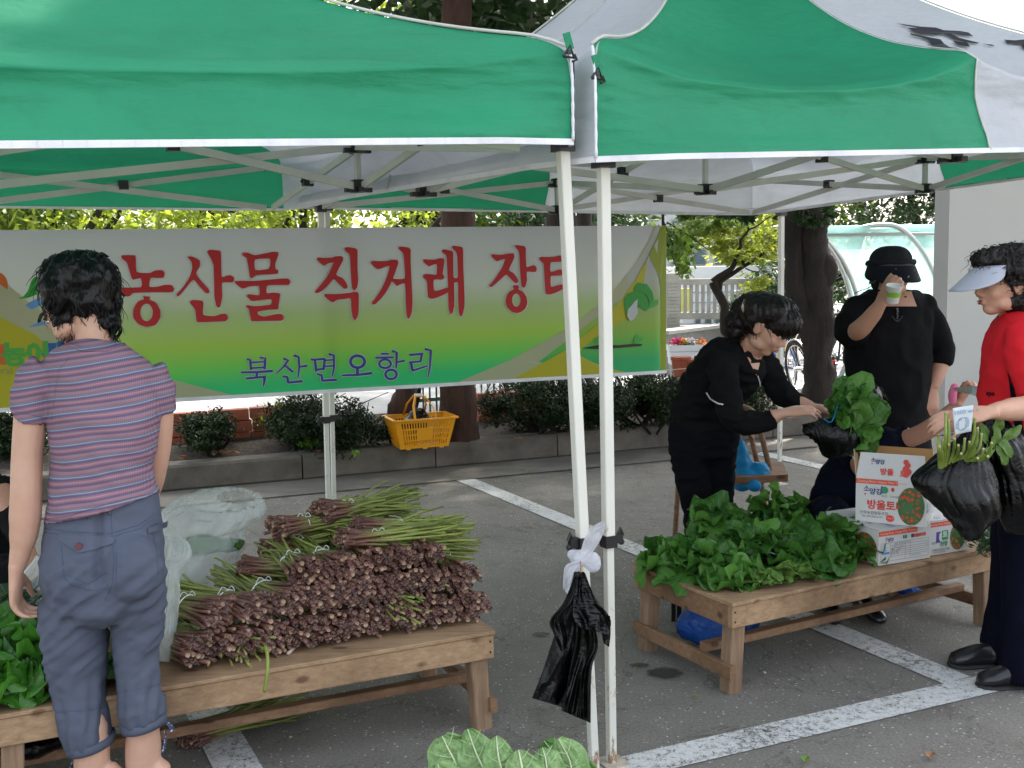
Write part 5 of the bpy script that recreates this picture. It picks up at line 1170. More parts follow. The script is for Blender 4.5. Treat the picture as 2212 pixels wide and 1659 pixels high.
mb.tube([G(660, 1372, TOP+.02), G(640, 1395, TOP+.008), G(622, 1412, TOP+.007)], [.004, .005, .006], 7); mb.build('stem', simple('pale_stem', (.45, .33, .27), .5), st_, smooth=True)

# ================================================================ leafy greens
def big_leaf(L_, W, wav, cup, seed, stem=.5, nu=9, nv=9, lobes=0):
    """blade along +Y from the origin (stalk runs to -Y), cupped and wavy"""
    mb = MB(); rnd = random.Random(seed); ph = rnd.uniform(0, 6)
    def f(u, v):
        s = (u-.5)*2; v = .5-.5*math.cos(math.pi*v); vv = .03+.968*v; w = W*.5*(max(0, 1-(2*vv-1)**2)**.46)*(1.12-.28*v)
        edge = abs(s)**1.6; side = 2.1 if s > 0 else 0
        rip = 1+.045*math.sin(v*23+ph+side)+(lobes*.06*math.cos(v*15+ph+side) if lobes else .05*math.cos(v*11+ph+side))
        x = s*w*rip*(1-.12*abs(s)*math.sin(ph)); y = L_*(v*.96-.16*edge*(1-v)**2+.03*edge*math.sin(v*15+ph+side))
        z = cup*W*edge*.20 + wav*math.sin(v*9+ph+side)*edge*W*.14 - .16*L_*v*v + .05*W*math.sin(s*3+v*6+ph) + .016*W*math.cos(s*11+v*5)*(1-abs(s)) + .03*W*noise.noise(Vector((s*2.5, v*4, seed)))
        return Vector((x, y, z))
    mb.grid(f, nu, nv)
    mb.tube([(0, -stem*L_, -.02*L_), (0, -.2*L_, 0), (0, .02*L_, -.003), (0, .5*L_, -.003-.025*L_), (0, .85*L_, -.004-.072*L_)], [.0028, .0026, .0024, .0015, .0007], 5)
    return mb.mesh('leaf')
def greens_mat(name, ca, cb, vein=(.25, .34, .10), rough=.38, tr=.28, spec=.5):
    mt, nt, b = new_mat(name); oi = N(nt, 'ShaderNodeObjectInfo'); n = noise_node(nt, 40, 5)
    r = ramp(nt, oi.outputs['Random'], [(0, ca), (1, cb)]); rr = ramp(nt, n.outputs['Fac'], [(.3, (.75, .75, .75)), (.7, (1.15, 1.15, 1.15))]); c = mixc(nt, .7, r.outputs[0], rr.outputs[0], 'MULTIPLY')
    # veins fan out from the midrib in the leaf's own frame
    tc = N(nt, 'ShaderNodeTexCoord'); sx = N(nt, 'ShaderNodeSeparateXYZ'); nt.links.new(tc.outputs['Object'], sx.inputs[0])
    ab = N(nt, 'ShaderNodeMath', operation='ABSOLUTE'); nt.links.new(sx.outputs[0], ab.inputs[0])
    v = N(nt, 'ShaderNodeMath', operation='MULTIPLY_ADD'); v.inputs[1].default_value = -.8; nt.links.new(ab.outputs[0], v.inputs[0]); nt.links.new(sx.outputs[1], v.inputs[2])
    fr = N(nt, 'ShaderNodeMath', operation='MULTIPLY'); fr.inputs[1].default_value = 52; nt.links.new(v.outputs[0], fr.inputs[0])
    fc = N(nt, 'ShaderNodeMath', operation='FRACT'); nt.links.new(fr.outputs[0], fc.inputs[0])
    mv = ramp(nt, fc.outputs[0], [(0, (1, 1, 1)), (.10, (.0, .0, .0)), (.9, (0, 0, 0)), (1, (1, 1, 1))])
    c2 = mixc(nt, .0, c, vein); mx = c2.node; ml = N(nt, 'ShaderNodeMath', operation='MULTIPLY'); ml.inputs[1].default_value = .35; nt.links.new(mv.outputs[0], ml.inputs[0]); nt.links.new(ml.outputs[0], mx.inputs[0])
    nt.links.new(c2, b.inputs['Base Color']); b.inputs['Roughness'].default_value = rough; b.inputs['Specular IOR Level'].default_value = spec
    bump(nt, b, mv.outputs[0], -.35, .004); g = N(nt, 'ShaderNodeHueSaturation'); g.inputs['Value'].default_value = 1.4; nt.links.new(c2, g.inputs['Color']); add_translucent(mt, g.outputs[0], tr); return mt
M['greens'] = greens_mat('mallow_green', (.022, .10, .014), (.10, .26, .04), rough=.46, spec=.35); M['greens_light'] = greens_mat('light_green', (.10, .20, .035), (.17, .29, .06)); M['lettuce'] = greens_mat('lettuce_green', (.025, .13, .012), (.075, .26, .025), rough=.35, tr=.35)
M['spinach'] = greens_mat('dark_leaf', (.008, .04, .012), (.02, .075, .02))
def leaf_set(mat, k, L_, W, wav, cup, lobes=0, stem=.5, nu=9, nv=9):
    out = []
    for i in range(k):
        me = big_leaf(L_*random.uniform(.8, 1.2), W*random.uniform(.8, 1.2), wav*random.uniform(.6, 1.3), cup*random.uniform(.3, 1.2), i*7+k, stem, nu, nv, lobes); me.materials.append(M[mat]); me.polygons.foreach_set('use_smooth', [True]*len(me.polygons)); out.append(me)
    return out
LG = leaf_set('greens', 26, .105, .115, 1.3, .5, nu=11, nv=11); LGL = leaf_set('greens_light', 4, .06, .05, 1.1, .6); LT = leaf_set('lettuce', 8, .12, .135, 2.2, .3, 1, nu=11, nv=11)
def place_leaf(me, root, p, d, nrm, s=1.0, name='leaf'):
    d = Vector(d).normalized(); nrm = Vector(nrm); x = d.cross(nrm); x = x.normalized() if x.length > 1e-3 else Vector((1, 0, 0)); z = x.cross(d)
    Mx = Matrix(((x.x, d.x, z.x, p[0]), (x.y, d.y, z.y, p[1]), (x.z, d.z, z.z, p[2]), (0, 0, 0, 1))) @ Matrix.Scale(s, 4); return inst(name, me, root, Mx)
def heap(label, c, R, H, n, sets, droop=.3, group='heaps of leafy greens', name='leafy_greens', s0=1.0, dirbias=None):
    """leaves lying over a low mound, tips outward like tied bunches laid on each other"""
    c = Vector(c); root = thing(name, label, 'vegetable', c, group)
    for i in range(n):
        q = math.sqrt(random.uniform(.0, 1)); th = random.uniform(0, 6.283); x = R[0]*q*math.cos(th); y = R[1]*q*math.sin(th)
        z = H*max(0, (1-q**2.2))*random.uniform(.55, 1.02)+.015
        out = (eu*(x/R[0])+ev*(y/R[1])); d = out*(.5+q) + eu*jit(.8) + ev*jit(.8) + ez*random.uniform(-.35*q, .75*(1-q)+.15)
        if dirbias: d += dirbias
        nr = ez*1.0 + out*.7*q + eu*jit(.55) + ev*jit(.55)
        p = c + eu*x + ev*y + ez*z - d.normalized()*.03
        zmin = c.z+.01
        if p.z < zmin: p.z = zmin
        place_leaf(random.choice(sets), root, p, d, nr, s0*random.choice((.55, .75, .9, 1.0, 1.1, 1.3))*random.uniform(.92, 1.08))
    return root
RT = lambda px, py, h=0: G(px, py, TOP+h)
# the mound of greens on the right bench: laid bunches, seen from front left corner to the boxes
MS = [(1455, 1228, (.07, .12), .085, 40, 'bunch of broad green leaves at the left end of the right bench'),
 (1548, 1248, (.12, .13), .09, 60, 'bunch of broad green leaves above the front corner of the right bench'),
 (1640, 1225, (.14, .16), .135, 70, 'tall bunch of broad leaves in the middle of the heap on the right bench'),
 (1690, 1155, (.15, .15), .145, 66, 'back bunch of broad leaves, the highest of the heap'),
 (1745, 1222, (.14, .15), .115, 64, 'bunch of broad leaves in front right of the heap'),
 (1815, 1200, (.10, .15), .115, 54, 'bunch of broad leaves touching the white tomato box'),
 (1560, 1160, (.14, .13), .12, 50, 'back bunch of broad leaves before the bending woman')]
for px, py, R_, H_, n_, lb in MS: heap(lb, RT(px, py), R_, H_, n_, LG)
heap('few pale green small leaves at the front edge of the right bench heap', RT(1680, 1262), (.20, .05), .05, 40, LGL, s0=.9)
mb = MB(); mb.tube(catmull([P(1655, 1190, 3.98), P(1672, 1196, 3.96), P(1692, 1200, 3.95)], 4), .003, 5); mb.tube([P(1690, 1200, 3.95), P(1715, 1208, 3.94)], .004, 5, flat=.4)
tag(mb.build('plastic_tie', 'white_film', origin=P(1672, 1196, 3.96)), 'thin white plastic tie lying on the greens heap', 'tie')
# dark fine greens at the far right of the bench
r_ = thing('leafy_greens', 'heap of fine dark green herbs at the right end of the bench', 'vegetable', RT(2150, 1180), 'heaps of leafy greens')
leaves('herb_sprigs', [(RT(2155, 1175, .05), (.12, .16, .05)), (RT(2180, 1160, .07), (.12, .16, .06))], 1600, .03, 'spinach', r_, shell=0, aspect=.25)
mb = MB(); c = RT(1775, 1132, .0); mb.lathe([(.045, 0), (.06, .05), (.063, .052), (.058, .05), (.043, .005)], c, 20); tag(mb.build('bowl', 'white_wall', origin=c), 'small white bowl between the greens heap and the stacked boxes', 'bowl')
# lettuce in a red tray at the lower left, with dark leaves behind
M['red_plastic'] = simple('red_plastic', (.30, .008, .01), .35)
tr = thing('tray', 'red plastic tray filled with leaf lettuce at the lower left', 'tray', G(20, 1500, TOP)); tc_ = G(40, 1445, TOP+.03)
mb = MB(); a_ = -ld; b_ = Vector((-a_.y, a_.x, 0))
for s_ in (-1, 1):
    mb.bar(tc_+b_*s_*.16-a_*.34, tc_+b_*s_*.16+a_*.22, .008, .075); 
mb.bar(tc_+a_*.22-b_*.16, tc_+a_*.22+b_*.16, .008, .075); mb.bar(tc_-a_*.34-b_*.16, tc_-a_*.34+b_*.16, .008, .075); mb.box(tc_-a_*.06-ez*.033, (.56, .32, .006), (a_, b_, ez)); mb.build('tray_body', 'red_plastic', tr)
heap('leaf lettuce heaped in the red tray at the lower left', tc_-ez*.01-a_*.05, (.22, .15), .12, 90, LT, name='lettuce', s0=.95)
heap('curly lettuce leaves hanging over the front of the red tray', tc_-b_*.15+a_*.02-ez*.0, (.26, .04), .05, 36, LT, name='lettuce', dirbias=-b_*1.2-ez*.5, s0=.9)
LD = leaf_set('spinach', 6, .10, .05, .6, .3); heap('dark pointed leaves behind the lettuce tray at the left edge', tc_+b_*.24-a_*.02+ez*.0, (.26, .10), .16, 80, LD, s0=1.0)
# large pale cabbage leaves at the bottom centre
def cabbage_mat(name, ca, cb):
    mt, nt, b = new_mat(name); n = noise_node(nt, 9, 5); v = N(nt, 'ShaderNodeTexVoronoi', feature='DISTANCE_TO_EDGE'); v.inputs['Scale'].default_value = 42; tc = N(nt, 'ShaderNodeTexCoord'); nn = noise_node(nt, 18, 3); ad = N(nt, 'ShaderNodeVectorMath', operation='MULTIPLY_ADD'); ad.inputs[1].default_value = (.04, .04, .04); nt.links.new(nn.outputs['Color'], ad.inputs[0]); nt.links.new(tc.outputs['Object'], ad.inputs[2]); nt.links.new(ad.outputs[0], v.inputs['Vector'])
    r = ramp(nt, n.outputs['Fac'], [(.3, ca), (.7, cb)]); rv = ramp(nt, v.outputs['Distance'], [(0, (1.25, 1.22, 1.15)), (.06, (1, 1, 1)), (.35, (.86, .90, .84))]); c = mixc(nt, .8, r.outputs[0], rv.outputs[0], 'MULTIPLY')
    nt.links.new(c, b.inputs['Base Color']); b.inputs['Roughness'].default_value = .5; bump(nt, b, v.outputs['Distance'], .8, .012); add_translucent(mt, c, .35); return mt
M['cabbage_leaf'] = cabbage_mat('pale_cabbage_leaf', (.20, .36, .12), (.34, .50, .22)); M['cabbage_leaf_green'] = cabbage_mat('green_cabbage_leaf', (.07, .21, .03), (.14, .32, .07))
cb = thing('cabbage', 'pale green headed cabbage with veined outer leaves at the bottom centre', 'vegetable', G(1100, 1800, 0))
def cab_leaf(pts_mid, w, mat, seed, cup=.25, wav=.5):
    """blade swept along a pixel path: (x, y, Y) from base to tip with a half width in metres"""
    path = catmull([P(*q) for q in pts_mid], 8); n = len(path); rnd = random.Random(seed); ph = rnd.uniform(0, 6); mb = MB(); wv = [w*(math.sin(math.pi*(.12+.86*i/(n-1)))**.6) for i in range(n)]
    def fr(i):
        t = (path[min(i+1, n-1)]-path[max(i-1, 0)]).normalized(); tocam = (CAM-path[i]).normalized(); s = t.cross(tocam).normalized(); return s, s.cross(t).normalized()*-1
    def f(u, v):
        i = min(n-1, int(round(v*(n-1)))); s, nn = fr(i); q = (u-.5)*2; 
        rp = 1+.07*math.sin(v*17+ph+2*q)+.10*noise.noise(Vector((q*1.5+seed, v*6, seed)))
        return path[i] + s*(q*wv[i]*rp) + nn*(cup*w*q*q - .0 + wav*.30*w*math.sin(v*13+ph+q*5)*q*q + .16*w*noise.noise(Vector((q*2.2, v*5, seed*2.3))) + .05*w*math.sin(q*17+v*11)*(.5+abs(q)*.5) + .04*w*noise.noise(Vector((q*4, v*8, seed))))
    mb.grid(f, 31, n); o = mb.build('leaf', mat, cb, smooth=True)
    mb = MB(); mb.tube([p+fr(i)[1]*(-.004) for i, p in enumerate(path)], [max(.0012, .0065*(1-.85*i/(n-1))) for i in range(n)], 7, flat=.7); mb.build('midrib', simple('pale_rib', (.52, .58, .38), .5), o, smooth=True)
    mb = MB()
    for k in range(3, n-3, 4):
        for sg in (-1, 1):
            if rnd.random() < .25: continue
            s, nn = fr(k); L_ = wv[k]*.85; t = (path[min(k+3, n-1)]-path[k]).normalized()
            mb.tube([path[k]+nn*-.003, path[k]+s*sg*L_*.4+t*L_*.3+nn*(cup*w*.16-.004), path[k]+s*sg*L_*.8+t*L_*.75+nn*(cup*w*.62-.003)], [.0016, .0011, .0006], 5)
    v_ = mb.build('side_veins', simple('pale_vein', (.38, .50, .26), .5), o, smooth=True); v_['kind'] = 'stuff'
    return o
M['midrib'] = M['white_trim']
for pth, w_, mt_, sd_ in (([(1070,1760,2.50),(1010,1690,2.52),(975,1630,2.54),(955,1590,2.55)], .075, 'cabbage_leaf', 1), ([(1100,1770,2.50),(1060,1690,2.51),(1030,1630,2.53),(1010,1575,2.56)], .060, 'cabbage_leaf', 2), ([(1110,1770,2.48),(1095,1700,2.47),(1078,1640,2.47),(1072,1590,2.50)], .048, 'cabbage_leaf', 3),
    ([(1130,1780,2.46),(1135,1720,2.44),(1128,1660,2.44),(1120,1620,2.46)], .052, 'cabbage_leaf', 4), ([(1150,1780,2.46),(1180,1710,2.46),(1180,1650,2.48),(1172,1615,2.50)], .050, 'cabbage_leaf', 5), ([(1170,1790,2.48),(1230,1720,2.5),(1232,1650,2.52),(1206,1595,2.54)], .055, 'cabbage_leaf', 6),
    ([(1190,1790,2.52),(1262,1740,2.54),(1272,1690,2.56),(1248,1640,2.58)], .050, 'cabbage_leaf_green', 7), ([(1120,1790,2.56),(1190,1700,2.58),(1200,1640,2.60),(1175,1600,2.62)], .055, 'cabbage_leaf_green', 8), ([(1040,1790,2.44),(990,1740,2.44),(960,1690,2.45),(945,1650,2.46)], .065, 'cabbage_leaf', 9)):
    cab_leaf(pth, w_, mt_, sd_)
cbase = P(1110, 1790, 2.52)
mb = MB(); mb.ell((cbase.x, cbase.y+.02, cbase.z-.12), (.13, .13, .15)); mb.build('head', 'cabbage_leaf', cb, smooth=True)
bx = thing('crate', 'wooden crate under the cabbage at the bottom centre', 'crate', Vector((cbase.x, cbase.y+.02, 0))); zt = cbase.z-.27
for k in range(3):
    for s_ in (-1, 1):
        mb = MB(); z = zt*(k+.5)/3; mb.bar(Vector((cbase.x-.2, cbase.y+.02+s_*.15, z)), Vector((cbase.x+.2, cbase.y+.02+s_*.15, z)), .012, zt/3*.8); mb.build('slat', 'wood', bx)
        mb = MB(); mb.bar(Vector((cbase.x+s_*.2, cbase.y+.02-.14, z)), Vector((cbase.x+s_*.2, cbase.y+.02+.14, z)), .012, zt/3*.8); mb.build('slat', 'wood_dark', bx)
mb = MB(); mb.box((cbase.x, cbase.y+.02, zt-.006), (.39, .29, .01)); mb.build('top_board', 'wood', bx)

# ================================================================ plastic bags
def sack(name, label, pts, mat, group=None, lump=.12, seed=0, vox=.011, sm=2, cat='bag', freq=9, crease=.012, parent=None):
    """pts: (centre, radii) lumps fused into a crinkled film skin"""
    mb = MB()
    for c, r in pts: mb.ell(c, r, nu=14, nv=9)
    me = remesh(mb, vox, sm)
    displace(me, lambda C, Nn: crease*(1.5*crumple(C, freq*1.6, seed)+.6*pn(C*freq*.7+seed)))
    if parent is not None: return link_mesh(me, name, parent, mat, True)
    o = link_mesh(me, name, None, mat, True, origin=(pts[0][0][0], pts[0][0][1], pts[0][0][2]-pts[0][1][2])); return tag(o, label, cat, group)
def bagloft(name, label, rows, mat, group=None, pleats=.10, seed=0, cat='bag', crease=.010, f0=16, n=110, m_=70, parent=None, flow=1.0):
    """thin bag: (xL, yL, xR, yR, Y, depth) rows from the gathered mouth to the bottom; pleats die out downward"""
    cs = [(P(a, b_, Y)+P(c_, d, Y))/2 for a, b_, c_, d, Y, dp in rows]; av = [(P(c_, d, Y)-P(a, b_, Y))/2 for a, b_, c_, d, Y, dp in rows]; dp_ = [r_[5]/2 for r_ in rows]
    k = max(3, m_//(len(rows)-1)); C_ = catmull(cs, k); A_ = catmull(av, k); D_ = catmull([Vector((d, 0, 0)) for d in dp_], k); L_ = len(C_); vs = []; rnd = random.Random(seed)
    for i in range(L_):
        v = i/(L_-1); a = A_[i]; t = (C_[min(i+1, L_-1)]-C_[max(0, i-1)]); b_ = t.cross(a); b_ = b_.normalized()*D_[i].x
        for j in range(n):
            th = 2*math.pi*j/n; pl = pleats*math.exp(-2.6*v)*(1-2*abs(noise.noise(Vector((math.cos(th)*7, math.sin(th)*7, v*2.2+seed)))*1.6)) + pleats*.35*math.exp(-1.2*v)*noise.noise(Vector((math.cos(th)*11, math.sin(th)*11, v*2+seed)))
            vs.append(C_[i] + (a*math.cos(th)+b_*math.sin(th))*(1+pl*3))
    mb = MB(); mb.add(vs, [(i*n+j, i*n+(j+1) % n, (i+1)*n+(j+1) % n, (i+1)*n+j) for i in range(L_-1) for j in range(n)]+[tuple(range((L_-1)*n, L_*n))]); me = mb.mesh(name); vt = np.repeat(np.arange(L_)/(L_-1), n)
    displace(me, lambda C, Nn: crease*(.35+.9*vt)*(1.5*crumple(C, f0, seed, 7, (1, 1, .75))+.8*pn(C*7+seed)))
    if parent is not None: return link_mesh(me, name, parent, mat, True)
    o = link_mesh(me, name, None, mat, True, origin=tuple(cs[-1])); return tag(o, label, cat, group)
def eb(x, y, Y, w, h, d=None):
    sc = Y/FPX; return (P(x, y, Y), (w*sc/2, d or w*sc/2*.8, h*sc/2))
bagloft('plastic_bag', 'large clear plastic bag of greens standing behind the stalk bundles', [(470,1072,548,1076,3.72,.05),(395,1078,562,1084,3.74,.12),(362,1098,566,1108,3.75,.2),(350,1125,552,1128,3.75,.24),(348,1150,528,1150,3.75,.26),(345,1190,528,1185,3.74,.28),(345,1225,500,1220,3.73,.26),(355,1255,460,1250,3.73,.2)], 'clear_film', 'clear plastic bags', .05, 1, crease=.020, f0=9)
sack('leafy_greens', 'greens inside the large clear bag behind the bundles', [eb(430, 1180, 3.75, 120, 40, .08), eb(500, 1175, 3.74, 70, 34, .06)], 'greens', None, seed=5, cat='vegetable', vox=.015)
bagloft('plastic_bag', 'clear plastic bag squeezed between the shopper and the stalk bundles', [(350,1158,396,1160,3.16,.03),(340,1175,410,1180,3.15,.08),(335,1205,408,1208,3.14,.11),(330,1235,386,1238,3.13,.10),(330,1290,386,1290,3.12,.13),(330,1350,378,1350,3.1,.13),(332,1400,370,1398,3.09,.10),(336,1430,362,1428,3.08,.05)], 'clear_film', 'clear plastic bags', .06, 2, crease=.013, f0=13)
bagloft('plastic_bag', 'clear plastic bag with greens behind the lettuce at the left edge', [(80,1200,110,1200,3.35,.04),(55,1230,130,1230,3.35,.10),(20,1265,130,1265,3.35,.13),(10,1310,120,1310,3.35,.14),(20,1345,100,1345,3.35,.10)], 'clear_film', 'clear plastic bags', .06, 3, crease=.014, f0=13)
bagloft('plastic_bag', 'blue plastic bag on the ground under the right bench', [(1500,1322,1560,1318,4.12,.05),(1475,1330,1610,1322,4.12,.16),(1462,1345,1640,1330,4.10,.24),(1462,1362,1642,1345,4.09,.25),(1475,1378,1615,1368,4.09,.22),(1500,1390,1580,1384,4.09,.12)], 'blue_film', 'blue plastic bags', .012, 4, crease=.016, f0=10)
sack('plastic_bag', 'dark blue plastic bag in the shade far under the right bench', [eb(1985, 1270, 4.75, 110, 40, .10)], 'blue_film', 'blue plastic bags', seed=6, vox=.012)
sack('plastic_bag', 'black plastic bag in the dark beneath the left edge bench', [eb(60, 1600, 3.0, 180, 70, .09)], 'black_film', None, seed=7, vox=.012)
# black carrier bags hung on the left tent leg by a white knotted bag
hb = thing('carrier_bags', 'bunch of black carrier bags hanging from the left tent leg', 'bag', P(1240, 1560, 3.0))
def sheet(pts_l, pts_r, Y0, dY, mat, parent, name, nf=5, amp=.012, seed=0, nu=40, nv=40):
    """hanging film between a left and a right pixel outline"""
    Lp = catmull([Vector((x, y, 0)) for x, y in pts_l], 10); Rp = catmull([Vector((x, y, 0)) for x, y in pts_r], 10)
    def f(u, v):
        a = Lp[int(round(v*(len(Lp)-1)))]; b = Rp[int(round(v*(len(Rp)-1)))]; q = a.lerp(b, u)
        Y = Y0 + dY*v + amp*(.15+v)*(.8*math.sin(u*nf*math.pi*1.1+seed+1.6*math.sin(v*2.5+u*2)) + 1.3*(abs(noise.noise(Vector((u*3.2+v, v*1.6, seed*3.3))))*2-.6)) + amp*.8*noise.noise(Vector((u*5, v*4, seed)))
        return P(q.x, q.y, Y)
    mb = MB(); mb.grid(f, nu, nv); return mb.build(name, mat, parent, smooth=True)
sheet([(1240,1235),(1225,1300),(1195,1380),(1172,1450),(1149,1508)], [(1262,1235),(1262,1300),(1262,1380),(1255,1450),(1222,1530)], 2.97, -.02, 'black_film', hb, 'bag', 2.5, .014, 1)
sheet([(1245,1237),(1240,1320),(1236,1400),(1225,1480),(1212,1535)], [(1264,1237),(1275,1320),(1292,1390),(1278,1450),(1276,1562)], 2.955, -.01, 'black_film', hb, 'bag', 3, .014, 2)
sheet([(1244,1237),(1240,1290),(1238,1330),(1250,1355)], [(1264,1237),(1285,1290),(1318,1335),(1316,1372)], 2.93, -.02, 'black_film', hb, 'bag', 4, .010, 3)
sheet([(1240,1245),(1218,1300),(1188,1340),(1196,1370),(1212,1408)], [(1252,1245),(1240,1300),(1218,1330),(1224,1370),(1224,1400)], 2.925, -.01, 'black_film', hb, 'bag_handle', 1.5, .008, 4)
sheet([(1300,1335),(1298,1360),(1304,1390)], [(1318,1330),(1319,1370),(1316,1398)], 2.92, 0, 'black_film', hb, 'bag_handle', 1, .006, 5, 10, 12)
mb = MB(); mb.tube([P(1254, 1212, 2.97), P(1255, 1242, 2.95)], .0018, 5); mb.build('wire', simple('rusty_wire', (.3, .12, .05), .6), hb)
wk = thing('tied_bag', 'crumpled white plastic bag knotted round the left tent leg', 'bag', P(1255, 1220, 2.97))
sack('knot', '', [eb(1252, 1205, 3.01, 44, 40, .028), eb(1280, 1215, 3.0, 40, 46, .02), eb(1237, 1198, 3.02, 30, 24, .02)], 'white_film', parent=wk, vox=.004, crease=.006, freq=28, seed=9)
sheet([(1252,1200),(1262,1165),(1276,1140),(1304,1124)], [(1270,1208),(1292,1175),(1304,1150),(1309,1128)], 2.985, 0, 'white_film', wk, 'loose_end', 2, .006, 2, 16, 24)
sheet([(1250,1210),(1222,1222),(1217,1250),(1216,1272)], [(1256,1222),(1246,1240),(1238,1262),(1226,1284)], 2.98, 0, 'white_film', wk, 'loose_end', 3, .008, 3, 16, 24)
# ================================================================ people
from mathutils.bvhtree import BVHTree
def frame(f, u=(0, 0, 1)):
    f = Vector(f).normalized(); u = Vector(u); r = f.cross(u).normalized(); return r, f, r.cross(f)     # x right (viewer's own right hand of the head), y forward, z up
def head_parts(mb, c, f, u=(0, 0, 1), s=1.0):
    c = Vector(c); r, f, u = frame(f, u); ax = (r, f, u); q = lambda x, y, z: c + (r*x + f*y + u*z)*s; e = lambda p, rr: mb.ell(q(*p), tuple(k*s for k in rr), ax, 18, 12)
    e((0, -.012, .038), (.074, .092, .080)); e((0, .025, -.005), (.068, .066, .085)); e((0, .030, -.045), (.056, .056, .060)); e((0, .050, -.086), (.030, .032, .024))
    for k in (-1, 1):
        e((k*.034, .058, -.030), (.026, .026, .028)); e((k*.040, .015, -.070), (.024, .040, .026)); e((k*.076, -.008, -.012), (.009, .020, .031)); e((k*.079, -.014, -.004), (.010, .016, .018))
        e((k*.012, .094, -.036), (.0085, .010, .008)); e((k*.030, .078, .020), (.024, .014, .009)); e((k*.031, .076, -.001), (.016, .013, .011))
    mb.tube([q(0, .082, .018), q(0, .093, -.004), q(0, .104, -.024), q(0, .106, -.034)], [.009*s, .009*s, .011*s, .010*s], 8)
    e((0, .086, -.057), (.020, .012, .006)); e((0, .085, -.066), (.017, .012, .006)); e((0, .066, -.028), (.050, .026, .045))
    return q, ax
def face_details(root, q, ax, s=1.0, closed=True):
    M2 = lambda nm, mt: None
    mb = MB(); mb.ell(q(0, .0955, -.0575), (.019*s, .0045*s, .0035*s), ax, 14, 8); mb.ell(q(0, .0945, -.0655), (.016*s, .0050*s, .0042*s), ax, 14, 8); mb.build('lips', 'lips', root, smooth=True)
    for k in (-1, 1):
        mb = MB(); mb.tube([q(k*.014, .089, .021), q(k*.028, .0905, .026), q(k*.046, .080, .022)], [.0016*s, .0022*s, .0010*s], 6, flat=.6); mb.build('eyebrow', 'hair_brown', root, smooth=True)
        mb = MB(); mb.ell(q(k*.031, .0815, .0015), (.0125*s, .007*s, .0062*s), ax, 12, 8); ey = mb.build('eye', simple('eye_white', (.6, .58, .55), .3), root, smooth=True)
        mb = MB(); mb.ell(q(k*.030, .0868, -.0005), (.0052*s, .0022*s, .0052*s), ax, 10, 6); mb.build('iris', 'black_plastic', ey, smooth=True)
        mb = MB(); mb.tube([q(k*.018, .0885, .000), q(k*.031, .0905, .0045), q(k*.044, .084, .001)], [.0012*s, .0018*s, .0012*s], 6); mb.build('eyelashes', 'black_plastic', root, smooth=True)
def hand_parts(mb, w, d, back, curl=(.3, .4, .3), s=1.0, thumb=(.75, .55, -.25), side=1, spread=.10, curls=None, tcurl=.5):
    """w wrist, d along the hand, back = normal of the back of the hand, side +1: thumb on d x back"""
    w = Vector(w); y = Vector(d).normalized(); z = Vector(back); x = y.cross(z).normalized(); z = x.cross(y); x = x*side
    q = lambda a, b_, c_: w + (x*a + y*b_ + z*c_)*s
    mb.loft([(q(0, -.02, 0), x*.026*s, z*.019*s), (q(0, .01, 0), x*.028*s, z*.018*s), (q(.001, .04, 0), x*.039*s, z*.016*s), (q(0, .075, 0), x*.041*s, z*.0135*s), (q(-.002, .092, -.001), x*.038*s, z*.010*s)], 16)
    roots = ((.029, .086, .074), (.010, .091, .082), (-.010, .088, .076), (-.028, .080, .060))
    tips = []
    for i, (a, b_, L_) in enumerate(roots):
        cc = curls[i] if curls else curl; sp = spread*(1.5-i)*.6; p = q(a, b_-.016, 0); pts = [p]; ang = 0; dirb = y*math.cos(sp)+x*math.sin(sp)
        pts.append(q(a, b_, 0))
        for k, fr in enumerate((.44, .31, .25)):
            ang += cc[k]; dd = dirb*math.cos(ang) - z*math.sin(ang); pts.append(pts[-1] + dd*L_*fr*s)
        mb.tube(pts, [.0088*s, .0092*s, .0086*s, .0078*s, .0060*s], 8); mb.ell(pts[-1], .0060*s, nu=8, nv=6); tips.append(pts)
    tx, ty, tz = thumb; t0 = q(.020, .022, -.004); dd = (x*tx+y*ty+z*tz).normalized(); p1 = t0+dd*.042*s; d2 = (dd + y*tcurl - x*tcurl*.35).normalized(); p2 = p1+d2*.030*s; p3 = p2+(d2 + y*tcurl*.4 - z*.15).normalized()*.024*s
    mb.tube([t0, p1, p2, p3], [.015*s, .0115*s, .0100*s, .0075*s], 8); mb.ell(p3, .0075*s, nu=8, nv=6)
    return tips
def loftpx(mb, rows, n=28, ex=1.0, toward=None):
    cs = [(P(a, b_, Y)+P(c_, d, Y))/2 for a, b_, c_, d, Y, dp in rows]; rings = []
    for i, (a, b_, c_, d, Y, dp) in enumerate(rows):
        av = (P(c_, d, Y)-P(a, b_, Y))/2; t = cs[min(i+1, len(cs)-1)]-cs[max(0, i-1)]; bv = t.cross(av).normalized()*dp/2; rings.append((cs[i], av, bv))
    mb.loft(rings, n, ex=ex); return rings
def limb(mb, pts, n=14): mb.tube(catmull([Vector(p[0]) for p in pts], 4), interp_r([p[1] for p in pts], 4), n)
def interp_r(rs, k):
    out = []
    for i in range(len(rs)-1): out += [rs[i]+(rs[i+1]-rs[i])*smoothstep(0, 1, j/k) for j in range(k)]
    return out+[rs[-1]]
def wearable(name, mb, mat, root, vox=.007, it=5, folds=(.006, 9, (1, 1, 2.5)), seed=0, fn=None):
    me = remesh(mb, vox, it)
    am, fr, sc = folds
    def f(C, Nn):
        V = C*np.array(sc)*fr + np.array([seed, 0, 0])
        return am*(1-2*np.abs(pn(V))) + am*.4*pn(V*2.7) + (fn(C, Nn) if fn else 0)
    displace(me, f); return link_mesh(me, name, root, mat, True)
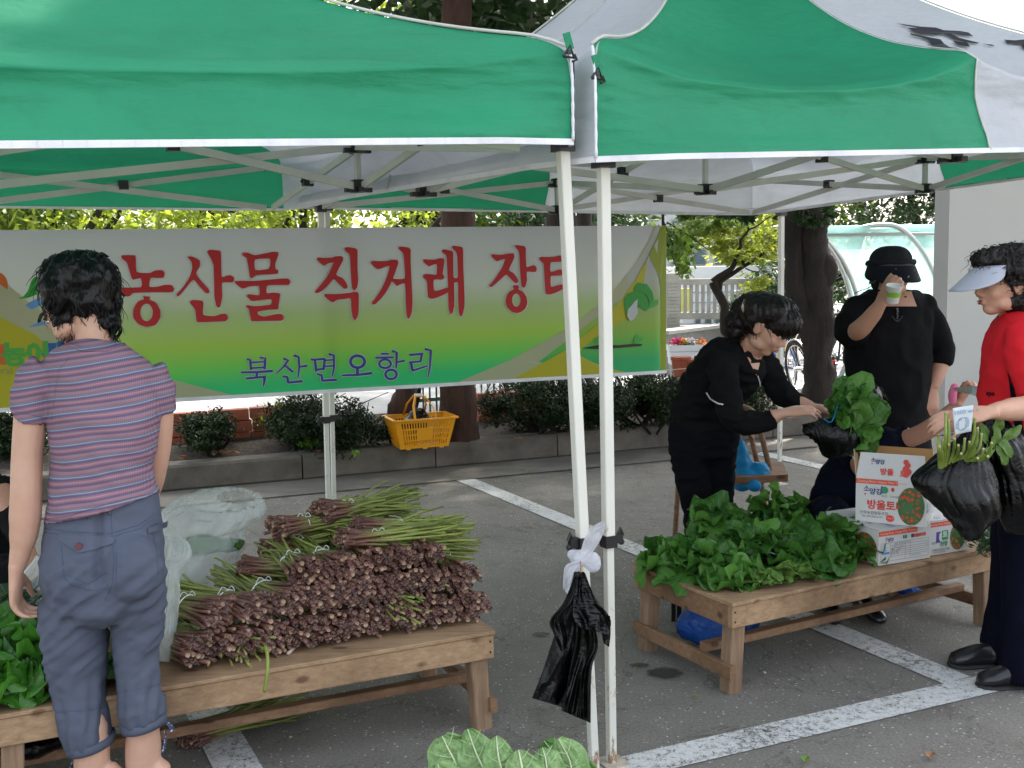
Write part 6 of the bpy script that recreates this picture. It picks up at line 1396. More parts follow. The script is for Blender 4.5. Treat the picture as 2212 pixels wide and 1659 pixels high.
def skinned(name, mb, mat, root, vox=.0055, it=4):
    return link_mesh(remesh(mb, vox, it, .5), name, root, mat, True)
def bvh_of(o):
    me = o.data; og = ORG[o.name]; vs = [v.co + og for v in me.vertices]; return BVHTree.FromPolygons(vs, [tuple(p.vertices) for p in me.polygons])
def hit(bv, x, y, off=.002):
    d = ray(x, y).normalized(); loc, n, i, ds = bv.ray_cast(CAM, d)
    if loc is None: return None
    if n.dot(d) > 0: n = -n
    return loc + n*off
def seam(bv, pts, r, mat, root, name='seam', off=.001, flat=1.0, seg=10):
    w = []
    for i in range(len(pts)-1):
        for k in range(seg): t = k/seg; w.append((pts[i][0]*(1-t)+pts[i+1][0]*t, pts[i][1]*(1-t)+pts[i+1][1]*t))
    w.append(pts[-1]); q = [hit(bv, x, y, off) for x, y in w]; q = [p for p in q if p is not None]
    if len(q) < 3: return None
    mb = MB(); mb.tube(q, r, 6, flat=flat); return mb.build(name, mat, root, smooth=True)
def patch(bv, quad_, mat, root, name, off=.004, nu=10, nv=8):
    """cloth patch lying on a surface; quad_ = 4 pixel corners"""
    (a, b_, c_, d) = [Vector(q) for q in quad_]; mb = MB()
    def f(u, v):
        p = a.lerp(b_, u).lerp(d.lerp(c_, u), v); h = hit(bv, p.x, p.y, off); return h or P(p.x, p.y, 2.75)
    mb.grid(f, nu, nv); return mb.build(name, mat, root, smooth=True)
def hairdo(root, blobs, mat, strands=260, wave=.006, L=(.06, .13), flip=.3, seed=0, r=.0022, face=None, vox=.007, crease=.006, freq=(38, 38, 9), down=1.0, name='hair'):
    mb = MB()
    for c, rr in blobs: mb.ell(c, rr, nu=18, nv=12)
    me = remesh(mb, vox, 3)
    fq = np.array(freq); displace(me, lambda C, Nn: crease*(1-2.2*np.abs(pn(C*fq+seed))) + crease*.5*pn(C*70))
    o = link_mesh(me, name, root, mat, True); og = ORG[o.name]; vs = [(v.co+og, v.normal.copy()) for v in me.vertices]; rnd = random.Random(seed+5)
    cen = sum((b[0] for b in blobs), Vector())/len(blobs); mb = MB()
    for i in range(strands):
        p, n = rnd.choice(vs); p = p.copy()
        if face is not None and (p-cen).normalized().dot(face) > .55: continue
        Ls = rnd.uniform(*L); k = 8; d = (Vector((0, 0, -1))*down + n*.25 + Vector((rnd.uniform(-.3, .3), rnd.uniform(-.3, .3), 0))); d -= n*d.dot(n)*.8; d.normalize(); ph = rnd.uniform(0, 6); pts = []
        sd_ = d.cross(n).normalized()
        for j in range(k):
            t = j/(k-1); pts.append(p + d*Ls*t + n*(.0015+flip*Ls*t*t) + sd_*wave*math.sin(ph+t*7) + n*wave*.7*math.cos(ph+t*6))
        mb.tube(pts, [r*(1-.75*j/(k-1)) for j in range(k)], 5)
    s_ = mb.build('hair_strands', mat, o, smooth=True); s_['kind'] = 'stuff'; return o

M['shoe_leather'] = simple('black_leather', (.012, .012, .014), .28, bmp=.2, bscale=120)
def shoe(root, g, d):
    g = Vector(g); d = Vector(d).normalized(); s_ = Vector((-d.y, d.x, 0)); mb = MB()
    mb.loft([(g-d*.07+ez*.035, s_*.028, ez*.034), (g-d*.02+ez*.045, s_*.036, ez*.044), (g+d*.08+ez*.036, s_*.040, ez*.034), (g+d*.16+ez*.024, s_*.034, ez*.022), (g+d*.185+ez*.02, s_*.016, ez*.012)], 16); mb.build('shoe', 'shoe_leather', root, smooth=True)
# ---------------------------------------------------------------- shopper in striped shirt, seen from behind
def stripe_mat():
    mt, nt, b = new_mat('striped_knit'); tc = N(nt, 'ShaderNodeTexCoord'); sx = N(nt, 'ShaderNodeSeparateXYZ'); nt.links.new(tc.outputs['Object'], sx.inputs[0])
    # knit stripes sag and rise a little round the body
    n = noise_node(nt, 2.6, 2); a = N(nt, 'ShaderNodeMath', operation='MULTIPLY_ADD'); a.inputs[1].default_value = .05; nt.links.new(n.outputs['Fac'], a.inputs[0]); nt.links.new(sx.outputs[2], a.inputs[2])
    a0 = N(nt, 'ShaderNodeMath', operation='MULTIPLY_ADD'); a0.inputs[1].default_value = -.13; nt.links.new(sx.outputs[0], a0.inputs[0]); nt.links.new(a.outputs[0], a0.inputs[2])
    m_ = N(nt, 'ShaderNodeMath', operation='MULTIPLY'); m_.inputs[1].default_value = 1/.041; nt.links.new(a0.outputs[0], m_.inputs[0]); fr = N(nt, 'ShaderNodeMath', operation='FRACT'); nt.links.new(m_.outputs[0], fr.inputs[0])
    P_, K, B, W_, D = (.19, .125, .19), (.31, .15, .19), (.125, .14, .245), (.34, .345, .43), (.125, .088, .15)
    r = ramp(nt, fr.outputs[0], [(0, P_), (.10, D), (.16, P_), (.24, K), (.30, (.34, .24, .27)), (.34, K), (.42, P_), (.50, D), (.56, B), (.62, W_), (.66, B), (.72, (.20, .20, .19)), (.76, P_), (.84, K), (.90, (.27, .18, .22))], 'LINEAR')
    # dotted stitches
    ch = N(nt, 'ShaderNodeTexWave'); ch.inputs['Scale'].default_value = 75; ch.bands_direction = 'X'; nt.links.new(tc.outputs['Object'], ch.inputs['Vector']); rc = ramp(nt, ch.outputs['Fac'], [(.3, (.82, .82, .82)), (.7, (1.1, 1.1, 1.1))])
    c = mixc(nt, .6, r.outputs[0], rc.outputs[0], 'MULTIPLY'); nt.links.new(c, b.inputs['Base Color']); b.inputs['Roughness'].default_value = .9; b.inputs['Specular IOR Level'].default_value = .15
    w = noise_node(nt, 300, 2); bump(nt, b, w.outputs['Fac'], .3, .003); return mt
M['stripes'] = stripe_mat()
gz = lambda x, Y, z=0: Vector((P(x, 1000, Y).x, Y, z))
p1 = thing('person', 'woman seen from behind in striped short sleeved shirt and blue cropped trousers', 'person', gz(210, 2.87))
mb = MB()
limb(mb, [(P(92, 812, 2.83), .045), (P(72, 850, 2.82), .044), (P(64, 920, 2.81), .041), (P(58, 990, 2.80), .039), (P(57, 1050, 2.79), .040), (P(55, 1110, 2.79), .041), (P(52, 1150, 2.79), .037), (P(44, 1195, 2.79), .027), (P(36, 1228, 2.79), .0215)])
hand_parts(mb, P(35, 1235, 2.79), (-.12, .10, -1), (-1, -.15, .1), s=.98, side=1, curls=[(.55, .75, .5), (.6, .8, .5), (.55, .7, .5), (.45, .6, .4)], thumb=(.8, .75, -.25))
limb(mb, [(P(328, 815, 2.88), .045), (P(345, 880, 2.90), .036), (P(343, 960, 2.92), .034), (P(330, 1030, 2.96), .034), (P(318, 1075, 3.02), .030), (P(300, 1120, 3.07), .021)])
hand_parts(mb, P(298, 1125, 3.08), (-.3, .5, -.8), (1, .2, .3), side=-1)
# torso core, neck, head
loftpx(mb, [(150, 1150, 300, 1130, 2.86, .15), (125, 1000, 320, 1000, 2.86, .16), (110, 850, 335, 850, 2.86, .16), (150, 765, 270, 765, 2.87, .12), (165, 735, 245, 738, 2.87, .11), (158, 700, 238, 705, 2.87, .10), (150, 660, 225, 665, 2.87, .10)])
q1, ax1 = head_parts(mb, P(160, 652, 2.88), (-.72, .62, -.30), (-.12, .08, 1), .98)
mb2 = mb
for xs, lr in (((205, 1500), 0), ((300, 1480), 1)):
    mb = MB()
    x0 = 198 if lr == 0 else 309; Yl = 2.86 if lr == 0 else 2.90
    g = gz(x0+(4 if lr == 0 else -4), Yl); limb(mb, [(P(x0, 1530, Yl), .030), (P(x0, 1570, Yl), .044), (P(x0, 1615, Yl), .049), (P(x0, 1660, Yl), .048), (P(x0, 1700, Yl), .036), (g+ez*.13, .030), (g+ez*.07, .032)])
    mb.loft([(g+Vector((0, -.05, .035)), Vector((.028, 0, 0)), Vector((0, 0, .030))), (g+Vector((0, 0, .04)), Vector((.034, 0, 0)), Vector((0, 0, .036))), (g+Vector((-.01, .09, .03)), Vector((.042, 0, 0)), Vector((0, 0, .026))), (g+Vector((-.015, .15, .018)), Vector((.036, 0, 0)), Vector((0, 0, .014)))], 14)
    skinned('lower_leg', mb, 'skin_light', p1, .005, 4)
mb = mb2
skinned('body', mb, 'skin_light', p1, .005, 5)
mb = MB()
loftpx(mb, [(157.0, 742, 261.0, 742, 2.87, .125), (119.0, 757, 298.0, 762, 2.865, .165), (91.0, 785, 328.0, 792, 2.86, .20), (97.0, 840, 343.0, 845, 2.86, .225), (109.0, 900, 345.0, 900, 2.85, .235), (115.0, 960, 338.0, 950, 2.85, .23), (115.0, 1020, 327.0, 1005, 2.85, .22), (111.0, 1065, 329.0, 1040, 2.85, .225), (102.0, 1125, 340.0, 1066, 2.85, .245)], 36)
limb(mb, [(P(105, 800, 2.84), .055), (P(84, 822, 2.83), .057), (P(71, 855, 2.82), .053), (P(66, 893, 2.81), .0475), (P(65, 899, 2.81), .0475)], 20)
limb(mb, [(P(318, 800, 2.88), .050), (P(338, 840, 2.89), .048), (P(345, 890, 2.90), .042)], 20)
def p1fold(C, Nn):
    x, z = C[:, 0], C[:, 2]; h = sst(1.02, .86, z); return .004*h*np.sin(z*95+x*22+3*pn(C*6))*sst(-1.2, -.85, x)
sh1 = wearable('shirt', mb, 'stripes', p1, .0058, 4, (.004, 7, (1, 1, 2.4)), 3, p1fold)
bv = bvh_of(sh1)
seam(bv, [(150, 745), (180, 757), (230, 756), (272, 743)], .0045, 'stripes', p1, 'collar', .001)
seam(bv, [(150, 770), (128, 800), (118, 850), (112, 905)], .0012, 'stripes', sh1, 'sleeve_seam', .0005)
seam(bv, [(98, 1120), (150, 1113), (220, 1090), (290, 1072), (344, 1062)], .0028, 'stripes', p1, 'shirt_hem', .0005)
seam(bv, [(34, 886), (60, 893), (100, 903)], .0022, 'stripes', p1, 'sleeve_hem', .0005)
mb = MB()
loftpx(mb, [(106.0, 1095, 334.0, 1048, 2.86, .21), (100.0, 1150, 342.0, 1100, 2.86, .235), (95.0, 1200, 349.0, 1160, 2.855, .26), (95.0, 1250, 351.0, 1235, 2.85, .265), (103.0, 1295, 347.0, 1288, 2.85, .25), (138.0, 1318, 317.0, 1312, 2.86, .18)], 36)
for k in (-1, 1): mb.ell(P(170 if k < 0 else 284, 1245 if k < 0 else 1225, 2.780), (.080, .07, .095))
loftpx(mb, [(93.0, 1290, 234.0, 1300, 2.855, .22), (95.0, 1350, 229.0, 1350, 2.86, .20), (102.0, 1410, 226.0, 1410, 2.865, .185), (112.0, 1470, 225.0, 1470, 2.87, .17), (122.0, 1520, 227.0, 1520, 2.87, .165), (130.0, 1560, 233.0, 1555, 2.87, .17), (140.0, 1588, 237.0, 1582, 2.87, .165), (148.0, 1612, 234.0, 1596, 2.87, .15)], 24)
loftpx(mb, [(244.0, 1280, 353.0, 1280, 2.88, .21), (250.0, 1340, 348.0, 1340, 2.89, .19), (255.0, 1400, 341.0, 1395, 2.90, .175), (259.0, 1450, 338.0, 1445, 2.90, .16), (262.0, 1490, 341.0, 1480, 2.90, .155), (260.0, 1525, 352.0, 1515, 2.90, .16), (264.0, 1548, 353.0, 1538, 2.90, .155), (268.0, 1562, 349.0, 1552, 2.90, .14)], 24)
cx_ = P(236, 1240, 2.8).x
def pfold(C, Nn):
    x, y, z = C[:, 0], C[:, 1], C[:, 2]; a = sst(.82, .70, z)*sst(.36, .46, z); lx = x+1.12
    V = np.stack([x*6+1.3*z, y*5, z*21-lx*15], 1); w = .0065*a*(1-2*np.abs(pn(V))) + .003*a*pn(V*2.2)
    g = .003*sst(.44, .37, z)*np.sin(x*190+y*60+pn(C*9)*3)
    cleft = -.016*np.exp(-((x-cx_)/.012)**2)*sst(2.83, 2.76, y)*sst(.95, .85, z)*sst(.66, .74, z)
    return w+g+cleft
pt1 = wearable('trousers', mb, 'capri', p1, .0062, 4, (.003, 11, (1, 1, 1.6)), 9, pfold)
bv = bvh_of(pt1)
M['capri_dark'] = fabric('capri_stitching', (.075, .095, .16), .1); M['capri_cuff'] = M['capri']
for pts in ([(98, 1150), (160, 1157), (240, 1160), (300, 1142), (350, 1108)], [(98, 1142), (160, 1149), (240, 1152), (300, 1134), (350, 1100)], [(240, 1100), (242, 1160), (246, 1200), (243, 1260), (228, 1295)],
            [(133, 1180), (137, 1240), (143, 1252), (155, 1262), (195, 1276), (250, 1268), (252, 1185)], [(330, 1150), (338, 1190), (342, 1240)], [(145, 1240), (190, 1262), (230, 1236)], [(125, 1538), (180, 1534), (238, 1526)], [(255, 1496), (300, 1488), (345, 1478)]):
    seam(bv, pts, .0011, 'capri_dark', pt1, 'stitching', .0004)
flap = [(128, 1153), (247, 1160), (247, 1168), (173, 1190), (128, 1168)]
mb = MB()
def flapf(u, v):
    x = 129+118*u; yt_ = 1152+8*u; ybm = yt_+14+ (26*(1-abs(u-.38)/.62) if u > .38 else 26*(u/.38)); y = yt_+(ybm-yt_)*v; return hit(bv, x, y, .0035+.0015*v) or P(x, y, 2.75)
mb.grid(flapf, 15, 6); mb.build('pocket_flap', 'capri', pt1, smooth=True)
mb = MB(); bq = hit(bv, 173, 1181, .007); mb.lathe([(.0001, .003), (.0085, .003), (.0095, 0), (.0095, -.002)], bq, 16, (Vector((1, 0, 0)), Vector((0, 0, 1)), Vector((0, -1, 0)))); mb.build('button', simple('wine_button', (.13, .04, .05), .4), pt1)
mb = MB(); mb.grid(lambda u, v: (hit(bv, 318+34*u, 1140-16*u+12*v, .004+.012*u) or P(318+34*u, 1140-16*u+12*v, 2.80)) + Vector((.010*u, 0, 0)), 6, 4); mb.build('pocket_flap', 'capri', pt1, smooth=True)
for x0, y0, x1, y1 in ((236, 1092, 238, 1112), (190, 1105, 190, 1122)):
    seam(bv, [(x0, y0), (x1, y1)], .004, 'capri', pt1, 'belt_loop', .002, flat=.4, seg=5)
for k, (xl, yl, xr, yr, Y, dp) in enumerate(((147, 1612, 243, 1596, 2.87, .15), (263, 1566, 356, 1553, 2.90, .142))):
    mb = MB(); loftpx(mb, [(xl-1, yl-10, xr+2, yr-10, Y, dp+.004), (xl, yl, xr+2, yr, Y, dp+.006), (xl+2, yl+9, xr+1, yr+8, Y, dp)], 28); mb.build('cuff', 'capri', p1, smooth=True)
M['dot_cloth'] = None
mtd, ntd, bd_ = new_mat('dotted_ribbon'); tcd = N(ntd, 'ShaderNodeTexCoord'); vd = N(ntd, 'ShaderNodeTexVoronoi'); vd.inputs['Scale'].default_value = 150; ntd.links.new(tcd.outputs['Object'], vd.inputs['Vector']); rd = ramp(ntd, vd.outputs['Distance'], [(.25, (.6, .62, .7)), (.4, (.03, .04, .11))]); ntd.links.new(rd.outputs[0], bd_.inputs['Base Color']); bd_.inputs['Roughness'].default_value = .8; M['dot_cloth'] = mtd
for pts, w_ in (([(357, 1558), (366, 1566), (374, 1578)], .014), ([(355, 1575), (357, 1600), (352, 1625)], .013), ([(168, 1622), (160, 1640), (150, 1665)], .014), ([(172, 1622), (178, 1650), (180, 1680)], .012)):
    mb = MB(); c_ = catmull([P(x, y, 2.84) for x, y in pts], 5); mb.tube(c_, [.003+w_*i/(len(c_)-1) for i in range(len(c_))], 8, flat=.18); mb.build('ribbon_tie', 'dot_cloth', p1, smooth=True)
hb1 = [eb(172, 604, 2.88, 156, 116, .10), eb(146, 625, 2.87, 86, 126, .10), eb(200, 632, 2.88, 98, 118, .085), eb(195, 655, 2.88, 118, 84, .075), eb(222, 686, 2.88, 54, 50, .045), eb(242, 704, 2.87, 26, 24, .03), eb(150, 692, 2.87, 50, 50, .05), eb(135, 590, 2.90, 74, 70, .08)]
hairdo(p1, hb1, 'hair_black', 380, .0045, (.03, .07), -.02, 2, .0016, crease=.010, freq=(30, 30, 14))
mb = MB()
for pts in ([(238,690),(252,700),(260,712),(258,724),(248,728),(240,720)], [(240,600),(255,615),(262,630),(266,640)], [(225,570),(245,585),(256,590)], [(232,705),(240,718),(235,726),(226,722)], [(140,690),(133,710),(128,722),(120,716)], [(112,640),(100,665),(90,680),(84,695)], [(115,650),(104,680),(96,690)], [(150,700),(142,718),(130,722)], [(128,660),(118,690),(112,705)], [(165,552),(150,546),(138,548)], [(210,556),(222,548),(232,556)], [(246,640),(256,655),(252,668)]):
    for k in range(5): mb.tube(catmull([P(x+jit(4), y+jit(3), 2.86+jit(.015)) for x, y in pts], 4), .0016, 4)
mb.build('loose_curls', 'hair_black', p1, smooth=True)['kind'] = 'stuff'
mb = MB(); mb.ell(q1(-.083, .0, -.05), .004, nu=8, nv=6); mb.build('earring', 'chrome', p1, smooth=True)

# ---------------------------------------------------------------- bending woman in black
p2 = thing('person', 'woman in black bending over the greens with a curly ponytail', 'person', gz(1520, 4.78))
mb = MB()
q2, ax2 = head_parts(mb, P(1656, 705, 4.56), (.72, -.42, -.55), (.35, -.15, .9), 1.0)
loftpx(mb, [(1585, 775, 1628, 800, 4.68, .10), (1592, 745, 1640, 780, 4.64, .11), (1606, 722, 1655, 760, 4.60, .11), (1625, 705, 1668, 745, 4.58, .10)])
limb(mb, [(P(1562, 790, 4.55), .026), (P(1566, 830, 4.49), .026), (P(1583, 893, 4.43), .026), (P(1604, 910, 4.42), .026), (P(1650, 906, 4.41), .028), (P(1668, 902, 4.405), .032), (P(1690, 893, 4.40), .024)])
hand_parts(mb, P(1694, 892, 4.40), (1, .1, .10), (.12, -.35, 1), side=-1, curls=[(.15, .35, .25), (.18, .35, .25), (.25, .35, .25), (.3, .4, .3)], thumb=(.7, .75, -.2))
limb(mb, [(P(1650, 790, 4.72), .034), (P(1690, 848, 4.67), .034), (P(1735, 872, 4.62), .028), (P(1752, 878, 4.60), .024)]); hand_parts(mb, P(1756, 880, 4.60), (1, -.2, -.1), (0, .2, 1), side=1)
for xl in (1500, 1552): shoe(p2, gz(xl+10, 4.80 if xl < 1520 else 4.86), (1, -.1, 0))
skinned('body', mb, 'skin_mid', p2, .0055, 4); face_details(p2, q2, ax2)
mb = MB()
loftpx(mb, [(1448, 905, 1597, 915, 4.80, .25), (1453, 872, 1596, 890, 4.78, .26), (1468, 832, 1598, 868, 4.76, .27), (1492, 790, 1618, 848, 4.72, .28), (1520, 757, 1640, 825, 4.68, .29), (1553, 732, 1652, 795, 4.66, .28), (1585, 722, 1642, 765, 4.64, .20)], 30)
limb(mb, [(P(1560, 775, 4.56), .062), (P(1566, 830, 4.48), .056), (P(1582, 895, 4.43), .050), (P(1600, 912, 4.42), .046), (P(1640, 912, 4.41), .043), (P(1670, 905, 4.40), .040)], 18)
limb(mb, [(P(1640, 770, 4.72), .060), (P(1668, 815, 4.70), .053), (P(1690, 850, 4.67), .046), (P(1730, 872, 4.63), .036)], 18)
tp2 = wearable('top', mb, 'black_knit', p2, .0075, 3, (.011, 9, (1, 1, 2)), 4); bv = bvh_of(tp2)
seam(bv, [(1526, 848), (1535, 862), (1552, 872), (1562, 874)], .0035, 'white_band', p2, 'pocket_piping', .001); seam(bv, [(1637, 812), (1641, 826), (1642, 838)], .0025, 'white_band', p2, 'zip', .001)
mb = MB(); vq = lambda x, y: hit(bv, x, y, .003) or P(x, y, 4.5)
vn = [vq(1597, 738), vq(1607, 760), vq(1620, 785), vq(1634, 810), vq(1640, 785), vq(1646, 765)]
mb.add(vn, [(0, 1, 5), (1, 2, 4), (1, 4, 5), (2, 3, 4)]); mb.build('neckline_skin', 'skin_mid', p2, smooth=True)
mb = MB()
loftpx(mb, [(1450, 890, 1594, 905, 4.80, .24), (1445, 935, 1595, 945, 4.80, .26), (1446, 975, 1590, 975, 4.81, .25)], 26)
loftpx(mb, [(1446, 960, 1530, 960, 4.78, .19), (1452, 1010, 1530, 1010, 4.78, .17), (1465, 1060, 1535, 1060, 4.78, .15), (1478, 1120, 1540, 1120, 4.78, .14), (1484, 1200, 1540, 1200, 4.79, .13), (1488, 1290, 1540, 1290, 4.80, .13)], 18)
loftpx(mb, [(1505, 960, 1591, 960, 4.86, .18), (1512, 1010, 1587, 1010, 4.86, .17), (1518, 1060, 1584, 1060, 4.86, .15), (1525, 1120, 1584, 1120, 4.86, .14), (1530, 1200, 1584, 1200, 4.86, .13), (1534, 1285, 1584, 1285, 4.86, .13)], 18)
wearable('jeans', mb, 'jeans_black', p2, .0085, 3, (.006, 9, (1, 1, 2.2)), 6)
hairdo(p2, [eb(1658, 682, 4.58, 136, 96, .10), eb(1688, 698, 4.54, 88, 72, .085), eb(1640, 665, 4.58, 110, 72, .09), (q2(0, -.02, .06), (.088, .10, .078)), (q2(0, .045, .062), (.075, .05, .04))], 'hair_brown', 260, .003, (.03, .08), .05, 3, .0018, face=(q2(0, 1, -.6)-q2(0, 0, 0)).normalized(), crease=.004)
hairdo(p2, [eb(1603, 672, 4.60, 44, 50, .05), eb(1592, 695, 4.60, 48, 46, .05), eb(1588, 715, 4.60, 34, 30, .04), eb(1620, 700, 4.6, 40, 60, .04)], 'hair_brown', 260, .009, (.02, .05), .25, 4, .0013, crease=.010, name='ponytail')
mb = MB(); mb.tube([P(1609, 648, 4.53), P(1604, 662, 4.52), P(1606, 674, 4.53)], .006, 6); mb.build('hair_clip', simple('cream_clip', (.5, .48, .36), .4), p2, smooth=True)

# ---------------------------------------------------------------- standing woman in black with visor cap, drinking
p3 = thing('person', 'woman in black dress and dark visor cap drinking from a paper cup', 'person', gz(1925, 5.05))
mb = MB(); q3, ax3 = head_parts(mb, P(1925, 592, 5.02), (0, -1, .02), (0, .05, 1), 1.0)
loftpx(mb, [(1865, 700, 1985, 700, 5.06, .14), (1882, 660, 1970, 660, 5.05, .12), (1893, 640, 1958, 640, 5.05, .12), (1900, 612, 1950, 612, 5.05, .12)])
limb(mb, [(P(1846, 690, 5.02), .030), (P(1836, 718, 4.96), .038), (P(1856, 712, 4.88), .044), (P(1884, 682, 4.83), .037), (P(1905, 652, 4.80), .026)])
hand_parts(mb, P(1907, 648, 4.80), (.50, -.30, .72), (-.55, -.75, -.1), side=-1, curls=[(.75, .8, .4), (.8, .85, .4), (.85, .85, .4), (.9, .9, .5)], thumb=(.55, .9, -.35), s=.98)
limb(mb, [(P(2020, 700, 5.05), .034), (P(2036, 760, 5.05), .038), (P(2031, 790, 5.03), .039), (P(2023, 815, 5.0), .032), (P(2016, 838, 4.98), .024)])
hand_parts(mb, P(2015, 842, 4.98), (-.10, -.15, -1), (.35, -.9, .1), side=1, curls=[(.35, .5, .3), (.4, .5, .3), (.5, .6, .3), (.5, .6, .3)], thumb=(.7, .9, -.3))
for s_ in (-1, 1): shoe(p3, gz(1925+45*s_, 5.03), (.1*s_, -1, 0))
skinned('body', mb, 'skin_tan', p3, .0055, 4); face_details(p3, q3, ax3)
mb = MB()
loftpx(mb, [(1874, 628, 1980, 630, 5.05, .15), (1850, 640, 1998, 642, 5.05, .21), (1834, 668, 2014, 672, 5.05, .25), (1828, 730, 2008, 735, 5.04, .29), (1832, 810, 2008, 810, 5.04, .30), (1842, 880, 2006, 880, 5.04, .29), (1846, 930, 2006, 930, 5.04, .30), (1842, 1000, 2010, 1000, 5.04, .32), (1845, 1040, 2008, 1040, 5.04, .32)], 32)
limb(mb, [(P(1855, 666, 5.04), .058), (P(1836, 694, 5.0), .060), (P(1834, 718, 4.97), .058), (P(1848, 718, 4.93), .056), (P(1856, 709, 4.91), .052)], 18)
limb(mb, [(P(1994, 670, 5.05), .058), (P(2014, 700, 5.05), .058), (P(2033, 750, 5.05), .055), (P(2031, 786, 5.04), .050)], 18)
for x_ in (1852, 1995): mb.ell(P(x_, 662, 5.05), (.055, .065, .055))
d3 = wearable('dress', mb, 'black_knit', p3, .0085, 3, (.009, 8, (1, 1, .8)), 8); bv = bvh_of(d3)
mb = MB(); nq = lambda x, y: hit(bv, x, y, .002) or P(x, y, 4.9)
mb.grid(lambda u, v: nq(1898+70*u-(6-12*u)*v*2, 630+32*v), 8, 5); mb.build('neckline_skin', 'skin_tan', p3, smooth=True)
mb = MB(); 
for k in range(5): mb.ell(nq(1937+.6*(k % 2), 668+5*k) + Vector((0, -.006, 0)), .0055-.0004*k, nu=8, nv=6)
for k in range(9): mb.ell(nq(1927+2.6*k, 684+10*math.sin(math.pi*k/8)) + Vector((0, -.004, 0)), .0025, nu=6, nv=4)
mb.build('pendant', simple('dark_beads', (.12, .12, .13), .3), p3, smooth=True)
mb = MB()
for xl in (1885, 1965): loftpx(mb, [(xl-42, 1000, xl+42, 1000, 5.06, .2), (xl-36, 1100, xl+36, 1100, 5.06, .17), (xl-28, 1270, xl+28, 1270, 5.06, .14)], 18)
wearable('jeans', mb, 'navy_cloth', p3, .010, 3, (.005, 9, (1, 1, 2)), 3)
hairdo(p3, [(q3(0, -.035, .03), (.083, .085, .085)), (q3(0, -.05, -.03), (.075, .06, .08))], 'hair_black', 160, .004, (.05, .10), .08, 6, .0013, face=Vector((0, -1, 0)))
mb = MB(); mb.tube(catmull([P(1890, 612, 5.0), P(1876, 622, 4.99), P(1858, 628, 4.98), P(1846, 634, 4.97)], 5), .002, 4); mb.build('loose_lock', 'hair_black', p3)
vc = thing('sun_cap', 'black sun cap with wide printed brim on the drinking woman', 'hat', q3(0, 0, .04)); capm = fabric('cap_cloth', (.012, .013, .017), .2)
mb = MB()
def capf(u, v):
    th = u*2*math.pi; ph = v*math.pi/2; rr = math.cos(ph)**.75; bl_ = 1+.02*math.sin(th*8)+.015*math.sin(th*13+1); return q3(.094*rr*math.cos(th)*bl_, -.008+.105*rr*math.sin(th)*bl_, .055+.075*math.sin(ph)**.9)
mb.grid(capf, 40, 14, wrap=True); mb.build('crown', capm, vc, smooth=True)
mb = MB(); mb.tube([q3(.099*math.cos(a), -.008+.110*math.sin(a), .052+.003*math.sin(7*a)) for a in [2*math.pi*k/40 for k in range(41)]], .013, 10); mb.build('band', capm, vc, smooth=True)
mtb, ntb, bb_ = new_mat('floral_brim'); tcb = N(ntb, 'ShaderNodeTexCoord'); vb = N(ntb, 'ShaderNodeTexVoronoi'); vb.inputs['Scale'].default_value = 38; ntb.links.new(tcb.outputs['Object'], vb.inputs['Vector']); nb_ = noise_node(ntb, 160, 2); ab_ = N(ntb, 'ShaderNodeMath', operation='MULTIPLY_ADD'); ab_.inputs[1].default_value = .25; ntb.links.new(nb_.outputs['Fac'], ab_.inputs[0]); ntb.links.new(vb.outputs['Distance'], ab_.inputs[2])
rb_ = ramp(ntb, ab_.outputs[0], [(.22, (.22, .24, .27)), (.29, (.006, .007, .012))]); ntb.links.new(rb_.outputs[0], bb_.inputs['Base Color']); bb_.inputs['Roughness'].default_value = .75; bb_.inputs['Specular IOR Level'].default_value = .15
mb = MB()
def brimf(u, v):
    th = rad(-12+204*u)-0; ax_, ay_ = .097, .108; wv = .125*math.sin(math.pi*min(1, max(0, u)))**.35; ox = math.cos(th); oy = math.sin(th)
    return q3(ox*(ax_+wv*v*.30), -.008+oy*(ay_+wv*v*.42), .052-.092*v*(math.sin(math.pi*u)**.3)-.012*v*v*abs(ox)*math.sin(math.pi*u))
mb.grid(brimf, 34, 8); br_ = mb.build('brim', mtb, vc, smooth=True); md = br_.modifiers.new('s', 'SOLIDIFY'); md.thickness = .003
mb = MB(); mb.grid(lambda u, v: brimf(.16+.68*u, .03+.17*v)+(q3(0, .004, .002)-q3(0, 0, 0)), 24, 3); mb.build('brim_band', simple('grey_band', (.03, .034, .04), .7), vc, smooth=True)
cupc = P(1930, 634, 4.71); cp = thing('paper_cup', 'small white and green paper cup held to the mouth of the drinking woman', 'cup', cupc - ez*.04)
cax = (Vector((1, 0, 0)), Vector((0, .96, .28)).normalized(), Vector((0, -.28, .96)).normalized())
M['paper'] = simple('white_paper', (.72, .72, .70), .6, var=.02)
mb = MB(); mb.lathe([(.023, -.042), (.025, -.04), (.0335, .034), (.035, .035), (.035, .038), (.0325, .037), (.024, -.036)], cupc, 28, cax); mb.build('cup_wall', 'paper', cp, smooth=True)
mb = MB(); mb.grid(lambda u, v: cupc + (cax[0]*math.cos(-math.pi*u)+cax[1]*math.sin(-math.pi*u))*(.0253+.0092*(.45+.32*v)+.0008) + cax[2]*(-.04+.074*(.40+(.30+.05*math.sin(u*14))*v)), 24, 4); mb.build('green_print', simple('leaf_green_print', (.20, .42, .03), .6), cp, smooth=True)

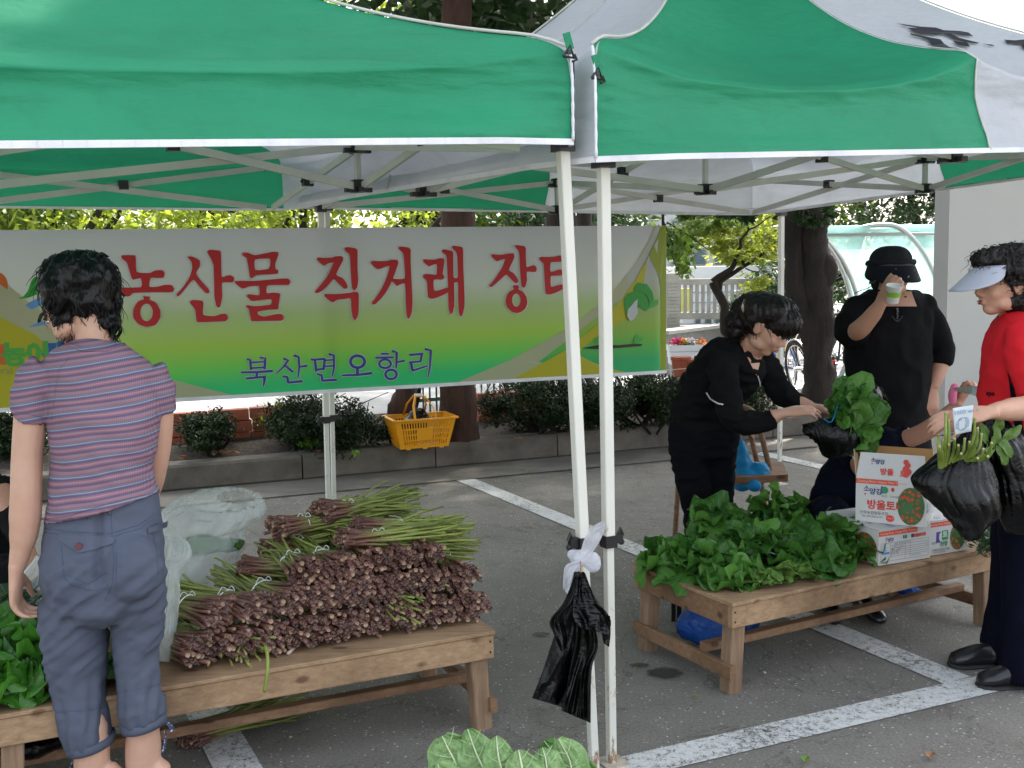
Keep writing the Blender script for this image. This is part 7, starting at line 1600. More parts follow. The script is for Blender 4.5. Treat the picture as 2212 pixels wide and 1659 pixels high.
# ---------------------------------------------------------------- seated person hidden behind the leaves
p4 = thing('person', 'crouching person in navy top half hidden behind held leaves and boxes', 'person', gz(1830, 4.62))
mb = MB()
q4, ax4 = head_parts(mb, P(1862, 884, 4.66), (.35, -.75, -.55), (.1, -.3, .9), .95)
mb.tube([q4(0, -.03, -.06), P(1895, 945, 4.68)], .05, 12)
limb(mb, [(P(1935, 955, 4.62), .046), (P(1975, 943, 4.55), .040), (P(2010, 925, 4.50), .040), (P(2045, 897, 4.45), .033), (P(2072, 868, 4.42), .023)])
hand_parts(mb, P(2074, 864, 4.42), (.35, -.15, .9), (-.3, .9, .1), side=1, curls=[(1.0, .9, .5)]*4, s=.82, thumb=(.4, .9, -.4))
limb(mb, [(P(1850, 985, 4.55), .044), (P(1866, 1015, 4.48), .040), (P(1878, 985, 4.44), .034), (P(1884, 955, 4.42), .024)])
hand_parts(mb, P(1885, 950, 4.42), (.05, -.1, 1), (1, -.3, 0), side=1, curls=[(.6, .7, .4)]*4, s=.92)
for s_ in (-1, 1): shoe(p4, gz(1830+40*s_, 4.50), (.1*s_, -1, 0))
skinned('body', mb, 'skin_tan', p4, .006, 4); face_details(p4, q4, ax4, .95)
mb = MB()
loftpx(mb, [(1742, 1130, 1880, 1125, 4.66, .30), (1755, 1075, 1890, 1075, 4.64, .30), (1775, 1020, 1915, 1025, 4.63, .28), (1808, 975, 1945, 985, 4.64, .27), (1845, 945, 1962, 958, 4.65, .22), (1870, 930, 1935, 938, 4.67, .15)], 26)
limb(mb, [(P(1925, 955, 4.64), .058), (P(1950, 950, 4.60), .053), (P(1962, 944, 4.57), .049)], 16); limb(mb, [(P(1835, 965, 4.60), .058), (P(1845, 990, 4.55), .054), (P(1852, 1000, 4.52), .050)], 16)
wearable('top', mb, 'navy_cloth', p4, .008, 4, (.007, 8, (1, 1, 2)), 12)
mb = MB(); mb.tube([P(1962, 925, 4.565), P(1966, 934, 4.545), P(1965, 946, 4.54), P(1960, 960, 4.55)], .0045, 6, flat=.6); mb.tube([P(1838, 978, 4.50), P(1848, 996, 4.48), P(1864, 1012, 4.475)], .0045, 6, flat=.6); mb.build('sleeve_edging', 'white_band', p4, smooth=True)
mb = MB()
for s_ in (-1, 1): a = P(1812+34*s_, 1125, 4.64); g = gz(1830+40*s_, 4.50, .08); limb(mb, [(a, .10), (Vector((g.x, 4.44, .44)), .075), (Vector((g.x, 4.47, .25)), .06), (g, .05)])
wearable('trousers', mb, 'navy_cloth', p4, .010, 3, (.005, 8, (1, 1, 2)), 2)
hairdo(p4, [(q4(0, -.03, .045), (.082, .09, .075)), (q4(0, -.06, -.02), (.075, .06, .07))], 'hair_black', 160, .006, (.03, .07), .3, 8, .0018, face=(q4(0, 1, 0)-q4(0, 0, 0)).normalized())
sack('cloth', 'crumpled pink cloth hanging from the crouching person hand', [eb(2058, 855, 4.36, 22, 44, .022), eb(2062, 838, 4.36, 18, 24, .018)], simple('pink_cloth', (.65, .16, .28), .8), None, seed=3, vox=.005, cat='cloth', freq=26, crease=.006)
ph = thing('purse', 'thin silvery purse held open between the two women', 'purse', P(2100, 838, 4.30)); mb = MB(); mb.add([P(2062, 838, 4.35), P(2105, 833, 4.2), P(2128, 838, 4.15), P(2126, 862, 4.15), P(2100, 852, 4.2), P(2070, 846, 4.33)], [(0, 1, 4, 5), (1, 2, 3, 4)]); o_ = mb.build('flap', 'steel', ph, smooth=False); md = o_.modifiers.new('s', 'SOLIDIFY'); md.thickness = .006

# ---------------------------------------------------------------- woman in red
p5 = thing('person', 'woman in red shirt and white visor paying with a banknote', 'person', gz(2200, 3.78))
mb = MB(); q5, ax5 = head_parts(mb, P(2170, 612, 3.76), (-1, -.12, -.05), (-.06, 0, 1), .97)
loftpx(mb, [(2160, 760, 2280, 760, 3.78, .20), (2166, 700, 2262, 700, 3.78, .14), (2158, 668, 2225, 655, 3.78, .12), (2150, 630, 2222, 625, 3.77, .11)])
limb(mb, [(P(2224, 785, 3.59), .040), (P(2242, 850, 3.53), .042), (P(2228, 878, 3.49), .042), (P(2190, 884, 3.47), .039), (P(2165, 887, 3.43), .032), (P(2144, 889, 3.41), .026)])
hand_parts(mb, P(2140, 890, 3.40), (-1, .0, -.12), (.05, -.55, .8), side=1, curls=[(.45, .6, .4), (.5, .7, .4), (.55, .7, .4), (.6, .7, .4)], thumb=(.35, .9, -.55), s=.96)
limb(mb, [(P(2185, 780, 3.94), .048), (P(2165, 880, 3.92), .042), (P(2125, 900, 3.78), .034), (P(2085, 900, 3.64), .024)])
hand_parts(mb, P(2080, 901, 3.62), (-1, -.4, .0), (.1, -.6, .8), side=-1, curls=[(.35, .5, .3), (.45, .6, .3), (.5, .6, .4), (.5, .6, .4)], s=.9)
skinned('body', mb, 'skin_mid', p5, .0052, 4); face_details(p5, q5, ax5, .97)
mb = MB()
loftpx(mb, [(2168, 672, 2268, 664, 3.78, .17), (2155, 700, 2288, 690, 3.775, .30), (2142, 742, 2300, 735, 3.77, .38), (2132, 800, 2302, 800, 3.77, .38), (2127, 860, 2300, 860, 3.77, .37), (2127, 920, 2298, 920, 3.77, .36), (2140, 970, 2300, 970, 3.77, .37), (2168, 1015, 2302, 1015, 3.77, .38)], 32)
limb(mb, [(P(2222, 725, 3.66), .080), (P(2226, 780, 3.59), .074), (P(2240, 835, 3.54), .066), (P(2243, 858, 3.52), .060)], 20); limb(mb, [(P(2195, 740, 3.90), .07), (P(2182, 820, 3.93), .058)], 16)
s5 = wearable('shirt', mb, 'red_knit', p5, .0078, 3, (.009, 7, (1, 1, 1.2)), 5); bv = bvh_of(s5)
patch(bv, [(2178, 800), (2204, 880), (2222, 1000), (2196, 960)], 'navy_cloth', p5, 'side_panel', .003, 8, 16)
hn = hit(bv, 2137, 852, .002) or P(2140, 852, 3.6); put_text('sport', 'chest_print', 'navy_cloth', s5, hit(bv, 2146, 850, .003) or hn, Vector((.55, -.8, 0)), ez, .022, bold=.001)
mb = MB()
loftpx(mb, [(2140, 990, 2300, 990, 3.78, .35), (2136, 1060, 2300, 1060, 3.78, .36), (2150, 1130, 2300, 1130, 3.78, .34)], 26)
loftpx(mb, [(2160, 1110, 2275, 1110, 3.70, .19), (2166, 1200, 2272, 1200, 3.69, .17), (2168, 1300, 2266, 1300, 3.68, .16), (2168, 1400, 2262, 1400, 3.67, .15), (2166, 1470, 2262, 1470, 3.66, .16)], 20)
loftpx(mb, [(2146, 1110, 2250, 1110, 3.90, .18), (2146, 1200, 2230, 1200, 3.90, .17), (2140, 1300, 2214, 1300, 3.90, .15), (2124, 1380, 2200, 1380, 3.89, .15), (2118, 1425, 2196, 1425, 3.89, .15)], 20)
wearable('trousers', mb, 'navy_cloth', p5, .009, 3, (.006, 7, (1, 1, .8)), 4)
M['shoe_leather'] = simple('black_leather', (.012, .012, .014), .28, bmp=.2, bscale=120)
for x0, x1, y1, Y in ((2112, 2232, 1500, 3.66), (2050, 2158, 1445, 3.86)):
    a = P(x1, 1480, Y); b_ = P(x0, 1480, Y); a.z = b_.z = 0; d = (b_-a); side_ = Vector((0, .042, 0)); mb = MB()
    mb.loft([(a+ez*.035, side_*.75, ez*.034), (a+d*.25+ez*.045, side_*.85, ez*.045), (a+d*.5+ez*.042, side_*.9, ez*.040), (a+d*.75+ez*.034, side_*1.08, ez*.030), (a+d*.93+ez*.028, side_*.85, ez*.022), (a+d+ez*.022, side_*.4, ez*.012)], 18); o_ = mb.build('shoe', 'shoe_leather', p5, smooth=True)
    mb = MB(); mb.loft([(a-d*.02+ez*.006, side_*.8, ez*.010), (a+d*.4+ez*.006, side_*.9, ez*.009), (a+d*.75+ez*.006, side_*1.18, ez*.010), (a+d*.95+ez*.007, side_*.9, ez*.010), (a+d*1.02+ez*.008, side_*.35, ez*.008)], 18); mb.build('sole', 'tyre', o_, smooth=True)
hairdo(p5, [(q5(0, -.035, .045), (.098, .105, .085)), (q5(0, -.055, -.02), (.092, .075, .090)), (q5(0, .045, .085), (.066, .050, .038)), (q5(-.02, -.05, -.07), (.07, .06, .04))], 'hair_brown', 900, .008, (.02, .05), .25, 11, .0012, crease=.012, freq=(45, 45, 45), face=(q5(0, 1, -.7)-q5(0, 0, 0)).normalized(), down=.4)
vz = thing('visor', 'white plastic sun visor on the woman in red', 'visor', q5(0, .06, .03)); mb = MB()
def visf(u, v):
    th = rad(22+136*u); w_ = .100*math.sin(math.pi*u)**.5; ox, oy = math.cos(th), math.sin(th); return q5(ox*(.080+w_*v*.75), .0+oy*(.100+w_*v), .066-.082*v*math.sin(math.pi*u)**.4-.010*abs(ox)*v)
mb.grid(visf, 36, 10); o_ = mb.build('brim', simple('white_visor', (.34, .36, .42), .35, var=.02), vz, smooth=True); md = o_.modifiers.new('s', 'SOLIDIFY'); md.thickness = .0025
# banknote
bkn = thing('banknote', 'pale blue banknote held out by the woman in red', 'banknote', P(2078, 965, 3.45)); no_ = P(2052, 940, 3.46)
nq_ = [P(2058, 882, 3.33), P(2103, 875, 3.31), P(2098, 932, 3.31), P(2063, 940, 3.33)]
mb = MB(); mb.grid(lambda u, v: nq_[3].lerp(nq_[2], u).lerp(nq_[0].lerp(nq_[1], u), v)+Vector((0, .004*math.sin(u*3), 0)), 8, 8); o_ = mb.build('note', simple('note_paper', (.60, .66, .68), .7, var=.04, scale=40), bkn, smooth=True); md = o_.modifiers.new('s', 'SOLIDIFY'); md.thickness = .0006
inkm = simple('note_ink', (.16, .24, .42), .7); axn = (nq_[1]-nq_[0]).normalized(); ayn = (nq_[0]-nq_[3]).normalized(); cn = (nq_[0]+nq_[2])/2
put_text('1000 won', 'note_print', inkm, bkn, nq_[0].lerp(nq_[1], .62)-ayn*.016, axn, ayn, .018, off=.004)
mb = MB()
for k in range(9):
    a0 = k*.7; mb.tube([cn + axn*(.012*math.cos(a0+t)*(1+.3*(k % 3)))+ayn*(-.012+.020*math.sin(a0+t*1.3)) - axn.cross(ayn)*-.0035 for t in [j*.5 for j in range(5)]], .0006, 4)
mb.build('portrait_lines', inkm, bkn)
# ---------------------------------------------------------------- seated vendor at the left edge
p6 = thing('person', 'seated person in black mostly outside the left edge of the picture', 'person', gz(-40, 3.95)); mb = MB()
q6, ax6 = head_parts(mb, P(-70, 905, 3.98), (.4, -.85, -.3), (0, 0, 1), .95); mb.tube([q6(0, -.03, -.06), P(-68, 1010, 4.0)], .05, 12)
limb(mb, [(P(0, 1060, 3.9), .045), (P(40, 1140, 3.8), .04), (P(60, 1185, 3.7), .027)]); hand_parts(mb, P(62, 1192, 3.68), (.3, -.4, -.8), (.7, -.6, .2), side=-1)
for s_ in (-1, 1): shoe(p6, gz(-40+60*s_, 3.75), (.1*s_, -1, 0))
skinned('body', mb, 'skin_tan', p6, .007, 3); face_details(p6, q6, ax6, .95)
mb = MB(); loftpx(mb, [(-150, 1270, 40, 1270, 4.0, .3), (-160, 1150, 30, 1150, 4.0, .28), (-150, 1060, 20, 1060, 4.0, .25), (-110, 1010, -25, 1010, 4.0, .16)], 24); limb(mb, [(P(-5, 1050, 3.95), .06), (P(25, 1110, 3.86), .055), (P(50, 1160, 3.77), .045)]); wearable('jacket', mb, 'black_knit', p6, .010, 3, (.007, 8, (1, 1, 2)), 2)
mb = MB()
for s_ in (-1, 1): a = P(-55+50*s_, 1260, 3.98); g = gz(-40+60*s_, 3.75, .08); limb(mb, [(a, .10), (Vector((g.x, 3.70, .44)), .075), (Vector((g.x, 3.72, .25)), .06), (g, .05)])
wearable('trousers', mb, 'black_knit', p6, .011, 3); hairdo(p6, [(q6(0, -.03, .045), (.084, .092, .078)), (q6(0, -.06, -.02), (.078, .06, .08))], 'hair_black', 120, .006, (.03, .07), .3, 8, .0018, face=(q6(0, 1, 0)-q6(0, 0, 0)).normalized())
# ================================================================ boxes
M['carton_white'] = simple('white_carton', (.58, .58, .57), .55, var=.03, scale=5); M['carton_brown'] = simple('brown_carton', (.42, .23, .085), .8, var=.06, scale=9)
M['band_red'] = simple('orange_red_band', (.62, .10, .06), .6, var=.03); M['ink_navy'] = simple('ink_navy', (.03, .05, .18), .6); M['ink_red'] = simple('ink_red', (.60, .05, .04), .6); M['ink_black'] = simple('ink_black', (.06, .06, .07), .6); M['ink_green'] = simple('ink_green', (.04, .28, .10), .6); M['ink_blue'] = simple('ink_blue', (.05, .25, .55), .6); M['ink_violet'] = simple('ink_violet', (.09, .06, .30), .6); M['ink_pale'] = simple('pale_red_text', (.80, .45, .38), .6)
def tomato_print():
    mt, nt, b = new_mat('tomato_photo_print'); tc = N(nt, 'ShaderNodeTexCoord'); v = N(nt, 'ShaderNodeTexVoronoi'); v.inputs['Scale'].default_value = 62; v.inputs['Randomness'].default_value = .75; nt.links.new(tc.outputs['Object'], v.inputs['Vector'])
    n = noise_node(nt, 14, 3); r = ramp(nt, v.outputs['Distance'], [(.0, (.75, .22, .12)), (.12, (.62, .06, .02)), (.36, (.50, .035, .015)), (.44, (.05, .13, .03)), (.8, (.03, .10, .03))]); rr = ramp(nt, n.outputs['Fac'], [(.36, (0, 0, 0)), (.46, (1, 1, 1))])
    c = mixc(nt, rr.outputs[0], (.045, .14, .04), r.outputs[0]); nt.links.new(c, b.inputs['Base Color']); b.inputs['Roughness'].default_value = .45; return mt
M['tomato_print'] = tomato_print()
def face_tools(root, o, ax, ay, w, h):
    """o lower left corner of a face, ax right, ay up; returns drawing helpers in metres"""
    n = ax.cross(ay).normalized(); lvl = [0]
    def L_(): lvl[0] += 1; return .0007+lvl[0]*.00006
    def T(s, x, y, size, mat, bold=.0, align='LEFT', space=1.0): return put_text(s, 'lettering', mat, root, o+ax*x+ay*y, ax, ay, size, align, bold, space, L_())
    def R_(x0, y0, x1, y1, mat, name='print'): q = L_(); mb = MB(); mb.add([o+ax*a+ay*b_+n*q for a, b_ in ((x0, y0), (x1, y0), (x1, y1), (x0, y1))], [(0, 1, 2, 3)]); return mb.build(name, mat, root)
    def D(x, y, rx, ry, mat, name='print', a0=0, a1=360): q = L_(); mb = MB(); pts = [o+ax*(x+rx*math.cos(rad(a)))+ay*(y+ry*math.sin(rad(a)))+n*q for a in [a0+(a1-a0)*k/40 for k in range(40 if a1-a0 == 360 else 41)]]; mb.add(pts, [tuple(range(len(pts)))]); return mb.build(name, mat, root)
    return T, R_, D
def logo(T, R_, D, x, y, s):
    T('소', x, y+.32*s, s*.9, 'ink_navy', s*.02); T('양강', x+.75*s, y, s*.9, 'ink_navy', s*.03); D(x+.25*s, y-.35*s, .12*s, .12*s, 'ink_red'); R_(x+.9*s, y+.62*s, x+1.9*s, y+.65*s, 'ink_blue')
def side_long(root, o, ax, ay, w, h, band=True):
    T, R_, D = face_tools(root, o, ax, ay, w, h)
    if band: R_(.0, h-.022, w*.60, h-.003, 'band_red'); T('Soyang River Happy Mini Tomato', .008, h-.0125, .0135, 'ink_pale')
    logo(T, R_, D, w*.11, h*.70, h*.17); R_(w*.36, h*.68, w*.395, h*.84, 'ink_violet'); D(w*.42, h*.76, h*.07, h*.08, 'ink_green'); T('특산', w*.37, h*.62, h*.07, 'ink_green'); D(w*.53, h*.78, h*.035, h*.05, 'ink_red'); T('꼬꼬마을', w*.49, h*.62, h*.055, 'ink_black')
    T('방울토마토', w*.16, h*.40, h*.23, 'ink_red', h*.007, space=.95); T('신북농업협동조합', w*.06, h*.22, h*.085, 'ink_black'); T('TEL 033-242-0120', w*.09, h*.14, h*.06, 'ink_black'); D(w*.50, h*.13, h*.09, h*.075, 'ink_red'); T('무농약', w*.46, h*.13, h*.05, 'ink_pale')
    D(w*.79, h*.44, w*.19, h*.42, 'tomato_print', 'tomato_picture')
def side_short(root, o, ax, ay, w, h, table=True):
    T, R_, D = face_tools(root, o, ax, ay, w, h); R_(.0, h-.022, w*.74, h-.003, 'band_red'); T('Soyang River Happy Mini Tomato', .006, h-.0125, .0135, 'ink_pale')
    if table:
        logo(T, R_, D, w*.12, h*.70, h*.13); R_(w*.46, h*.69, w*.485, h*.79, 'ink_violet'); R_(w*.49, h*.69, w*.54, h*.79, 'ink_green'); D(w*.64, h*.74, h*.055, h*.06, 'ink_black'); T('방울토마토', w*.66, h*.73, h*.11, 'ink_red', .0008, space=.85)
        for y in (.10, .22, .28, .34, .40, .46, .54, .62): R_(w*(.04 if y in (.10, .62) else .22), h*y, w*.95, h*y+.0009, 'ink_black')
        for x, y0 in ((.04, .10), (.22, .22), (.50, .10), (.60, .10), (.95, .10)): R_(w*x, h*y0, w*x+.0009, h*.62, 'ink_black')
        for s_, x, y in (('특 대  특 대  콘 도  박 스', .30, .58), ('특 명 : 1 2 3 4 5', .28, .50), ('품종        원 산 지', .24, .43), ('산 지  춘 천 시', .24, .37), ('무 게 : 5 kg', .24, .31), ('생산자 엄 자 은', .62, .18), ('홍로천하지', .05, .07)): T(s_, w*x, h*y, h*.055, 'ink_black')
        D(w*.13, h*.46, h*.06, h*.06, 'ink_blue'); D(w*.14, h*.46, h*.035, h*.045, 'carton_white'); R_(w*.06, h*.31, w*.20, h*.37, 'ink_blue')
    else:
        R_(w*.20, h*.36, w*.32, h*.68, 'ink_violet'); D(w*.32, h*.52, w*.05, h*.14, 'carton_white'); R_(w*.34, h*.42, w*.50, h*.70, 'ink_green'); T('토', w*.36, h*.57, h*.20, 'carton_white', .001); T('신망', w*.30, h*.30, h*.16, 'ink_green', .001); T('소양강', w*.08, h*.36, h*.08, 'ink_navy')
        D(w*.75, h*.47, w*.20, h*.40, 'tomato_print', 'tomato_picture'); T('신북농업협동조합', w*.10, h*.14, h*.09, 'ink_black'); T('TEL 033-242-0120', w*.14, h*.07, h*.06, 'ink_black')
def carton(label, o, ax, ay2, w, d, h, opened=False, short=True, group='printed tomato cartons'):
    """o near lower corner; ax along the long side going left/back, ay2 along the short face going right"""
    o = Vector(o); r = thing('tomato_box', label, 'box', o, group); t = .004
    fl, fr_ = o, o
    A_ = ax.normalized(); B_ = ay2.normalized()
    for p, q, th in ((o, o+A_*w, 1), (o+B_*d, o+B_*d+A_*w, -1)):
        mb = MB(); off = B_*t/2*th; mb.bar(p+off+ez*h/2, q+off+ez*h/2, t, h, ez, bev=.001); mb.build('side_wall', 'carton_white', r)
    for p, q, th in ((o, o+B_*d, 1), (o+A_*w, o+A_*w+B_*d, -1)):
        mb = MB(); off = A_*t/2*th; mb.bar(p+off+B_*t+ez*h/2, q+off-B_*t+ez*h/2, t, h, ez, bev=.001); mb.build('end_wall', 'carton_white', r)
    mb = MB(); mb.bar(o+A_*t+B_*d/2+ez*.004, o+A_*(w-t)+B_*d/2+ez*.004, d-2*t, .004); mb.build('bottom', 'carton_brown', r)
    side_long(r, o+A_*w-B_*.0001, -A_, ez, w, h)
    side_short(r, o-A_*.0001, B_, ez, d, h, short)
    if not opened:
        for k, (p, s_) in enumerate(((o, 1), (o+B_*d, -1))):
            mb = MB(); mb.bar(p+B_*s_*d*.25+ez*(h+.003), p+B_*s_*d*.25+A_*w+ez*(h+.003), d*.494, .004, bev=.001); mb.build('lid_flap', 'carton_white', r)
        T, R_, D = face_tools(r, o+ez*(h+.005)+A_*w, -A_, B_, w, d); T('소양강 방울토마토', w*.3, d*.32, .03, 'ink_blue'); T('신선한 아침', w*.42, d*.18, .022, 'ink_black')
    else:
        # four raised flaps: white outside, brown inside
        def flap(p, q, lean, L_, name='open_flap', outside=1):
            dirn = (ez + lean).normalized(); mb = MB(); n = (q-p).normalized().cross(dirn)*outside; mb.prism([p, q, q+dirn*L_-(q-p).normalized()*.012, p+dirn*L_+(q-p).normalized()*.012], n*.0015); a_ = mb.build(name, 'carton_white', r); mb = MB(); mb.prism([p+n*.0016, q+n*.0016, q+dirn*L_-(q-p).normalized()*.012+n*.0016, p+dirn*L_+(q-p).normalized()*.012+n*.0016], n*.0015); mb.build('flap_lining', 'carton_brown', a_); return dirn
        d1 = flap(o+A_*w+ez*h, o+ez*h, B_*.22, .10, outside=-1)     # long side flap with print continued
        T, R_, D = face_tools(r, o+A_*w+ez*h-B_*.002, -A_, d1, w, .10); logo(T, R_, D, w*.20, .065, .022); T('방울', w*.34, .028, .028, 'ink_red', .001); T('토', w*.62, .025, .028, 'ink_red', .001)
        for xx, yy, rr in ((.70, .072, .010), (.725, .06, .011), (.70, .045, .012), (.735, .035, .013), (.71, .024, .011)): D(w*xx, yy, rr, rr, 'ink_red')
        flap(o+ez*h+B_*d, o+A_*w+B_*d+ez*h, B_*.45, .10, outside=-1); flap(o+ez*h, o+B_*d+ez*h, -A_*.35+B_*.1, .13, outside=-1); flap(o+A_*w+B_*d+ez*h, o+A_*w+ez*h, A_*.12, .13, outside=-1)
    return r
# lower front carton: near corner on the bench at pixel (1903,1222+...)
c1 = G(1897, 1223, TOP+.002); bdir = (G(2009, 1206, TOP)-c1); bdir.z = 0; B_ = bdir.normalized(); A_ = Vector((-B_.y, B_.x, 0))
# long side recedes to the left: bend it to match
adir = (G(1800, 1188, TOP)-c1); adir.z = 0; A_ = adir.normalized()
A_ = (A_ - B_*A_.dot(B_)).normalized()
wS = bdir.length*1.0
hh = (P(1897, 1148, c1.y).z - c1.z)
carton('closed tomato box on the right bench touching the greens heap', c1, A_, B_, .34, wS, hh)
c2 = c1 + B_*(wS+.008) + A_*.02
carton('closed tomato box at the right end with the large green logo', c2, A_, B_, .34, .205, hh, short=False)
hh2 = .165; c3 = c1 + B_*.155 + A_*.045 + ez*(hh+.006)
c3 = P(2000, 1130, c1.y+.02); c3.z = c1.z+hh+.006
# the top carton stands turned: its long face looks at the viewer
tA = (P(1870, 1100, c1.y+.13)-P(2000, 1130, c1.y+.02)); tA.z = 0; A3 = tA.normalized(); B3 = Vector((A3.y, -A3.x, 0))
B3 = B3 if B3.x > 0 else -B3
carton('open tomato box with raised flaps stacked on the closed ones', c3, A3, B3, .262, .19, .175, opened=True)
# ================================================================ held bunch of leaves in a black bag
hl = thing('leafy_greens', 'bunch of green leaves held up in front of the drinking woman', 'vegetable', P(1850, 975, 4.28)); LH = leaf_set('greens', 6, .085, .085, .8, .45)
for i in range(95):
    a = random.uniform(-1, 1); b_ = random.uniform(-1, 1)
    if a*a+b_*b_ > 1: continue
    x = 1850+52*a+8*b_; y = 892+70*b_*(.9 if b_ < 0 else 1); Y = 4.28-.07*math.sqrt(max(0, 1-a*a-b_*b_))+jit(.05); p = P(x, y, Y); d = Vector((a*.8+jit(.5), -.25+jit(.4), -b_*.5+.35+jit(.5))); nr = Vector((a*.6, -1, -b_*.3+.6))+Vector((jit(.5), 0, jit(.5))); place_leaf(random.choice(LH), hl, p-d.normalized()*.04, d, nr, random.uniform(.75, 1.15))
bagloft('plastic_bag', 'black plastic bag wrapped round the lower part of the held leaves', [(1736,916,1800,906,4.29,.06),(1738,926,1850,928,4.28,.12),(1748,936,1892,940,4.26,.16),(1758,950,1880,955,4.26,.15),(1766,966,1862,968,4.27,.12),(1772,980,1832,980,4.28,.07),(1780,987,1806,986,4.29,.03)], 'black_film', None, .05, 14, crease=.018, f0=11)
mb = MB(); mb.tube(catmull([P(1780, 905, 4.20), P(1792, 912, 4.18), P(1800, 905, 4.17), P(1812, 870, 4.18), P(1826, 862, 4.18)], 5), .0022, 5); tag(mb.build('string', 'blue_jacket', origin=P(1792, 912, 4.18)), 'blue string tied round the held bunch of leaves', 'string')
# ================================================================ bags of the woman in red
b1 = bagloft('plastic_bag', 'full black plastic bag with green stalks sticking out of it', [(2088,915,2112,920,3.46,.02),(2072,945,2118,945,3.46,.05),(2035,975,2128,978,3.46,.10),(2000,1005,2140,1008,3.46,.15),(1978,1035,2150,1040,3.46,.18),(1990,1065,2158,1070,3.46,.20),(2022,1098,2160,1100,3.46,.20),(2046,1128,2152,1128,3.46,.17),(2062,1150,2134,1148,3.46,.11),(2080,1164,2112,1160,3.46,.05)], 'black_film', 'black shopping bags', .05, 21, crease=.021, f0=9)
bagloft('plastic_bag', 'second black plastic bag hanging beside the trousers of the woman in red', [(2130,905,2160,900,3.52,.02),(2110,935,2200,930,3.52,.08),(2112,965,2225,960,3.52,.14),(2125,1005,2240,1000,3.52,.16),(2140,1045,2252,1040,3.52,.16),(2148,1085,2252,1080,3.52,.16),(2156,1125,2240,1120,3.52,.12),(2168,1152,2222,1150,3.52,.06)], 'black_film', 'black shopping bags', .05, 23, crease=.021, f0=9)
sb = thing('stalk_bundle', 'thick green stalks standing in the black shopping bag', 'vegetable', P(2065, 1030, 3.42)); M['stem_green'] = simple('fresh_stem', (.19, .26, .045), .45, var=.25, scale=30); M['stem_tip'] = simple('cut_tip', (.42, .36, .16), .5)
for k, (x, y) in enumerate([(2043, 892), (2050, 908), (2027, 940), (2062, 948), (2106, 903), (2084, 948), (2112, 925), (2120, 938), (2142, 957), (2134, 986), (2030, 965), (2070, 962), (2094, 955), (2036, 952), (2106, 962), (2124, 970), (2050, 960), (2112, 990), (2076, 980)]):
    x0 = 2030+(x-2025)*.38; mb = MB(); pts = catmull([P(x0, 1045, 3.44), P(x0*.6+x*.4, 1000, 3.41), P(x*.9+x0*.1, (y+1000)/2, 3.37+jit(.03)), P(x, y, 3.35+jit(.05))], 4); mb.tube(pts, [.0055]*5+[.0050]*5+[.0042]*(len(pts)-10), 8); o_ = mb.build('stalk', 'stem_green', sb, smooth=True); mb = MB(); mb.ell(pts[-1], .0046, nu=8, nv=5); mb.build('cut_end', 'stem_tip', o_)
lh = thing('leafy_greens', 'light green leaves poking out of the black bag beside the red shirt', 'vegetable', P(2150, 960, 3.42)); LF = leaf_set('greens_light', 4, .06, .036, 1.4, .4)
for x, y, dx, dz in ((2130, 945, -.3, .9), (2150, 950, .1, 1), (2165, 945, .3, -.6), (2140, 965, -.5, -.5), (2172, 940, .6, .5), (2155, 925, .0, .9), (2160, 960, .3, -.9)): place_leaf(random.choice(LF), lh, P(x, y+6, 3.44), Vector((dx, -.2, dz)), Vector((.1, -1, .2)), .95)
# ================================================================ folding chair with blue jacket
ch = thing('folding_chair', 'brown wooden folding chair behind the right bench', 'chair', G(1600, 1165, 0)); Yc = 5.35; M['chair_wood'] = wood_mat('chair_wood', (.16, .07, .03), (.30, .16, .08))
S_ = [P(1590, 1058, 5.15), P(1700, 1045, 5.25), P(1690, 1030, 5.6), P(1590, 1038, 5.5)]
zs = .43
sc_ = [Vector((p.x, p.y, zs)) for p in (P(1585, 1060, 5.15), P(1702, 1050, 5.2), P(1690, 1035, 5.55), P(1580, 1040, 5.5))]
mb = MB(); mb.prism(sc_, (0, 0, .035)); mb.build('seat', 'chair_wood', ch)
mb = MB(); a_, b_ = P(1612, 880, 5.52), P(1665, 1030, 5.40)
for s_ in (0, .34):
    mb = MB(); mb.tube(catmull([P(1480-30*s_, 1160, 5.05)+Vector((0, s_, 0)), P(1500, 1060, 5.2)+Vector((0, s_, 0)), P(1560, 960, 5.3)+Vector((0, s_, 0))] if False else [Vector((P(1478, 1160, 5.15).x, 5.15+s_, .0)), Vector((P(1492, 1060, 5.2).x, 5.2+s_, .45)), Vector((P(1510, 900, 5.3).x, 5.3+s_, .83))], 5), .014, 8); mb.build('frame_tube', 'chair_wood', ch, smooth=True)
for s_ in (0, .3):
    mb = MB(); mb.tube([P(1630, 890, 5.35)+Vector((0, s_, 0)), P(1650, 960, 5.35)+Vector((0, s_, 0)), P(1668, 1035, 5.33)+Vector((0, s_, 0)), Vector((P(1700, 1140, 5.3).x, 5.3+s_, 0))], .014, 8); mb.build('frame_tube', 'chair_wood', ch, smooth=True)
mb = MB(); mb.tube(catmull([P(1628, 892, 5.36), P(1612, 880, 5.45), P(1605, 882, 5.6), P(1625, 890, 5.66)], 5), .020, 8, flat=.6); mb.build('back_rail', 'chair_wood', ch, smooth=True)
mb = MB(); mb.bar(P(1610, 905, 5.4), P(1628, 930, 5.62), .012, .10); mb.build('backrest', 'chair_wood', ch)
jk = [(P(1600, 1000, 5.32), (.05, .09, .13)), (P(1615, 1030, 5.28), (.09, .10, .06)), (P(1640, 1022, 5.28), (.06, .09, .06)), (P(1600, 1045, 5.22), (.05, .06, .04)), (P(1628, 1048, 5.16), (.035, .05, .03)), (P(1595, 970, 5.35), (.02, .07, .05))]
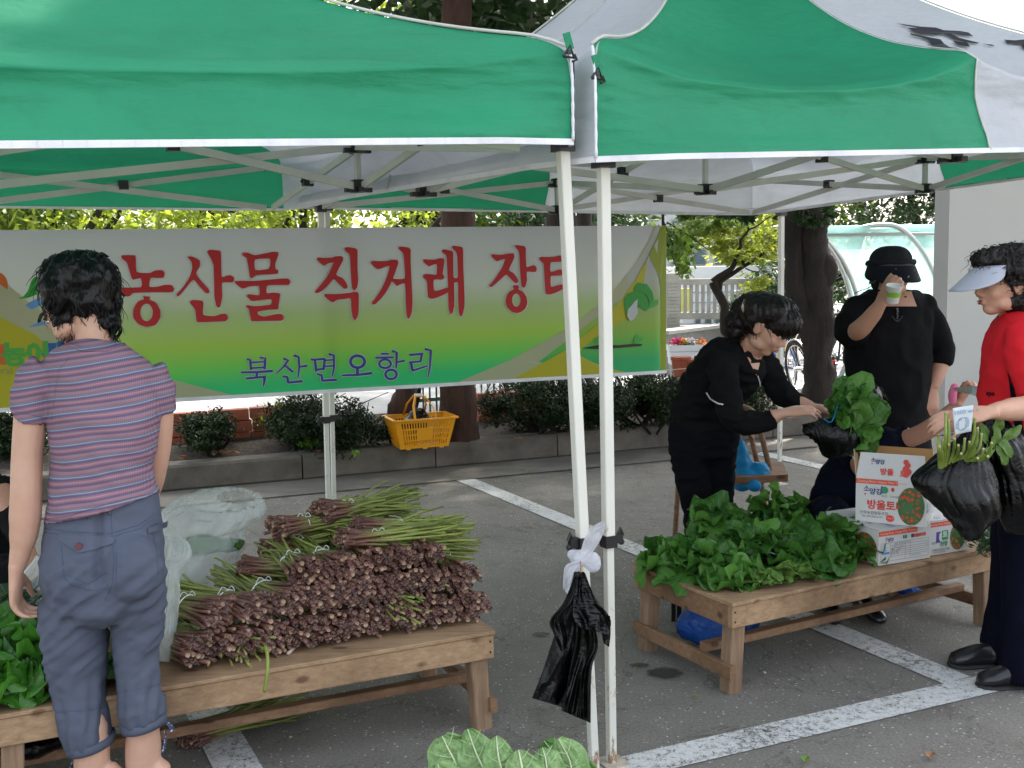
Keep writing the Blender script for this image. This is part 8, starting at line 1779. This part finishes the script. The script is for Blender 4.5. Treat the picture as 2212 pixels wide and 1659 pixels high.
sack('jacket', 'bright blue jacket draped over the folding chair', jk, 'blue_jacket', None, seed=31, vox=.008, cat='jacket', freq=9, crease=.016)
# low dark stool under the bench (black frame glimpsed at the left)
stl = thing('stool', 'low black stool glimpsed under the left end of the right bench', 'stool', G(1475, 1325, 0)); mb = MB(); q_ = G(1485, 1310, .12); mb.bar(Vector((q_.x-.05, q_.y+.1, .15)), Vector((q_.x+.16, q_.y+.12, .14)), .2, .03); mb.build('seat', 'black_plastic', stl)
for dx in (-.03, .14):
    for dy in (.03, .18): mb = MB(); mb.bar(Vector((q_.x+dx, q_.y+dy, .135)), Vector((q_.x+dx, q_.y+dy, 0)), .018, .018); mb.build('leg', 'black_plastic', stl)
# ================================================================ yellow basket on the kerb
yb_o = G(918, 968, .192); M['yellow_plastic'] = simple('yellow_plastic', (.78, .33, .006), .38, var=.05)
bk = thing('shopping_basket', 'yellow plastic shopping basket standing on the kerb', 'basket', yb_o); kd2 = kd; W0, W1, D0, D1, HB = .36, .46, .23, .31, .215
bc = yb_o + kn*.11 + Vector((0, 0, .004))
def bpnt(u, v, z): k = z/HB; return bc + kd2*(u*(W0+(W1-W0)*k)/2) + kn*(v*(D0+(D1-D0)*k)/2) + ez*z
def bk_side(fp, nslots, mask):
    """slotted wall: solid frame strips and ribs with real openings"""
    rows = [(0, .035), (.035, .055), (.085, .095), (.125, .135), (.165, .215)]
for (f_, nm) in ((lambda s, z: bpnt(s, -1, z), 'front_wall'), (lambda s, z: bpnt(s, 1, z), 'back_wall'), (lambda s, z: bpnt(-1, s, z), 'end_wall'), (lambda s, z: bpnt(1, s, z), 'end_wall')):
    mb = MB(); nc = 44 if 'end' not in nm else 26; zz = [0, .022, .058, .066, .098, .106, .138, .150, .190, .215]
    def wall(a0, a1, z0, z1):
        mb.add([f_(a0, z0), f_(a1, z0), f_(a1, z1), f_(a0, z1)], [(0, 1, 2, 3)])
    for zi in range(9):
        z0, z1 = zz[zi], zz[zi+1]
        for k in range(nc):
            a0 = -1+2*k/nc; a1 = a0+2/nc; c_ = abs(a0+1/nc); slotrow = zi in (1, 3, 5, 7)
            center_panel = -.35 < a0 < .25 and zi in (3, 5) and nm == 'front_wall'
            if slotrow and c_ < .86 and k % 2 == 0 and not center_panel: continue
            wall(a0, a1, z0, z1)
    o_ = mb.build(nm, 'yellow_plastic', bk); md = o_.modifiers.new('s', 'SOLIDIFY'); md.thickness = .004
mb = MB(); mb.add([bpnt(-1, -1, .003), bpnt(1, -1, .003), bpnt(1, 1, .003), bpnt(-1, 1, .003)], [(0, 1, 2, 3)]); mb.build('base', 'yellow_plastic', bk)
mb = MB(); rim_ = [bpnt(-1.03, -1.05, HB), bpnt(1.03, -1.05, HB), bpnt(1.03, 1.05, HB), bpnt(-1.03, 1.05, HB)]
for k in range(4): mb.bar(rim_[k], rim_[(k+1) % 4], .026, .012)
mb.build('rim', 'yellow_plastic', bk)
for v in (-1, 1):
    hp = [bpnt(-.35, v, HB), bpnt(-.28, v*.5, HB+.09), bpnt(-.14, v*.12, HB+.155), bpnt(.14, v*.12, HB+.150), bpnt(.30, v*.5, HB+.08), bpnt(.35, v, HB)]
    mb = MB(); mb.tube(hp, .009, 8, flat=.6); mb.build('handle', 'yellow_plastic', bk, smooth=True)
mb = MB(); mb.tube([bpnt(-.12, .1, HB+.16), bpnt(.12, .1, HB+.155)], .012, 8); mb.build('grip', 'white_wall', bk, smooth=True)
for u in (-.7, .0, .7):
    mb = MB(); mb.box(bpnt(u, -.95, -.002)+ez*.0, (.03, .02, .012), (kd2, kn, ez)); mb.build('foot', 'yellow_plastic', bk)
sack('plastic_bag', 'black plastic bag stuffed in the yellow basket', [(bpnt(-.15, 0, .17), (.10, .09, .07)), (bpnt(-.05, 0, .23), (.07, .07, .05)), (bpnt(-.45, -.1, .17), (.08, .06, .03)), (bpnt(.1, .1, .20), (.06, .06, .05))], 'black_film', None, seed=41, vox=.006, freq=16, crease=.010)
# ================================================================ damp stains on the asphalt
mt, nt, b = new_mat('damp_stain'); tc = N(nt, 'ShaderNodeTexCoord'); b.inputs['Base Color'].default_value = (.035, .034, .033, 1); b.inputs['Roughness'].default_value = .6
n = noise_node(nt, 26, 6, .7); gr = N(nt, 'ShaderNodeTexGradient', gradient_type='SPHERICAL'); mpn = N(nt, 'ShaderNodeMapping'); nt.links.new(tc.outputs['Generated'], mpn.inputs[0]); mpn.inputs['Location'].default_value = (-1, -1, 0); mpn.inputs['Scale'].default_value = (2, 2, 0); nt.links.new(mpn.outputs[0], gr.inputs[0])
ad = N(nt, 'ShaderNodeMath', operation='MULTIPLY_ADD'); ad.inputs[1].default_value = .9; nt.links.new(n.outputs['Fac'], ad.inputs[0]); nt.links.new(gr.outputs['Fac'], ad.inputs[2]); rr = ramp(nt, ad.outputs[0], [(.62, (0, 0, 0)), (.85, (.8, .8, .8))]); tp = N(nt, 'ShaderNodeBsdfTransparent'); mx = N(nt, 'ShaderNodeMixShader'); nt.links.new(rr.outputs[0], mx.inputs[0]); nt.links.new(tp.outputs[0], mx.inputs[1]); nt.links.new(b.outputs[0], mx.inputs[2]); nt.links.new(mx.outputs[0], nt.nodes['Material Output'].inputs[0]); M['stain'] = mt
for x, y, r1, r2 in ((1683, 1702, .085, .07), (1621, 1683, .05, .03), (1369, 1605, .05, .03)):
    p = G(x*.8534, y*.8534, .008); mb = MB(); mb.add([(p.x-r1, p.y-r2, .008), (p.x+r1, p.y-r2, .008), (p.x+r1, p.y+r2, .008), (p.x-r1, p.y+r2, .008)], [(0, 1, 2, 3)]); tag(mb.build('oil_stain', 'stain'), kind='structure')

# ================================================================ scraps on the ground
sm_ = [flat_leaf_mesh(.022, .012, .6), flat_leaf_mesh(.03, .008, .3), flat_leaf_mesh(.016, .014, .9)]
for k, nm in enumerate(('weed', 'dry_leaf', 'stalk_green_')):
    sm_[k].materials.append(M.get(nm) or simple('pale_scrap', (.45, .42, .30), .7))
for i in range(46):
    x = random.choice((random.uniform(560, 1250), random.uniform(1330, 2180))); y = random.uniform(1090, 1640); o = inst('plant_scrap', sm_[i % 3], None, Matrix.Translation(G(x, y, .012)) @ Matrix.Rotation(i*1.7, 4, 'Z') @ Matrix.Scale(random.uniform(.5, 1.2), 4))
    tag(o, 'tiny plant scrap lying on the asphalt around the benches', 'scrap', 'plant scraps on the asphalt')
bpy.data.scenes.remove(_work)
